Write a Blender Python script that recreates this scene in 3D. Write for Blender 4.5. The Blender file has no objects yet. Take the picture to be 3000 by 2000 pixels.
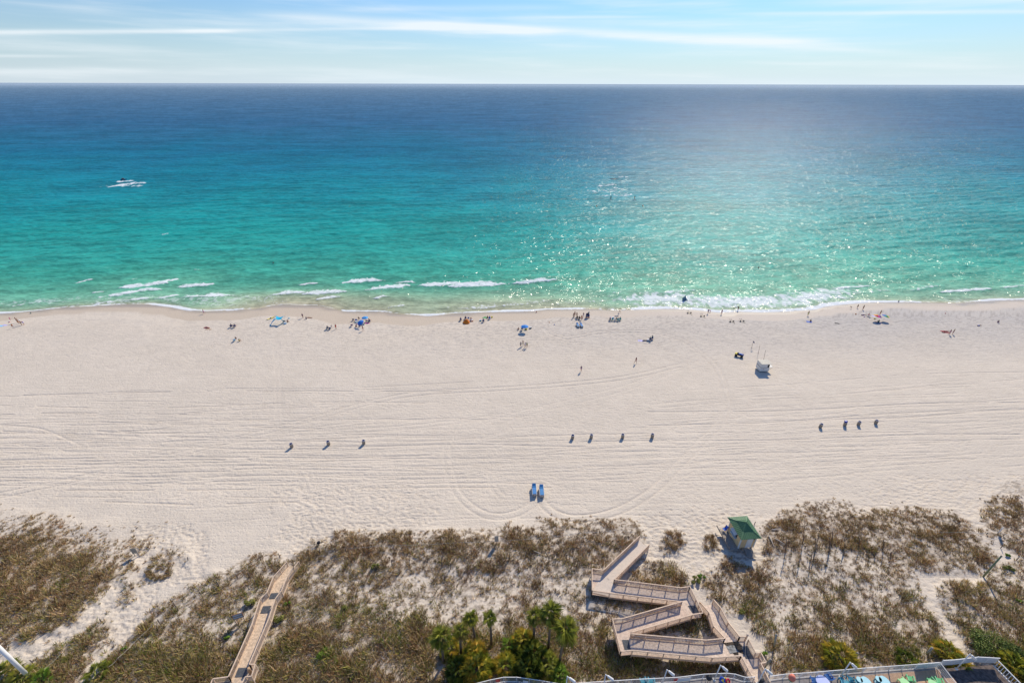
import bpy, math, random
import numpy as np
from mathutils import Vector, Matrix
random.seed(7)
RNG = np.random.default_rng(11)
SC = bpy.context.scene
COL = SC.collection
# ------------------------------------------------------------------ camera
CAMZ = 64.0
FOC = 1333.0                                  # focal length in 3000-pixel units (16 mm on 36 mm)
PITCH = math.atan(754.0 / FOC)
ROLL = math.atan(7.0 / 3000.0)
F_ = Vector((0, math.cos(PITCH), -math.sin(PITCH)))
U0 = Vector((0, math.sin(PITCH), math.cos(PITCH)))
R0 = Vector((1, 0, 0))
R_ = R0 * math.cos(ROLL) + U0 * math.sin(ROLL)
U_ = U0 * math.cos(ROLL) - R0 * math.sin(ROLL)
cam = bpy.data.cameras.new('camera')
cam.lens = 16.0
cam.sensor_width = 36.0
cam.clip_start = 0.5
cam.clip_end = 400000
cam_o = bpy.data.objects.new('camera', cam)
COL.objects.link(cam_o)
M = Matrix((R_, U_, -F_)).transposed().to_4x4()
M.translation = Vector((0, 0, CAMZ))
cam_o.matrix_world = M
SC.camera = cam_o
# ------------------------------------------------------------------ light
SUN_AZ = math.radians(27.0)                   # to the right of +Y
SUN_EL = math.radians(38.0)
sun = bpy.data.lights.new('sun', 'SUN')
sun.energy = 4.3
sun.angle = math.radians(0.53)
sun.color = (1.0, 0.90, 0.73)
sun_o = bpy.data.objects.new('sun', sun)
COL.objects.link(sun_o)
sd = Vector((math.sin(SUN_AZ) * math.cos(SUN_EL), math.cos(SUN_AZ) * math.cos(SUN_EL), math.sin(SUN_EL)))
sun_o.rotation_euler = sd.to_track_quat('Z', 'Y').to_euler()
sun_o.location = (60, 120, 110)
SC.view_settings.view_transform = 'Standard'
SC.view_settings.look = 'None'
SC.view_settings.exposure = 0.12
SC.view_settings.gamma = 1
SC.view_settings.use_curve_mapping = False
SC.cycles.max_bounces = 5
SC.cycles.diffuse_bounces = 2
SC.cycles.glossy_bounces = 2
SC.cycles.sample_clamp_indirect = 3.0
SC.cycles.sample_clamp_direct = 0.0
SC.cycles.caustics_reflective = False
SC.cycles.caustics_refractive = False


class NT:
    """small helper for node trees"""
    def __init__(s, tree):
        s.t = tree; s.n = tree.nodes; s.l = tree.links
    def new(s, typ, **kw):
        n = s.n.new(typ)
        for k, v in kw.items():
            if k == 'ins':
                for kk, vv in v.items():
                    if hasattr(vv, 'default_value') or isinstance(vv, bpy.types.NodeSocket):
                        s.l.new(vv, n.inputs[kk])
                    else:
                        n.inputs[kk].default_value = vv
            else:
                setattr(n, k, v)
        return n
    def m(s, op, a, b=None, c=None, clamp=False):
        n = s.n.new('ShaderNodeMath'); n.operation = op; n.use_clamp = clamp
        for i, v in enumerate((a, b, c)):
            if v is None: continue
            if isinstance(v, bpy.types.NodeSocket): s.l.new(v, n.inputs[i])
            else: n.inputs[i].default_value = v
        return n.outputs[0]
    def mix(s, f, a, b, blend='MIX'):
        n = s.n.new('ShaderNodeMix'); n.data_type = 'RGBA'; n.blend_type = blend
        for k, v in ((0, f), (6, a), (7, b)):
            if isinstance(v, bpy.types.NodeSocket): s.l.new(v, n.inputs[k])
            else:
                n.inputs[k].default_value = (*v, 1) if isinstance(v, (tuple, list)) and len(v) == 3 else v
        return n.outputs[2]
    def ss(s, x, a, b):
        n = s.n.new('ShaderNodeMapRange'); n.interpolation_type = 'SMOOTHSTEP'
        s.l.new(x, n.inputs[0]) if isinstance(x, bpy.types.NodeSocket) else None
        n.inputs[1].default_value = a; n.inputs[2].default_value = b
        return n.outputs[0]


def ray(u, v):
    return F_ + R_ * ((u - 1500) / FOC) + U_ * ((1000 - v) / FOC)


world = bpy.data.worlds.new('World')
SC.world = world
world.use_nodes = True
w = NT(world.node_tree)
w.n.clear()
sky = w.new('ShaderNodeTexSky', sky_type='NISHITA', sun_disc=False)
sky.sun_elevation = SUN_EL
sky.sun_rotation = SUN_AZ
sky.altitude = 0
sky.air_density = 1.3
sky.dust_density = 0.4
sky.ozone_density = 3.0
tc = w.new('ShaderNodeTexCoord')
sep = w.new('ShaderNodeSeparateXYZ'); w.l.new(tc.outputs['Generated'], sep.inputs[0])
X, Y, Z = sep.outputs
az = w.m('MULTIPLY', w.m('ARCTAN2', X, Y), 57.2958)
el = w.m('MULTIPLY', w.m('ARCSINE', Z), 57.2958)


def azel(u, v):
    d = ray(u, v).normalized()
    return math.degrees(math.atan2(d.x, d.y)), math.degrees(math.asin(d.z))


# thin cirrus: long streaks of ice cloud, wisps from stretched noise
cmb = w.new('ShaderNodeCombineXYZ')
w.l.new(w.m('MULTIPLY', az, 0.045), cmb.inputs[0])
w.l.new(w.m('ADD', w.m('MULTIPLY', el, 0.62), w.m('MULTIPLY', az, 0.006)), cmb.inputs[1])
nz = w.new('ShaderNodeTexNoise', ins={'Vector': cmb.outputs[0], 'Scale': 1.3, 'Detail': 6.0, 'Roughness': 0.55})
cmb2 = w.new('ShaderNodeCombineXYZ')
w.l.new(w.m('MULTIPLY', az, 0.12), cmb2.inputs[0]); w.l.new(w.m('MULTIPLY', el, 1.7), cmb2.inputs[1])
nz2 = w.new('ShaderNodeTexNoise', ins={'Vector': cmb2.outputs[0], 'Scale': 1.2, 'Detail': 5.0, 'Roughness': 0.6})
wob = w.m('MULTIPLY', w.m('SUBTRACT', nz2.outputs[0], 0.5), 0.7)


def streak(u0, v0, u1, v1, wpx, amp, taper=6.0):
    a0, e0 = azel(u0, v0); a1, e1 = azel(u1, v1)
    wd = abs(azel(1500, 100)[1] - azel(1500, 100 + wpx)[1])
    sl = (e1 - e0) / (a1 - a0)
    line = w.m('ADD', w.m('MULTIPLY', w.m('SUBTRACT', az, a0), sl), e0)
    # a straight line in the sky bends in az/el, allow a bow
    mid_e = azel((u0 + u1) / 2, (v0 + v1) / 2)
    bow = mid_e[1] - (e0 + sl * (mid_e[0] - a0))
    t = w.m('DIVIDE', w.m('SUBTRACT', az, a0), a1 - a0)
    bw = w.m('MULTIPLY', w.m('MULTIPLY', t, w.m('SUBTRACT', 1.0, t)), 4 * bow)
    d = w.m('SUBTRACT', w.m('ADD', el, w.m('MULTIPLY', wob, wd)), w.m('ADD', line, bw))
    g = w.m('EXPONENT', w.m('MULTIPLY', w.m('POWER', w.m('ABSOLUTE', w.m('DIVIDE', d, wd)), 2.0), -1.0))
    r = w.m('MULTIPLY', w.ss(az, a0 - taper * .3, a0 + taper), w.m('SUBTRACT', 1.0, w.ss(az, a1 - taper, a1 + taper * .3)))
    tex = w.m('ADD', w.m('MULTIPLY', nz2.outputs[0], 0.9), 0.5)
    return w.m('MULTIPLY', w.m('MULTIPLY', w.m('MULTIPLY', g, r), tex), amp)


ST = [(-600, 100, 760, 90, 6, .62), (500, 92, 1500, 80, 5, .3), (720, 45, 1650, 100, 15, .55), (1150, 66, 2500, 134, 12, .6), (1700, 105, 2720, 160, 9, .35),
      (1500, 52, 1960, 50, 4, .3), (2100, 42, 4200, 22, 5, .42), (-700, 162, 300, 166, 4, .4), (1000, 142, 1300, 143, 5, .22),
      (2150, 183, 2450, 190, 5, .3), (0, 8, 420, 42, 10, .22), (2300, 12, 3500, -8, 9, .3), (-300, 215, 500, 205, 8, .25), (900, 30, 1700, 22, 9, .18), (1450, 60, 2300, 75, 14, .2)]
tot = None
for s_ in ST:
    g = streak(*s_)
    tot = g if tot is None else w.m('ADD', tot, g)
wisps = w.m('MULTIPLY', w.ss(nz.outputs[0], 0.42, 0.78), 0.4)
tot = w.m('ADD', tot, wisps)
tot = w.m('MINIMUM', tot, 0.85)
# haze band towards the horizon belongs to the sky model; clouds fade into it
hsv = w.new('ShaderNodeHueSaturation', ins={'Color': sky.outputs[0], 'Saturation': 1.15, 'Value': 1.0, 'Hue': 0.5})
tint_ = w.mix(1.0, hsv.outputs[0], (.42, .80, 1.30), 'MULTIPLY')
bw = w.new('ShaderNodeRGBToBW'); w.l.new(sky.outputs[0], bw.inputs[0])
# sea haze: towards the horizon the air whitens
hz = w.m('EXPONENT', w.m('MULTIPLY', w.m('ABSOLUTE', el), -0.19))
lum = w.m('MINIMUM', w.m('MULTIPLY', w.m('POWER', bw.outputs[0], 0.4), 4.4), 9.6)
hcol = w.new('ShaderNodeVectorMath', operation='SCALE'); hcol.inputs[0].default_value = (.80, .93, 1.02)
w.l.new(lum, hcol.inputs[3])
skyc = w.mix(w.m('MULTIPLY', hz, .96), tint_, hcol.outputs[0])
cloud = w.mix(tot, skyc, (9.4, 10.0, 10.4))
bg = w.new('ShaderNodeBackground', ins={'Color': cloud, 'Strength': 0.09})
wo = w.new('ShaderNodeOutputWorld'); w.l.new(bg.outputs[0], wo.inputs[0])


# ------------------------------------------------------------------ numbers: noise, projection, terrain
def _hash(ix, iy, seed):
    h = (ix.astype(np.int64) * 374761393 + iy.astype(np.int64) * 668265263 + seed * 974634533) & 0xffffffff
    h = ((h ^ (h >> 13)) * 1274126177) & 0xffffffff
    h = h ^ (h >> 16)
    return (h & 0xffff) / 65535.0


def vn(x, y, seed=0):
    x = np.asarray(x, float); y = np.asarray(y, float)
    ix = np.floor(x); iy = np.floor(y); fx = x - ix; fy = y - iy
    fx = fx * fx * (3 - 2 * fx); fy = fy * fy * (3 - 2 * fy)
    ix = ix.astype(np.int64); iy = iy.astype(np.int64)
    a = _hash(ix, iy, seed); b = _hash(ix + 1, iy, seed); c = _hash(ix, iy + 1, seed); d = _hash(ix + 1, iy + 1, seed)
    return (a * (1 - fx) + b * fx) * (1 - fy) + (c * (1 - fx) + d * fx) * fy


def fbm(x, y, seed=0, o=4):
    r = 0; a = .5; t = 0
    for i in range(o):
        r = r + a * vn(x * 2 ** i, y * 2 ** i, seed + i * 17); t += a; a *= .5
    return r / t


def proj(x, y, z):
    x = np.asarray(x, float); y = np.asarray(y, float); z = np.asarray(z, float) - CAMZ
    d = x * F_.x + y * F_.y + z * F_.z
    d = np.where(d < 1, 1, d)
    return 1500 + FOC * (x * R_.x + y * R_.y + z * R_.z) / d, 1000 - FOC * (x * U_.x + y * U_.y + z * U_.z) / d


def W(u, v, z):
    """the point at height z seen at (u, v)"""
    d = ray(u, v)
    t = (z - CAMZ) / d.z
    return Vector((d.x * t, d.y * t, z))


SHORE = [(-600, 926), (0, 918), (60, 915), (102, 911), (180, 902), (255, 898), (330, 893), (433, 891), (500, 899), (548, 909), (600, 912), (678, 909), (755, 904), (801, 895), (832, 893), (933, 896),
         (1010, 912), (1075, 913), (1126, 914), (1172, 921), (1254, 925), (1330, 919), (1432, 914), (1560, 911), (1600, 907), (1736, 905), (1787, 909), (1940, 904),
         (1990, 905), (2036, 907), (2105, 915), (2156, 912), (2230, 914), (2300, 912), (2389, 906), (2419, 897), (2480, 890), (2553, 885), (2657, 885), (2806, 888), (2925, 879), (3000, 878), (3600, 872)]
_sp = [W(u, v, 0.05) for u, v in SHORE]
SX = np.array([p.x for p in _sp]); SY = np.array([p.y for p in _sp])


def shore(x):
    return np.interp(x, SX, SY)


# vegetation cover of the dunes read off the photograph, (v, [(u0, u1, cover 0-9)...])
COVER = {
 1390: [(2960, 3400, 2)],
 1420: [(2930, 3400, 3)],
 1450: [(2890, 2950, 2), (2950, 3400, 4), (2400, 2480, 1)],
 1480: [(0, 60, 1), (2340, 2500, 4), (2600, 2700, 2), (2880, 3400, 3), (-600, 0, 3)],
 1510: [(-600, 100, 4), (100, 200, 3), (2290, 2800, 7), (2880, 3400, 4), (1560, 1900, 1)],
 1540: [(-600, 250, 5), (250, 350, 3), (350, 500, 2), (1450, 1580, 2), (1580, 1870, 6), (2240, 2840, 8), (2890, 3400, 6)],
 1570: [(-600, 200, 6), (200, 330, 4), (330, 480, 2), (980, 1300, 6), (1300, 1880, 7), (1945, 2000, 7), (2065, 2100, 4), (2240, 2870, 8), (2900, 3400, 6)],
 1600: [(-600, 220, 9), (220, 450, 5), (480, 560, 3), (910, 1870, 9), (1940, 2000, 7), (2065, 2100, 6), (2250, 2890, 8), (2950, 3400, 6)],
 1630: [(-600, 260, 9), (260, 390, 5), (450, 560, 5), (730, 820, 4), (870, 1840, 8), (2120, 2190, 5), (2270, 2500, 5), (2500, 2910, 7), (2990, 3400, 5)],
 1660: [(-600, 310, 9), (310, 400, 6), (430, 500, 7), (690, 840, 7), (850, 1790, 7), (1870, 1970, 8), (2110, 2260, 7), (2300, 2500, 4), (2500, 2880, 6), (2900, 3400, 4)],
 1690: [(-600, 330, 9), (330, 380, 6), (420, 470, 6), (620, 820, 7), (850, 1200, 6), (1200, 1740, 4), (1850, 2000, 9), (2050, 2260, 7), (2300, 2500, 4), (2500, 2680, 6), (2890, 3400, 5)],
 1720: [(-600, 320, 9), (360, 420, 4), (540, 800, 6), (840, 1000, 7), (1000, 1350, 4), (1350, 1740, 3), (1880, 2010, 9), (2070, 2290, 8), (2300, 2690, 4), (2760, 3400, 7)],
 1750: [(-600, 290, 9), (350, 400, 4), (500, 780, 6), (830, 1000, 9), (1000, 1300, 5), (1300, 1720, 3), (1740, 1990, 9), (2090, 2290, 8), (2300, 2700, 4), (2750, 3400, 8)],
 1780: [(-600, 250, 9), (450, 780, 6), (820, 1000, 9), (1000, 1250, 6), (1250, 1750, 3), (1750, 1980, 9), (2130, 2270, 8), (2310, 2710, 5), (2770, 3400, 8)],
 1810: [(-600, 230, 9), (290, 320, 4), (430, 780, 6), (800, 950, 8), (950, 1250, 7), (1250, 1720, 4), (1720, 1800, 7), (1900, 2080, 9), (2190, 2270, 8), (2310, 2740, 7), (2800, 3400, 8)],
 1840: [(-600, 180, 8), (250, 330, 6), (400, 760, 6), (800, 820, 5), (850, 1250, 9), (1250, 1780, 7), (1880, 2110, 9), (2220, 2290, 6), (2310, 2760, 8), (2810, 3400, 8)],
 1870: [(-600, 100, 7), (200, 320, 7), (380, 740, 7), (800, 1250, 9), (1250, 1820, 9), (2250, 2290, 6), (2310, 2770, 9), (2830, 3400, 9)],
 1900: [(-600, 20, 7), (140, 300, 7), (350, 720, 9), (760, 1300, 9), (1300, 1850, 9), (2260, 2790, 9), (2840, 3400, 9)],
 1930: [(110, 270, 8), (320, 700, 9), (760, 2220, 9), (2270, 2810, 9), (2850, 3400, 9)],
 1960: [(-600, 0, 4), (100, 260, 9), (310, 690, 9), (740, 2230, 9), (2270, 2830, 9), (2870, 3400, 9)],
 2000: [(60, 235, 9), (290, 680, 9), (720, 2230, 9), (2290, 3400, 8)],
 2100: [(-600, 3600, 7)],
}
_CV = sorted(COVER)
_UG = np.arange(-600, 3601, 10.0)
_CT = np.zeros((len(_CV), len(_UG)))
for _i, _v in enumerate(_CV):
    for _a, _b, _c in COVER[_v]:
        _CT[_i, (_UG >= _a) & (_UG <= _b)] = _c / 9.0
_k = np.array([1, 2, 3, 2, 1.]); _k /= _k.sum()
_CT = np.array([np.convolve(np.pad(r, 2, mode='edge'), _k, 'valid') for r in _CT])


def cover(u, v):
    u = np.clip(u, -600, 3599); v = np.asarray(v, float)
    vi = np.interp(v, _CV, np.arange(len(_CV))); i0 = np.clip(np.floor(vi).astype(int), 0, len(_CV) - 2); f = np.clip(vi - i0, 0, 1)
    ui = (u + 600) / 10.0; j0 = np.clip(np.floor(ui).astype(int), 0, len(_UG) - 2); g = ui - j0
    a = _CT[i0, j0] * (1 - g) + _CT[i0, j0 + 1] * g
    b = _CT[i0 + 1, j0] * (1 - g) + _CT[i0 + 1, j0 + 1] * g
    return np.where(v < _CV[0], 0, a * (1 - f) + b * f)


def ground(x, y):
    """height of the sand"""
    x = np.asarray(x, float); y = np.asarray(y, float)
    off = shore(x) - y
    z = np.interp(off, [-300, -60, -12, 0, 3, 12, 20, 90, 110], [-9, -3.2, -.9, 0, .22, .95, 1.15, 1.75, 1.8])
    z = z + np.clip(off - 2, 0, 6) / 6 * 0.16 * (fbm(x / 9, y / 9, 3, 3) - .5)
    u, v = proj(x, y, 2.0)
    c = cover(u, v)
    dz = 0.45 * c + 0.55 * (fbm(x / 5.5, y / 5.5, 9, 3) - .5) * np.clip((v - 1490) / 60, 0, 1) * np.clip(c * 2 + .35, 0, 1)
    dz = dz + np.clip((v - 1700) / 300, 0, 1) * 0.12
    sm = lambda q, a, b: np.clip((q - a) / (b - a), 0, 1)
    k1 = sm(u, 1640, 1720) * sm(-u, -2330, -2270) * sm(v, 1580, 1640)
    k2 = sm(u, 560, 680) * sm(-u, -980, -900) * sm(v, 1590, 1650)
    kk = np.maximum(k1, k2)
    dz = dz * (1 - kk) + np.minimum(dz, 0.25) * kk
    return z + np.where(v > 1380, dz, 0)


def G(u, v, h=0.0):
    """the ground point seen at (u, v), lifted by h"""
    z = 1.5
    for _ in range(8):
        p = W(u, v, z); z = float(ground(p.x, p.y))
    return Vector((p.x, p.y, z + h))


# ------------------------------------------------------------------ materials
MATS = {}
def srgb(r, g, b):
    f = lambda c: ((c / 255.0 + .055) / 1.055) ** 2.4 if c > 10.3 else c / 255.0 / 12.92
    return (f(r), f(g), f(b))


def mat(name, col, rough=.7, var=.12, scale=6.0, metal=0.0, spec=.35, stretch=(1, 1, 1), bump=0.0, alpha=None, rnd=0.0):
    if name in MATS: return MATS[name]
    m = bpy.data.materials.new(name); m.use_nodes = True
    t = NT(m.node_tree); t.n.clear()
    co = t.new('ShaderNodeTexCoord')
    mp = t.new('ShaderNodeMapping', ins={'Vector': co.outputs['Object'], 'Scale': stretch})
    n = t.new('ShaderNodeTexNoise', ins={'Vector': mp.outputs[0], 'Scale': scale, 'Detail': 5.0, 'Roughness': .6})
    f = t.ss(n.outputs[0], .3, .7)
    c = t.mix(f, tuple(min(1, q * (1 - var)) for q in col), tuple(min(1, q * (1 + var)) for q in col))
    if rnd:
        oi = t.new('ShaderNodeObjectInfo')
        h = t.new('ShaderNodeHueSaturation', ins={'Color': c})
        t.l.new(t.m('ADD', t.m('MULTIPLY', oi.outputs['Random'], rnd), 1 - rnd / 2), h.inputs['Value'])
        t.l.new(t.m('ADD', t.m('MULTIPLY', oi.outputs['Random'], rnd * .08), .5 - rnd * .04), h.inputs['Hue'])
        c = h.outputs[0]
    b = t.new('ShaderNodeBsdfPrincipled', ins={'Base Color': c, 'Roughness': rough, 'Metallic': metal, 'Specular IOR Level': spec})
    if bump:
        bp = t.new('ShaderNodeBump', ins={'Height': n.outputs[0], 'Strength': bump, 'Distance': .03})
        t.l.new(bp.outputs[0], b.inputs['Normal'])
    o = t.new('ShaderNodeOutputMaterial'); t.l.new(b.outputs[0], o.inputs[0])
    MATS[name] = m
    return m


# ------------------------------------------------------------------ objects
def link(o, parent=None):
    COL.objects.link(o)
    if parent is not None: o.parent = parent
    return o


def tag(o, label=None, cat=None, group=None, kind=None):
    if label: o['label'] = label
    if cat: o['category'] = cat
    if group: o['group'] = group
    if kind: o['kind'] = kind
    return o


def thing(name, label, cat, loc=(0, 0, 0), rot=0.0, group=None, scale=1.0, tilt=None):
    o = bpy.data.objects.new(name, None); link(o)
    o.location = loc
    o.rotation_euler = (tilt[0] if tilt else 0, tilt[1] if tilt else 0, rot)
    o.scale = (scale,) * 3
    o.empty_display_size = .3
    return tag(o, label, cat, group)


class MB:
    def __init__(s): s.v = []; s.f = []
    def poly(s, pts):
        n = len(s.v); s.v += [tuple(p) for p in pts]; s.f.append(tuple(range(n, n + len(pts)))); return s
    def prism(s, pts, off):
        """closed polygon pts extruded by vector off"""
        n = len(s.v); k = len(pts); off = Vector(off)
        s.v += [tuple(Vector(p)) for p in pts] + [tuple(Vector(p) + off) for p in pts]
        s.f.append(tuple(range(n + k - 1, n - 1, -1))); s.f.append(tuple(range(n + k, n + 2 * k)))
        for i in range(k):
            j = (i + 1) % k; s.f.append((n + i, n + j, n + k + j, n + k + i))
        return s
    def box(s, c, d, rz=0.0):
        cx, cy, cz = c; dx, dy, dz = (q / 2 for q in d); ca, sa = math.cos(rz), math.sin(rz)
        p = [(cx + x * ca - y * sa, cy + x * sa + y * ca, cz - dz) for x, y in ((-dx, -dy), (dx, -dy), (dx, dy), (-dx, dy))]
        return s.prism(p, (0, 0, 2 * dz))
    def beam(s, a, b, w_, h_, up=(0, 0, 1)):
        a = Vector(a); b = Vector(b); d = (b - a)
        if d.length < 1e-6: return s
        d.normalize(); up = Vector(up)
        if abs(d.dot(up)) > .98: up = Vector((0, 1, 0))
        sd_ = d.cross(up).normalized(); u2 = sd_.cross(d).normalized()
        p = [a + sd_ * x * w_ / 2 + u2 * y * h_ / 2 for x, y in ((-1, -1), (-1, 1), (1, 1), (1, -1))]
        return s.prism(p, b - a)
    def tube(s, pts, r, n=6, cap=True):
        pts = [Vector(p) for p in pts]; k = len(pts)
        rr = r if isinstance(r, (list, tuple)) else [r] * k
        base = len(s.v)
        for i, p in enumerate(pts):
            d = (pts[min(i + 1, k - 1)] - pts[max(i - 1, 0)])
            d = d.normalized() if d.length > 1e-9 else Vector((0, 0, 1))
            up = Vector((0, 0, 1)) if abs(d.z) < .95 else Vector((0, 1, 0))
            a = d.cross(up).normalized(); b = a.cross(d).normalized()
            for j in range(n):
                t = 2 * math.pi * j / n
                s.v.append(tuple(p + (a * math.cos(t) + b * math.sin(t)) * rr[i]))
        for i in range(k - 1):
            for j in range(n):
                a0 = base + i * n + j; a1 = base + i * n + (j + 1) % n
                s.f.append((a0, a1, a1 + n, a0 + n))
        if cap:
            s.f.append(tuple(base + j for j in range(n - 1, -1, -1)))
            s.f.append(tuple(base + (k - 1) * n + j for j in range(n)))
        return s
    def lathe(s, prof, c=(0, 0, 0), n=14, cap=True):
        base = len(s.v); k = len(prof)
        for r, z in prof:
            for j in range(n):
                t = 2 * math.pi * j / n
                s.v.append((c[0] + r * math.cos(t), c[1] + r * math.sin(t), c[2] + z))
        for i in range(k - 1):
            for j in range(n):
                a0 = base + i * n + j; a1 = base + i * n + (j + 1) % n
                s.f.append((a0, a1, a1 + n, a0 + n))
        if cap:
            s.f.append(tuple(base + j for j in range(n - 1, -1, -1)))
            s.f.append(tuple(base + (k - 1) * n + j for j in range(n)))
        return s
    def grid(s, P):
        """P[i][j] points"""
        base = len(s.v); a = len(P); b = len(P[0])
        for r in P: s.v += [tuple(p) for p in r]
        for i in range(a - 1):
            for j in range(b - 1):
                q = base + i * b + j
                s.f.append((q, q + 1, q + b + 1, q + b))
        return s
    def build(s, name, m, parent=None, smooth=False, org=None, label=None, kind=None):
        me = bpy.data.meshes.new(name)
        vs = s.v if org is None else [(x - org[0], y - org[1], z - org[2]) for x, y, z in s.v]
        me.from_pydata(vs, [], s.f); me.update()
        if smooth: me.polygons.foreach_set('use_smooth', [True] * len(me.polygons))
        if m is not None: me.materials.append(m)
        o = bpy.data.objects.new(name, me); link(o, parent)
        return tag(o, label, None, None, kind)


def inst(name, me, parent, m=None, mtx=None):
    o = bpy.data.objects.new(name, me); link(o, parent)
    if mtx is not None: o.matrix_local = mtx
    if m is not None:
        o.material_slots[0].link = 'OBJECT'; o.material_slots[0].material = m
    return o


def copy_tree(o, parent=None):
    c = o.copy(); COL.objects.link(c)
    if parent is not None: c.parent = parent
    for ch in list(o.children): copy_tree(ch, c)
    return c


def np_mesh(name, verts, faces, m, kind=None, smooth=True, colors=None, floats=None, parent=None):
    me = bpy.data.meshes.new(name)
    nv = len(verts); nf, k = faces.shape
    me.vertices.add(nv); me.vertices.foreach_set('co', np.ascontiguousarray(verts, dtype=np.float32).ravel())
    me.loops.add(nf * k); me.loops.foreach_set('vertex_index', np.ascontiguousarray(faces, dtype=np.int32).ravel())
    me.polygons.add(nf); me.polygons.foreach_set('loop_start', np.arange(0, nf * k, k, dtype=np.int32))
    me.polygons.foreach_set('loop_total', np.full(nf, k, dtype=np.int32))
    if smooth: me.polygons.foreach_set('use_smooth', np.ones(nf, dtype=bool))
    me.update(calc_edges=True)
    if colors is not None:
        a = me.color_attributes.new('tint', 'FLOAT_COLOR', 'POINT')
        c4 = np.ones((nv, 4), np.float32); c4[:, :3] = colors; a.data.foreach_set('color', c4.ravel())
    for kk, vv in (floats or {}).items():
        a = me.attributes.new(kk, 'FLOAT', 'POINT'); a.data.foreach_set('value', np.ascontiguousarray(vv, dtype=np.float32).ravel())
    me.materials.append(m)
    o = bpy.data.objects.new(name, me); link(o, parent)
    return tag(o, kind=kind)
# ------------------------------------------------------------------ sand: one sheet from behind the hotel side to the sea bed
def lin(*c): return np.array(srgb(*c))


def sheet(ys, ns, half, outer):
    s = np.concatenate([[-o for o in outer[::-1]], np.linspace(-1, 1, ns), outer])
    S, Yg = np.meshgrid(s, ys)
    return S * half(Yg), Yg, s


def quads(nr, nc):
    i = np.arange(nr - 1)[:, None] * nc + np.arange(nc - 1)[None, :]
    return np.stack([i, i + 1, i + nc + 1, i + nc], -1).reshape(-1, 4)


half = lambda y: np.clip(y, 10, None) * 1.07 + 46
ys = np.concatenate([[-4000, -600, -150, -60, -30, -10, 0, 6, 10], np.arange(13, 22, .5), np.arange(22, 44, .17), np.arange(44, 98, .155), np.arange(98, 128, .22), np.arange(128, 170, 2.0), [180, 220, 300, 500]])
X, Yg, sg = sheet(ys, 760, half, [1.1, 1.3, 1.8, 3, 8, 40])
Zg = ground(X, Yg)
Ug, Vg = proj(X, Yg, Zg)
nr, nc = X.shape
grid_off = shore(X) - Yg
dep = np.zeros(nr * nc)


def splat(px, py, r, fn):
    """press marks into the sand round sample points"""
    ri = np.searchsorted(ys, py); hw = half(py)
    cs = (px / hw + 1) / 2 * 759 + 6
    ci = np.round(cs).astype(int)
    for a in range(-3, 4):
        for b in range(-3, 4):
            i = ri + a; j = ci + b
            ok = (i > 5) & (i < nr - 5) & (j > 6) & (j < nc - 7)
            ii = i[ok]; jj = j[ok]
            q = ii * nc + jj
            d = np.hypot(X[ii, jj] - px[ok], Yg[ii, jj] - py[ok])
            np.minimum.at(dep, q, fn(d / (r[ok] if isinstance(r, np.ndarray) else r)))


def smooth_line(pts, step=.12):
    P = np.array([(p.x, p.y) for p in pts])
    k = np.concatenate([[0], np.cumsum(np.hypot(*np.diff(P, axis=0).T))])
    out = []
    n = len(P)
    for i in range(n - 1):
        p0 = P[max(i - 1, 0)]; p1 = P[i]; p2 = P[i + 1]; p3 = P[min(i + 2, n - 1)]
        m = max(2, int((k[i + 1] - k[i]) / step)); t = np.linspace(0, 1, m, endpoint=False)[:, None]
        out.append(.5 * ((2 * p1) + (-p0 + p2) * t + (2 * p0 - 5 * p1 + 4 * p2 - p3) * t ** 2 + (-p0 + 3 * p1 - 3 * p2 + p3) * t ** 3))
    return np.concatenate(out)


def track(pts, gap=1.35, depth=.06, w_=.17, broken=.0):
    L = smooth_line([G(*p) for p in pts])
    d = np.gradient(L, axis=0); nrm = np.stack([-d[:, 1], d[:, 0]], 1) / (np.hypot(d[:, 0], d[:, 1])[:, None] + 1e-9)
    for sgn in ((-1, 1) if gap else (0,)):
        Q = L + nrm * gap / 2 * sgn
        if broken:
            k = vn(np.arange(len(Q)) * .02, np.zeros(len(Q)) + sgn, 5) > broken
            Q = Q[k]
        splat(Q[:, 0], Q[:, 1], w_, lambda t: np.where(t < 1.4, -1.65 * depth * np.exp(-t * t * 1.6), 0))


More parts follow.
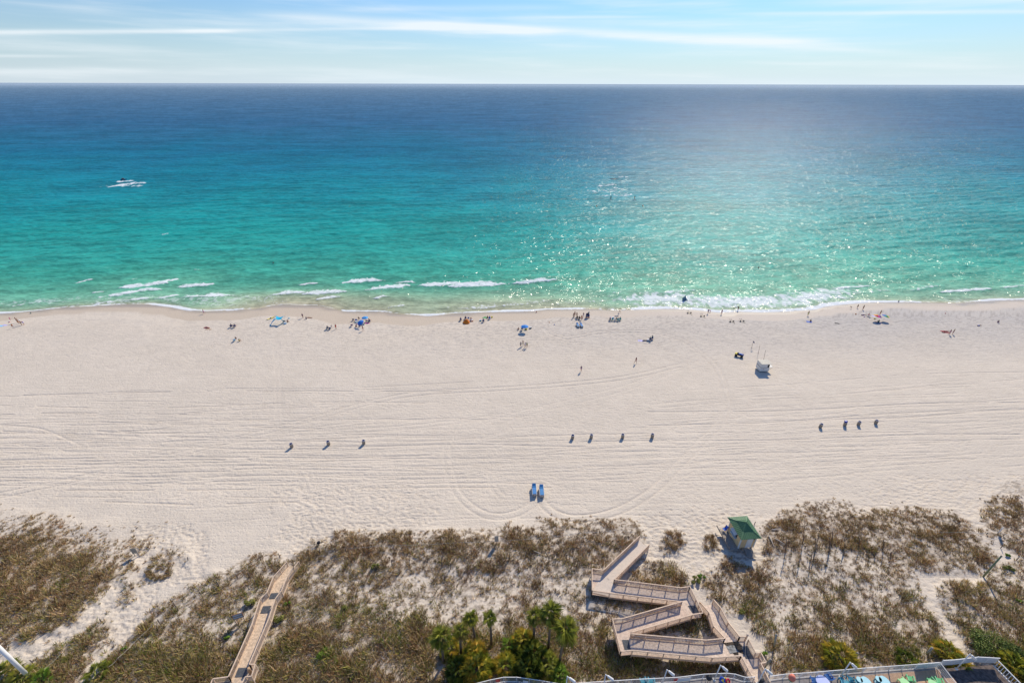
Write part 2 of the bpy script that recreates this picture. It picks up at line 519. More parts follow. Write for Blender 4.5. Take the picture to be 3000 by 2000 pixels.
T = [([(-60, 1462), (300, 1385), (600, 1310), (900, 1230), (1100, 1175), (1250, 1150), (1500, 1136), (1800, 1110), (1990, 1070)], 1.5, .075),
     ([(1590, 946), (1610, 972), (1640, 984), (1670, 988), (1760, 973), (1850, 970), (1920, 974), (1990, 992), (2050, 1030), (2100, 1080), (2122, 1140), (2130, 1180), (2110, 1235), (2060, 1290), (1990, 1360), (1920, 1430), (1840, 1482), (1760, 1510), (1680, 1517), (1620, 1500), (1585, 1465)], 1.45, .085),
     ([(1780, 975), (1810, 985), (1850, 1005), (1900, 1012), (1950, 1004), (1978, 985), (1978, 960), (1962, 945)], 1.2, .06),
     ([(1570, 1468), (1520, 1500), (1450, 1512), (1390, 1490), (1340, 1440), (1315, 1370), (1312, 1310), (1340, 1250), (1400, 1160), (1500, 1070), (1560, 1010), (1600, 982)], 1.3, .065),
     ([(2085, 920), (2110, 960), (2120, 985), (2080, 1025), (1990, 1075), (1850, 1130), (1700, 1170), (1500, 1220), (1300, 1300)], 1.9, .035),
     ([(2100, 922), (2125, 970), (2105, 1010), (2030, 1040)], 1.3, .035),
     ([(2270, 1112), (2330, 1130), (2365, 1165), (2370, 1210), (2340, 1270), (2310, 1330), (2290, 1420), (2270, 1490)], 1.7, .04),
     ([(2250, 1057), (2320, 1080), (2370, 1120), (2380, 1170), (2350, 1230)], 1.4, .05),
     ([(1440, 1385), (1450, 1430), (1480, 1460)], 1.1, .05),
     ([(810, 1000), (815, 1100), (818, 1200), (822, 1270)], .9, .035),
     ([(0, 1245), (120, 1255), (240, 1305)], 0, .08), ([(0, 1310), (200, 1315), (370, 1316), (420, 1330), (600, 1345)], 1.0, .06),
     ([(300, 1360), (560, 1300), (800, 1275), (1200, 1250), (1480, 1215)], 1.2, .05),
     ([(200, 1420), (450, 1350), (700, 1290), (860, 1262), (1100, 1235)], 1.0, .05)]
for p, g_, d_ in T: track(p, g_, d_, .22)
# grooves left by the beach rake, long and almost level
rr = random.Random(5)
def rake(u0, u1, v0, sl, d_, w_=.16, br=.36):
    n = 8; ph = rr.uniform(0, 6); wa = rr.uniform(2, 7); wf = rr.uniform(.6, 1.5)
    pts = [(u0 + (u1 - u0) * i / (n - 1), v0 + sl * (u0 + (u1 - u0) * i / (n - 1) - u0) + wa * math.sin(ph + i * wf)) for i in range(n)]
    track(pts, 0, d_, w_, br)
for i in range(110):
    u0 = rr.uniform(-200, 350); rake(u0, u0 + rr.uniform(500, 1500), rr.triangular(1150, 1480, 1330), rr.uniform(-.03, .012), rr.uniform(.02, .10), rr.uniform(.12, .24))
for i in range(50):
    u0 = rr.uniform(1000, 1800); rake(u0, u0 + rr.uniform(500, 1300), rr.triangular(1250, 1440, 1350), rr.uniform(-.05, 0), rr.uniform(.03, .08))
for i in range(90):
    u0 = rr.uniform(1900, 2500); rake(u0, u0 + rr.uniform(500, 1200), rr.triangular(1090, 1430, 1260), rr.uniform(-.075, -.03), rr.uniform(.015, .06), rr.uniform(.10, .2))
for i in range(26):
    u0 = rr.uniform(-200, 800); rake(u0, u0 + rr.uniform(300, 900), rr.uniform(1020, 1200), rr.uniform(-.03, .01), rr.uniform(.010, .022))
for i in range(20):
    u0 = rr.uniform(300, 1900); rake(u0, u0 + rr.uniform(300, 900), rr.uniform(1400, 1530), rr.uniform(-.03, .03), rr.uniform(.02, .05))
for v0, sl, u0, u1 in ((1312, -.005, 300, 1700), (1296, -.02, 1700, 2990), (1236, -.055, 2350, 3100), (1346, -.006, 0, 1500), (1250, -.05, 1900, 3000), (1210, -.03, 1900, 3000)):
    rake(u0, u1, v0, sl, .085, .26, .12)
# footprints
def prints(n, box, depth=.05):
    u = RNG.uniform(box[0], box[1], n); v = RNG.uniform(box[2], box[3], n)
    fu = np.minimum(u - box[0], box[1] - u) / (.3 * (box[1] - box[0])); fv = np.minimum(v - box[2], box[3] - v) / (.3 * (box[3] - box[2]))
    k = (fbm(u / 60, v / 25, 31, 2) > RNG.uniform(.1, .65, n)) & (np.clip(fu, 0, 1) * np.clip(fv, 0, 1) > RNG.uniform(0, .8, n))
    u = u[k]; v = v[k]
    dx = (u - 1500) / FOC; dy = (1000 - v) / FOC
    dz = F_.z + dx * R_.z + dy * U_.z; t = (1.6 - CAMZ) / dz
    px = t * (F_.x + dx * R_.x + dy * U_.x); py = t * (F_.y + dx * R_.y + dy * U_.y)
    splat(px, py, .2, lambda t: np.where(t < 1.5, -1.9 * depth * np.exp(-t * t * 1.4), 0))
prints(16000, (-100, 3100, 925, 1090), .05)
prints(26000, (-100, 3100, 1080, 1500), .045)
prints(4500, (780, 1300, 1380, 1660), .09)
prints(1500, (850, 1000, 1560, 1680), .12)
prints(4500, (1850, 2250, 1480, 1740), .11)
prints(2500, (380, 620, 1530, 1720), .09)
prints(4000, (2500, 3100, 1380, 1560), .08)
prints(1800, (40, 520, 1680, 2000), .1)
prints(900, (2680, 2900, 1680, 1960), .09)
dep = dep.reshape(nr, nc)
inland = np.clip((grid_off - 6.5) / 3.0, 0, 1)
rough_n = (vn(X / .45, Yg / .42, 41) - .5) * .04 + (vn(X / 1.1, Yg / .9, 43) - .5) * .025
lumpy = np.clip(1.15 - (Vg - 960) / 260, .38, 1.15)
lumpy = lumpy + np.clip(1 - (Vg - 900) / 190, 0, 1) * np.clip((Ug - 700) / 900, .25, 1) * 1.5
lumpy = np.where(Vg > 1380, .55, lumpy)
near = (ys > 12)[:, None] & (np.abs(sg) <= 1.0)[None, :]
Zs = Zg + np.where(near, (dep + rough_n * lumpy) * inland, 0)
# colours: dry quartz sand, damp band, plant litter under the dune grass
cov = cover(Ug, Vg) * (Vg > 1380); cov = np.where((cov > .22) & (Ug > 640), .34 + .50 * cov, cov * .94)
n1 = fbm(X / 14, Yg / 7, 51, 4)[..., None]; n2 = fbm(X / 2.3, Yg / 1.6, 57, 3)[..., None]
dry = np.array((.675, .585, .475)) * (1 + .10 * (n1 - .5) + .12 * (n2 - .5))
grey = np.array((.50, .465, .43))
rt = (np.clip((Ug - 1000) / 1400, 0, 1) * np.clip(1 - (Vg - 900) / 170, 0, 1))[..., None]
wgt = np.clip(rt * .95 + (n1 - .5) * .5 * np.clip(1 - (Vg[..., None] - 900) / 260, 0, 1), 0, 1)
colr = dry * (1 - wgt) + grey * wgt
warm = (np.clip((Vg - 1250) / 250, 0, 1))[..., None]
colr = colr * (1 - .25 * warm) + np.array((.72, .61, .475)) * .25 * warm
edge = 6.5 + 3.0 * (fbm(X / 9, Yg / 30, 63, 3) - .3) + 3.0 * np.clip((Ug - 480) / 250, 0, 1) * np.clip((1330 - Ug) / 300, 0, 1)
damp = np.clip((edge - grid_off) / .7, 0, 1)[..., None]
wet = np.clip((2.6 + 1.2 * (n1[..., 0] - .5) * 3 - grid_off) / 1.2, 0, 1)[..., None]
dampc = np.array((.56, .465, .36)); wetc = np.array((.40, .33, .25))
rgt = np.clip((Ug - 1500) / 500, 0, 1)[..., None]
dampc = dampc * (1 - rgt) + np.array((.58, .50, .42)) * rgt
gsp = (np.clip(1 - (Vg - 905) / 170, 0, 1) * np.clip((fbm(X / .55, Yg / .5, 201, 2) - .52) * 6, 0, 1) * np.clip(.25 + (Ug - 600) / 1800, .15, .6))[..., None]
colr = colr * (1 - gsp) + np.array((.33, .29, .26)) * gsp
colr = colr * (1 - damp) + dampc * damp
colr = colr * (1 - wet) + wetc * wet
pat = fbm(X / 1.3, Yg / 1.3, 71, 4)
pat2 = .55 * pat + .45 * fbm(X / .5, Yg / .5, 91, 3)
lit = (np.clip((cov * .82 + .02 - pat2 * 1.05) * 6, 0, 1) * .5)[..., None]
litc = np.array((.33, .25, .17)) * (.7 + .8 * n2)
colr = colr * (1 - lit) + litc * lit
fine = fbm(X / .35, Yg / .35, 77, 2)
sp = (np.clip((cov - .15) * 2, 0, 1) * np.clip((fine - .52) * 7, 0, 1) * .75)[..., None]
colr = colr * (1 - sp) + np.array((.17, .12, .08)) * sp
verts = np.stack([X, Yg, Zs], -1).reshape(-1, 3)

ms = bpy.data.materials.new('quartz_sand'); ms.use_nodes = True
t = NT(ms.node_tree); t.n.clear()
at = t.new('ShaderNodeAttribute', attribute_name='tint')
aw = t.new('ShaderNodeAttribute', attribute_name='wetness')
geo = t.new('ShaderNodeNewGeometry')
n_a = t.new('ShaderNodeTexNoise', ins={'Vector': geo.outputs['Position'], 'Scale': 2.6, 'Detail': 6.0, 'Roughness': .65})
n_b = t.new('ShaderNodeTexVoronoi', ins={'Vector': geo.outputs['Position'], 'Scale': 2.4})
n_c = t.new('ShaderNodeTexNoise', ins={'Vector': geo.outputs['Position'], 'Scale': 14.0, 'Detail': 3.0})
mpx = t.new('ShaderNodeMapping', ins={'Vector': geo.outputs['Position'], 'Scale': (.12, 3.2, 1)})
n_d = t.new('ShaderNodeTexNoise', ins={'Vector': mpx.outputs[0], 'Scale': 1.0, 'Detail': 3.0})
c = t.mix(t.ss(n_a.outputs[0], .25, .75), at.outputs['Color'], t.mix(1.0, at.outputs['Color'], (.90, .885, .87), 'MULTIPLY'))
drym = t.m('SUBTRACT', 1.0, aw.outputs['Fac'])
h = t.m('ADD', t.m('MULTIPLY', n_a.outputs[0], .9), t.m('ADD', t.m('MULTIPLY', t.ss(n_b.outputs[0], 0, .5), .35), t.m('ADD', t.m('MULTIPLY', n_c.outputs[0], .2), t.m('MULTIPLY', n_d.outputs[0], .5))))
bp = t.new('ShaderNodeBump', ins={'Height': h, 'Strength': .75, 'Distance': .13})
bs = t.m('MULTIPLY', drym, .75); t.l.new(bs, bp.inputs['Strength'])
b = t.new('ShaderNodeBsdfPrincipled', ins={'Base Color': c, 'Specular IOR Level': .25, 'Normal': bp.outputs[0]})
t.l.new(t.m('SUBTRACT', .9, t.m('MULTIPLY', aw.outputs['Fac'], .55)), b.inputs['Roughness'])
o = t.new('ShaderNodeOutputMaterial'); t.l.new(b.outputs[0], o.inputs[0])
sand = np_mesh('beach_sand', verts, quads(nr, nc), ms, kind='structure', colors=colr.reshape(-1, 3), floats={'wetness': np.maximum(wet, damp * .25).reshape(-1)})
sand['label'] = 'white quartz sand beach with tyre tracks, rake lines and dunes'

# ------------------------------------------------------------------ sea
y0 = float(SY.min()) - 3
near_y = np.arange(y0, 190, .26)
mid = [190]
while mid[-1] < 640: mid.append(mid[-1] * 1.0042)
far = [mid[-1]]
while far[-1] < 180000: far.append(far[-1] * 1.045)
yw = np.concatenate([near_y, mid[:-1], far])
XW, YW, sw = sheet(yw, 900, half, [1.08, 1.2, 1.6, 2.5, 5])
nrw, ncw = XW.shape
off = YW - shore(XW)
UW, VW = proj(XW, YW, 0)
wl = fbm(XW / 30, YW / 60, 5, 3)
th = XW * .16
swell = np.sin((YW - th + 9 * fbm(XW / 28, YW / 40, 7, 3)) * 2 * np.pi / 9.5) * .10
swell += np.sin((YW * .93 - XW * .31 + 6 * fbm(XW / 15, YW / 22, 12, 3)) * 2 * np.pi / 5.2) * .055
swell += (fbm(XW / 3.2, YW / 1.7, 15, 4) - .5) * .26
swell += (fbm(XW / 9, YW / 4.5, 19, 3) - .5) * .34
swell = swell * np.clip(off / 25, .18, 1) * np.clip((900 - YW) / 500, 0, 1)


UW0, VW0 = UW, VW
def img_mask(strokes, lace=False):
    m = np.zeros_like(XW)
    UW = UW0 + 14 * (fbm(XW / 5, YW / 4, 401, 3) - .5); VW = VW0 + 7.0 * (fbm(XW / 3.5, YW / 5, 403, 3) - .5)
    rows = (VW[:, ncw // 2] > 480)
    for st in strokes:
        pts, tk = st[0], st[1]
        for (a, b_), (c_, d_) in zip(pts[:-1], pts[1:]):
            sel = np.where(rows)[0]
            # only rows whose v range can meet the stroke
            vmin = min(b_, d_) - tk * 3 - 10; vmax = max(b_, d_) + tk * 3 + 10
            cv = VW[:, ncw // 2]
            sel = np.where((cv > vmin) & (cv < vmax))[0]
            if len(sel) == 0: continue
            s0, s1 = sel[0], sel[-1] + 1
            U = UW[s0:s1]; V = VW[s0:s1]
            L = max(1e-6, math.hypot(c_ - a, (d_ - b_) * 3))
            tt = np.clip(((U - a) * (c_ - a) + (V - b_) * 9 * (d_ - b_)) / (L * L), 0, 1)
            dv = V - (b_ + (d_ - b_) * tt); du = U - (a + (c_ - a) * tt)
            asym = np.where(dv > 0, 2.4, .72)      # sharp front towards the beach, trailing foam seaward
            env = np.clip(np.minimum(tt, 1 - tt) * 4 + .45, 0, 1)
            dd = np.sqrt((dv * asym / (tk * env)) ** 2 + (du / (tk * 3)) ** 2)
            val = np.exp(-dd ** 2 * 1.3)
            m[s0:s1] = np.maximum(m[s0:s1], val * st[2])
    return m


def fz(pts, ox): return [(ox + x * .4252, 600 + y * .4252) for x, y in pts]
FS = []
for pts, tk, a in [([(530, 541), (635, 520)], 4, .9), ([(645, 612), (715, 603)], 4, .9), ([(670, 645), (730, 635)], 3, .8), ([(850, 577), (1000, 560), (1140, 537)], 8, 1), ([(1130, 532), (1235, 517)], 5, .9),
                   ([(780, 630), (960, 597), (1100, 585)], 8, 1), ([(910, 663), (1010, 650)], 6, 1), ([(1095, 648), (1225, 627)], 8, .85), ([(1290, 640), (1375, 630)], 8, .85), ([(1270, 572), (1440, 552)], 10, 1),
                   ([(1420, 637), (1560, 627)], 11, .95), ([(1925, 620), (2080, 606)], 11, 1), ([(2075, 556), (2170, 546)], 5, .9), ([(2125, 620), (2352, 600)], 11, 1), ([(2190, 655), (2330, 637)], 6, .9),
                   ([(95, 706), (290, 664)], 6, .75), ([(905, 519), (945, 515)], 3, .8), ([(1115, 208), (1160, 203)], 3, .9), ([(1340, 456), (1367, 455)], 3, .8), ([(710, 445), (735, 441)], 3, .7), ([(450, 700), (560, 690)], 4, .7), ([(660, 690), (800, 670)], 5, .8)]:
    FS.append((fz(pts, 0), tk, a))
for pts, tk, a in [([(45, 541), (255, 522)], 10, 1), ([(210, 586), (450, 562)], 10, .9), ([(385, 542), (505, 536)], 6, .9), ([(585, 560), (800, 548)], 12, .95), ([(780, 567), (1090, 548)], 13, 1), ([(1200, 546), (1455, 518)], 9, .95),
                   ([(245, 650), (310, 636)], 5, 1), ([(300, 716), (460, 692)], 7, .7), ([(720, 716), (790, 700)], 9, .55), ([(830, 720), (1100, 700), (1450, 667)], 10, .72), ([(900, 690), (1200, 672)], 9, .5), ([(1450, 690), (1800, 660)], 12, .55),
                   ([(1850, 612), (2100, 577)], 7, .55), ([(2250, 610), (2352, 592)], 9, .8), ([(1500, 590), (1780, 545)], 6, .5), ([(1050, 580), (1110, 568)], 4, .6)]:
    FS.append((fz(pts, 1000), tk, a))
for pts, tk, a in [([(0, 602), (60, 592)], 9, .8), ([(1050, 580), (1260, 562)], 7, .9), ([(1200, 612), (1480, 584)], 9, .65), ([(1600, 592), (1750, 564)], 8, .75), ([(1800, 606), (2100, 584)], 10, .9), ([(2220, 577), (2352, 560)], 8, .8),
                   ([(700, 600), (820, 588)], 5, .6), ([(860, 640), (1100, 610)], 8, .45)]:
    FS.append((fz(pts, 2000), tk, a))
# wakes of the craft further out
FS += [([(322, 550), (365, 540), (425, 537)], 4, .95), ([(345, 535), (390, 531)], 3, 1), ([(280, 548), (300, 547), (345, 543)], 2.5, .6), ([(340, 546), (420, 545)], 4, .8), ([(335, 547), (380, 541), (418, 542)], 7, .62),
       ([(1750, 546), (1800, 542)], 5, .8), ([(1722, 558), (1750, 566)], 5, .72), ([(1800, 552), (1832, 556)], 5, .7), ([(1755, 576), (1850, 572)], 6, .74), ([(1750, 560), (1810, 562)], 9, .66), ([(1815, 519), (1840, 520)], 2, .9), ([(1720, 552), (1760, 542)], 3, .7)]
foam = img_mask(FS)
lace = fbm(XW / 1.0, YW / 1.9, 23, 4)
lace2 = np.abs(vn(XW / .7, YW / 1.2, 29) - .5) * 2
wisp = fbm(XW / 1.9 + YW / 3, YW / .75, 61, 4)
strk = fbm(XW / .55 + .5 * YW, YW / 2.6, 301, 3); cell = np.abs(fbm(XW / 1.2, YW / 1.2, 303, 3) - .5) * 4
foam_d = np.clip((foam - .30 - .42 * (strk - .3) * 1.6 - .30 * (1 - np.clip(cell, 0, 1)) * (foam < .8) + .22 * (foam > .82)) * 3.4, 0, .95) * np.clip(1.25 - lace2 * .75 * (1.3 - foam), 0, 1)
foam_d = np.maximum(foam_d, np.clip((foam * 1.1 - .3 - np.abs(lace - .5) * 5.5) * 1.6, 0, .7))
foam_d = foam_d * (1 - .35 * np.clip((fbm(XW / .8, YW / 1.1, 411, 3) - .48) * 5, 0, 1))
bk = np.exp(-((VW - 880) / 20) ** 2) * np.clip((fbm(XW / 22, YW / 9, 405, 3) - .38) * 3.2, 0, 1)
foam_d = np.maximum(foam_d, np.clip((bk * 1.0 - .12 - np.abs(fbm(XW / 1.5, YW / 1.9, 407, 4) - .5) * 6.5) * 1.5, 0, .5))
# swash: foam lines where the water thins out over the sand
sw_w = .7 + 1.7 * vn(XW / 11, XW * 0, 33) + np.where((UW > 1750) & (UW < 2550), 1.8, 0) - np.where((UW > 790) & (UW < 1000), 1.6, 0)  # foam line widened in the strip that stands in for sun glint
edge_f = np.exp(-((off - .6) / np.clip(sw_w * .55, .2, 9)) ** 2) * (.12 + .95 * vn(XW / 9, YW / 5, 35))
foam_d = np.maximum(foam_d, np.clip((edge_f * 1.5 - lace * .85) * 2.5, 0, 1))
glint_foam = np.clip((UW - 1700) / 200, 0, 1) * np.clip((2620 - UW) / 200, 0, 1) * np.exp(-((off - 8) / 7) ** 2)  # bright sun glints by the shore painted in as extra foam lace
foam_d = np.maximum(foam_d, np.clip((glint_foam * .9 - lace * 1.05 + .12) * 2.2, 0, 1) * .8)
foam_d = np.where(off < -1.5, 0, foam_d)
Zw = swell + foam_d * .10 + np.clip(foam, 0, 1) * .45 * np.clip(1 - YW / 300, 0, 1)
Zw = np.where(off < 3, Zw * np.clip(off / 3, 0, 1), Zw) + .03 + np.where(off < 0, off * .2, 0)
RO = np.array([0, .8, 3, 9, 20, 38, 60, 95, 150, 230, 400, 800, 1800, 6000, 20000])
RC = np.array([lin(*c) for c in [(180, 166, 138), (166, 168, 138), (142, 172, 140), (114, 168, 138), (90, 162, 134), (60, 156, 134), (44, 150, 136), (28, 142, 134), (20, 134, 136), (18, 122, 136), (24, 104, 130), (50, 98, 130), (74, 110, 138), (104, 130, 150), (150, 168, 182)]]) * 1.04  # farthest tones lightened: haze and sky reflection put into the water colour
oo = off * (1 + .35 * (wl - .5)) + 10 * (fbm(XW / 60, YW / 18, 27, 3) - .5) * np.clip(off / 30, 0, 1)
# sand bars lie nearer the surface between the breakers
bar = np.exp(-((VW - 885) / 24) ** 2) * np.clip((UW - 560) / 250, 0, 1) * np.clip((1800 - UW) / 300, 0, 1)
bar = bar + .5 * np.exp(-((VW - 868) / 14) ** 2) * np.clip(1 - np.abs(UW - 900) / 350, 0, 1)
oo = oo / (1 + 4.5 * bar)
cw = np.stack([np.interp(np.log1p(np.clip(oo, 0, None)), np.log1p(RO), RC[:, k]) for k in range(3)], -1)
patch = fbm(XW / 45, YW / 9, 37, 4)[..., None]
cw = cw * (1 + .22 * (patch - .5)) * (1 + .22 * (fbm(XW / 9, YW / 3.0, 39, 3)[..., None] - .5))
far_f = np.clip((np.log(YW) - math.log(250)) / (math.log(3000) - math.log(250)), 0, 1)

mw = bpy.data.materials.new('sea_water'); mw.use_nodes = True
t = NT(mw.node_tree); t.n.clear()
at = t.new('ShaderNodeAttribute', attribute_name='tint')
af = t.new('ShaderNodeAttribute', attribute_name='foam')
ar = t.new('ShaderNodeAttribute', attribute_name='chop')
geo = t.new('ShaderNodeNewGeometry')
def nz_(sc, st, det=4.0, ro=.6):
    mp = t.new('ShaderNodeMapping', ins={'Vector': geo.outputs['Position'], 'Scale': st, 'Rotation': (0, 0, .16)})
    return t.new('ShaderNodeTexNoise', ins={'Vector': mp.outputs[0], 'Scale': sc, 'Detail': det, 'Roughness': ro}).outputs[0]
h1 = nz_(.9, (.5, 1, 1), 5); h15 = nz_(.4, (.6, 1, 1), 4); h2 = nz_(.16, (.45, 1, 1), 4); h3 = nz_(.03, (.35, 1, 1), 4); h4 = nz_(.008, (.3, 1, 1), 5, .7)
h = t.m('ADD', t.m('ADD', t.m('MULTIPLY', h15, .7), t.m('MULTIPLY', h1, .5)), t.m('ADD', t.m('MULTIPLY', h2, 1.1), t.m('ADD', t.m('MULTIPLY', h3, 2.6), t.m('MULTIPLY', h4, 5.0))))
bp = t.new('ShaderNodeBump', ins={'Height': h, 'Strength': 1.0, 'Distance': .85})
fo = nz_(3.5, (1, 1, 1), 4, .7)
ff = t.ss(t.m('ADD', af.outputs['Fac'], t.m('MULTIPLY', t.m('SUBTRACT', fo, .5), .9)), .15, .95)
ff = t.m('MULTIPLY', t.m('MULTIPLY', ff, .92), t.ss(af.outputs['Fac'], .02, .12))
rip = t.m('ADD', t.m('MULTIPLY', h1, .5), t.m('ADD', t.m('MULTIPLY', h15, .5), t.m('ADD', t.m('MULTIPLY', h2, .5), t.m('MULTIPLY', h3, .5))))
rv_ = t.m('ADD', .70, t.m('MULTIPLY', t.ss(rip, .82, 1.18), .60))  # light and dark of the ripples painted into the water colour
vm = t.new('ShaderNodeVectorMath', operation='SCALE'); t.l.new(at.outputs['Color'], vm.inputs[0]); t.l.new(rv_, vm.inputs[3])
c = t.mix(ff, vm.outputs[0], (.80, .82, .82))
b = t.new('ShaderNodeBsdfPrincipled', ins={'Base Color': c, 'IOR': 1.33, 'Specular IOR Level': .5, 'Normal': bp.outputs[0]})
rg = t.m('ADD', .40, t.m('MULTIPLY', ar.outputs['Fac'], .22))
t.l.new(t.m('SUBTRACT', .34, t.m('MULTIPLY', ar.outputs['Fac'], .22)), b.inputs['Specular IOR Level'])
t.l.new(t.m('ADD', rg, t.m('MULTIPLY', ff, .5)), b.inputs['Roughness'])
dfw = t.new('ShaderNodeBsdfDiffuse', ins={'Color': c})
mxw = t.new('ShaderNodeMixShader', ins={1: b.outputs[0], 2: dfw.outputs[0]}); t.l.new(t.m('ADD', .5, t.m('MULTIPLY', ar.outputs['Fac'], .42)), mxw.inputs[0])
h0 = nz_(.45, (.7, 1, 1), 2, .5); h00 = nz_(.17, (.5, 1, 1), 2, .5); h01 = nz_(.055, (.5, 1, 1), 2, .5)
bp2 = t.new('ShaderNodeBump', ins={'Height': t.m('ADD', t.m('MULTIPLY', h0, .75), t.m('ADD', t.m('MULTIPLY', h00, 1.5), t.m('MULTIPLY', h01, 3.4))), 'Strength': 1.0, 'Distance': 1.9})
spk = t.new('ShaderNodeBsdfGlossy', ins={'Color': (1, 1, 1, 1), 'Roughness': .13, 'Normal': bp2.outputs[0]})
mxs = t.new('ShaderNodeMixShader', ins={0: .013, 1: mxw.outputs[0], 2: spk.outputs[0]}); mxw = mxs
o = t.new('ShaderNodeOutputMaterial'); t.l.new(mxw.outputs[0], o.inputs[0])
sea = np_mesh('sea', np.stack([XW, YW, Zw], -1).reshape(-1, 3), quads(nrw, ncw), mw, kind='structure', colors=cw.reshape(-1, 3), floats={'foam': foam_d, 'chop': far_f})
sea['label'] = 'green and blue sea with small breakers, deep blue at the horizon'
# ------------------------------------------------------------------ dune grass: tens of thousands of tufts, one mesh
def ml(name):
    m = bpy.data.materials.new(name); m.use_nodes = True
    t = NT(m.node_tree); t.n.clear()
    at = t.new('ShaderNodeAttribute', attribute_name='tint')
    d = t.new('ShaderNodeBsdfPrincipled', ins={'Base Color': at.outputs['Color'], 'Roughness': .75, 'Specular IOR Level': .2})
    tr = t.new('ShaderNodeBsdfTranslucent', ins={'Color': at.outputs['Color']})
    mx = t.new('ShaderNodeMixShader', ins={0: .25, 1: d.outputs[0], 2: tr.outputs[0]})
    o = t.new('ShaderNodeOutputMaterial'); t.l.new(mx.outputs[0], o.inputs[0])
    return m


PAL = np.array([(.50, .36, .18), (.36, .20, .10), (.66, .48, .24), (.32, .24, .075), (.50, .43, .11), (.20, .24, .035), (.60, .46, .28), (.14, .09, .05)])


def tufts(px, py, pz, size, pal, nb=26, seed=1, wid=.034):
    """blades of grass: one thin triangle each; pal = row of palette weights per tuft"""
    r = np.random.default_rng(seed); n = len(px)
    ang = r.uniform(0, 2 * np.pi, (n, nb)); rad = r.uniform(0, 1, (n, nb)) ** .7 * .30 * size[:, None]
    bx = px[:, None] + np.cos(ang) * rad; by = py[:, None] + np.sin(ang) * rad
    hgt = size[:, None] * r.uniform(.35, 1.0, (n, nb)) * .46
    ln = r.uniform(.2, 1.15, (n, nb)) * hgt
    lx = np.cos(ang + r.normal(0, .5, (n, nb))) * ln - .10 * hgt; ly = np.sin(ang + r.normal(0, .5, (n, nb))) * ln + .10 * hgt
    a2 = r.uniform(0, np.pi, (n, nb)); w_ = wid * r.uniform(.6, 1.4, (n, nb)) * (size[:, None] ** .4)
    b0 = np.stack([bx - np.cos(a2) * w_, by - np.sin(a2) * w_, np.broadcast_to(pz[:, None] - .03, bx.shape)], -1)
    b1 = np.stack([bx + np.cos(a2) * w_, by + np.sin(a2) * w_, np.broadcast_to(pz[:, None] - .03, bx.shape)], -1)
    tip = np.stack([bx + lx, by + ly, pz[:, None] + hgt], -1)
    V = np.stack([b0, b1, tip], 2).reshape(-1, 3)
    cum = np.cumsum(pal, 1) / pal.sum(1, keepdims=True)
    q = r.uniform(0, 1, (n, nb)); idx = (q[..., None] > cum[:, None, :]).sum(-1).clip(0, len(PAL) - 1)
    tc_ = PAL[idx] * (r.uniform(.6, 1.45, (n, 1, 1)) * r.uniform(.65, 1.35, (n, nb, 1)))
    C = np.repeat(tc_.reshape(-1, 3), 3, 0)
    F = np.arange(len(V)).reshape(-1, 3)
    return V, F, C


def pal_for(u, v, n):
    """what colours the cover has where: reddish brown on the seaward dune, olive and straw nearer the hotel"""
    s = np.clip((v - 1560) / 330, 0, 1); g = fbm(u / 45, v / 30, 101, 3); g2 = fbm(u / 38, v / 28, 107, 3); g3 = fbm(u / 18, v / 14, 109, 2)
    rd = np.clip((g - .42) * 4, 0, 1); gr = np.clip((g2 - .5) * 6, 0, 1) * s
    z = np.zeros(n)
    lt = np.clip((g3 - .5) * 5, 0, 1)
    P = np.stack([1.2 + z, 1.2 - .8 * s + 2.4 * rd, .3 + .9 * s * lt + .5 * lt, .8 + z, .1 + 1.0 * s * (1 - rd), .05 + 3.4 * gr + .25 * s, .4 + .7 * lt, .5 + 1.6 * np.clip(.42 - g3, 0, 1) * 6], 1)
    return np.clip(P, .02, None)


gx = np.arange(-110, 110, .40); gy = np.arange(17, 56, .40)
GX, GY = np.meshgrid(gx, gy); GX = (GX + RNG.uniform(-.2, .2, GX.shape)).ravel(); GY = (GY + RNG.uniform(-.2, .2, GY.shape)).ravel()
uu, vv = proj(GX, GY, 2.0)
k = (np.abs(GX) < half(GY) * .98) & (vv > 1380) & (vv < 2120); GX, GY, uu, vv = GX[k], GY[k], uu[k], vv[k]
cv = cover(uu, vv); cv = np.where((cv > .22) & (uu > 640), .34 + .50 * cv, cv * .94)
pt = .42 * fbm(GX / 3.2, GY / 2.6, 111, 3) + .58 * fbm(GX / .95, GY / .85, 117, 2)
pt = (pt - .5) * 1.5 + .5
scat = RNG.uniform(0, 1, len(cv)) < np.clip(cv * .95 - .05, 0, .5)
keepm = ((cv * np.interp(vv, [1500, 1700, 1800, 1950], [.60, .57, .68, .78]) + .04 > pt) | scat) & (cv > .05) & (RNG.uniform(0, 1, len(cv)) < .35 + cv * .75)
in_poly = lambda P, u, v: _inp(P, u, v)
def _inp(P, u, v):
    c = np.zeros(len(u), bool); n = len(P)
    for i in range(n):
        x1, y1 = P[i]; x2, y2 = P[(i + 1) % n]
        m = ((y1 > v) != (y2 > v)) & (u < (x2 - x1) * (v - y1) / (y2 - y1 + 1e-9) + x1)
        c ^= m
    return c
f4 = lambda x, y: (1650 + .33163 * x, 1480 + .33163 * y)
f2 = lambda x, y: (550 + .28694 * x, 1550 + .28694 * y)
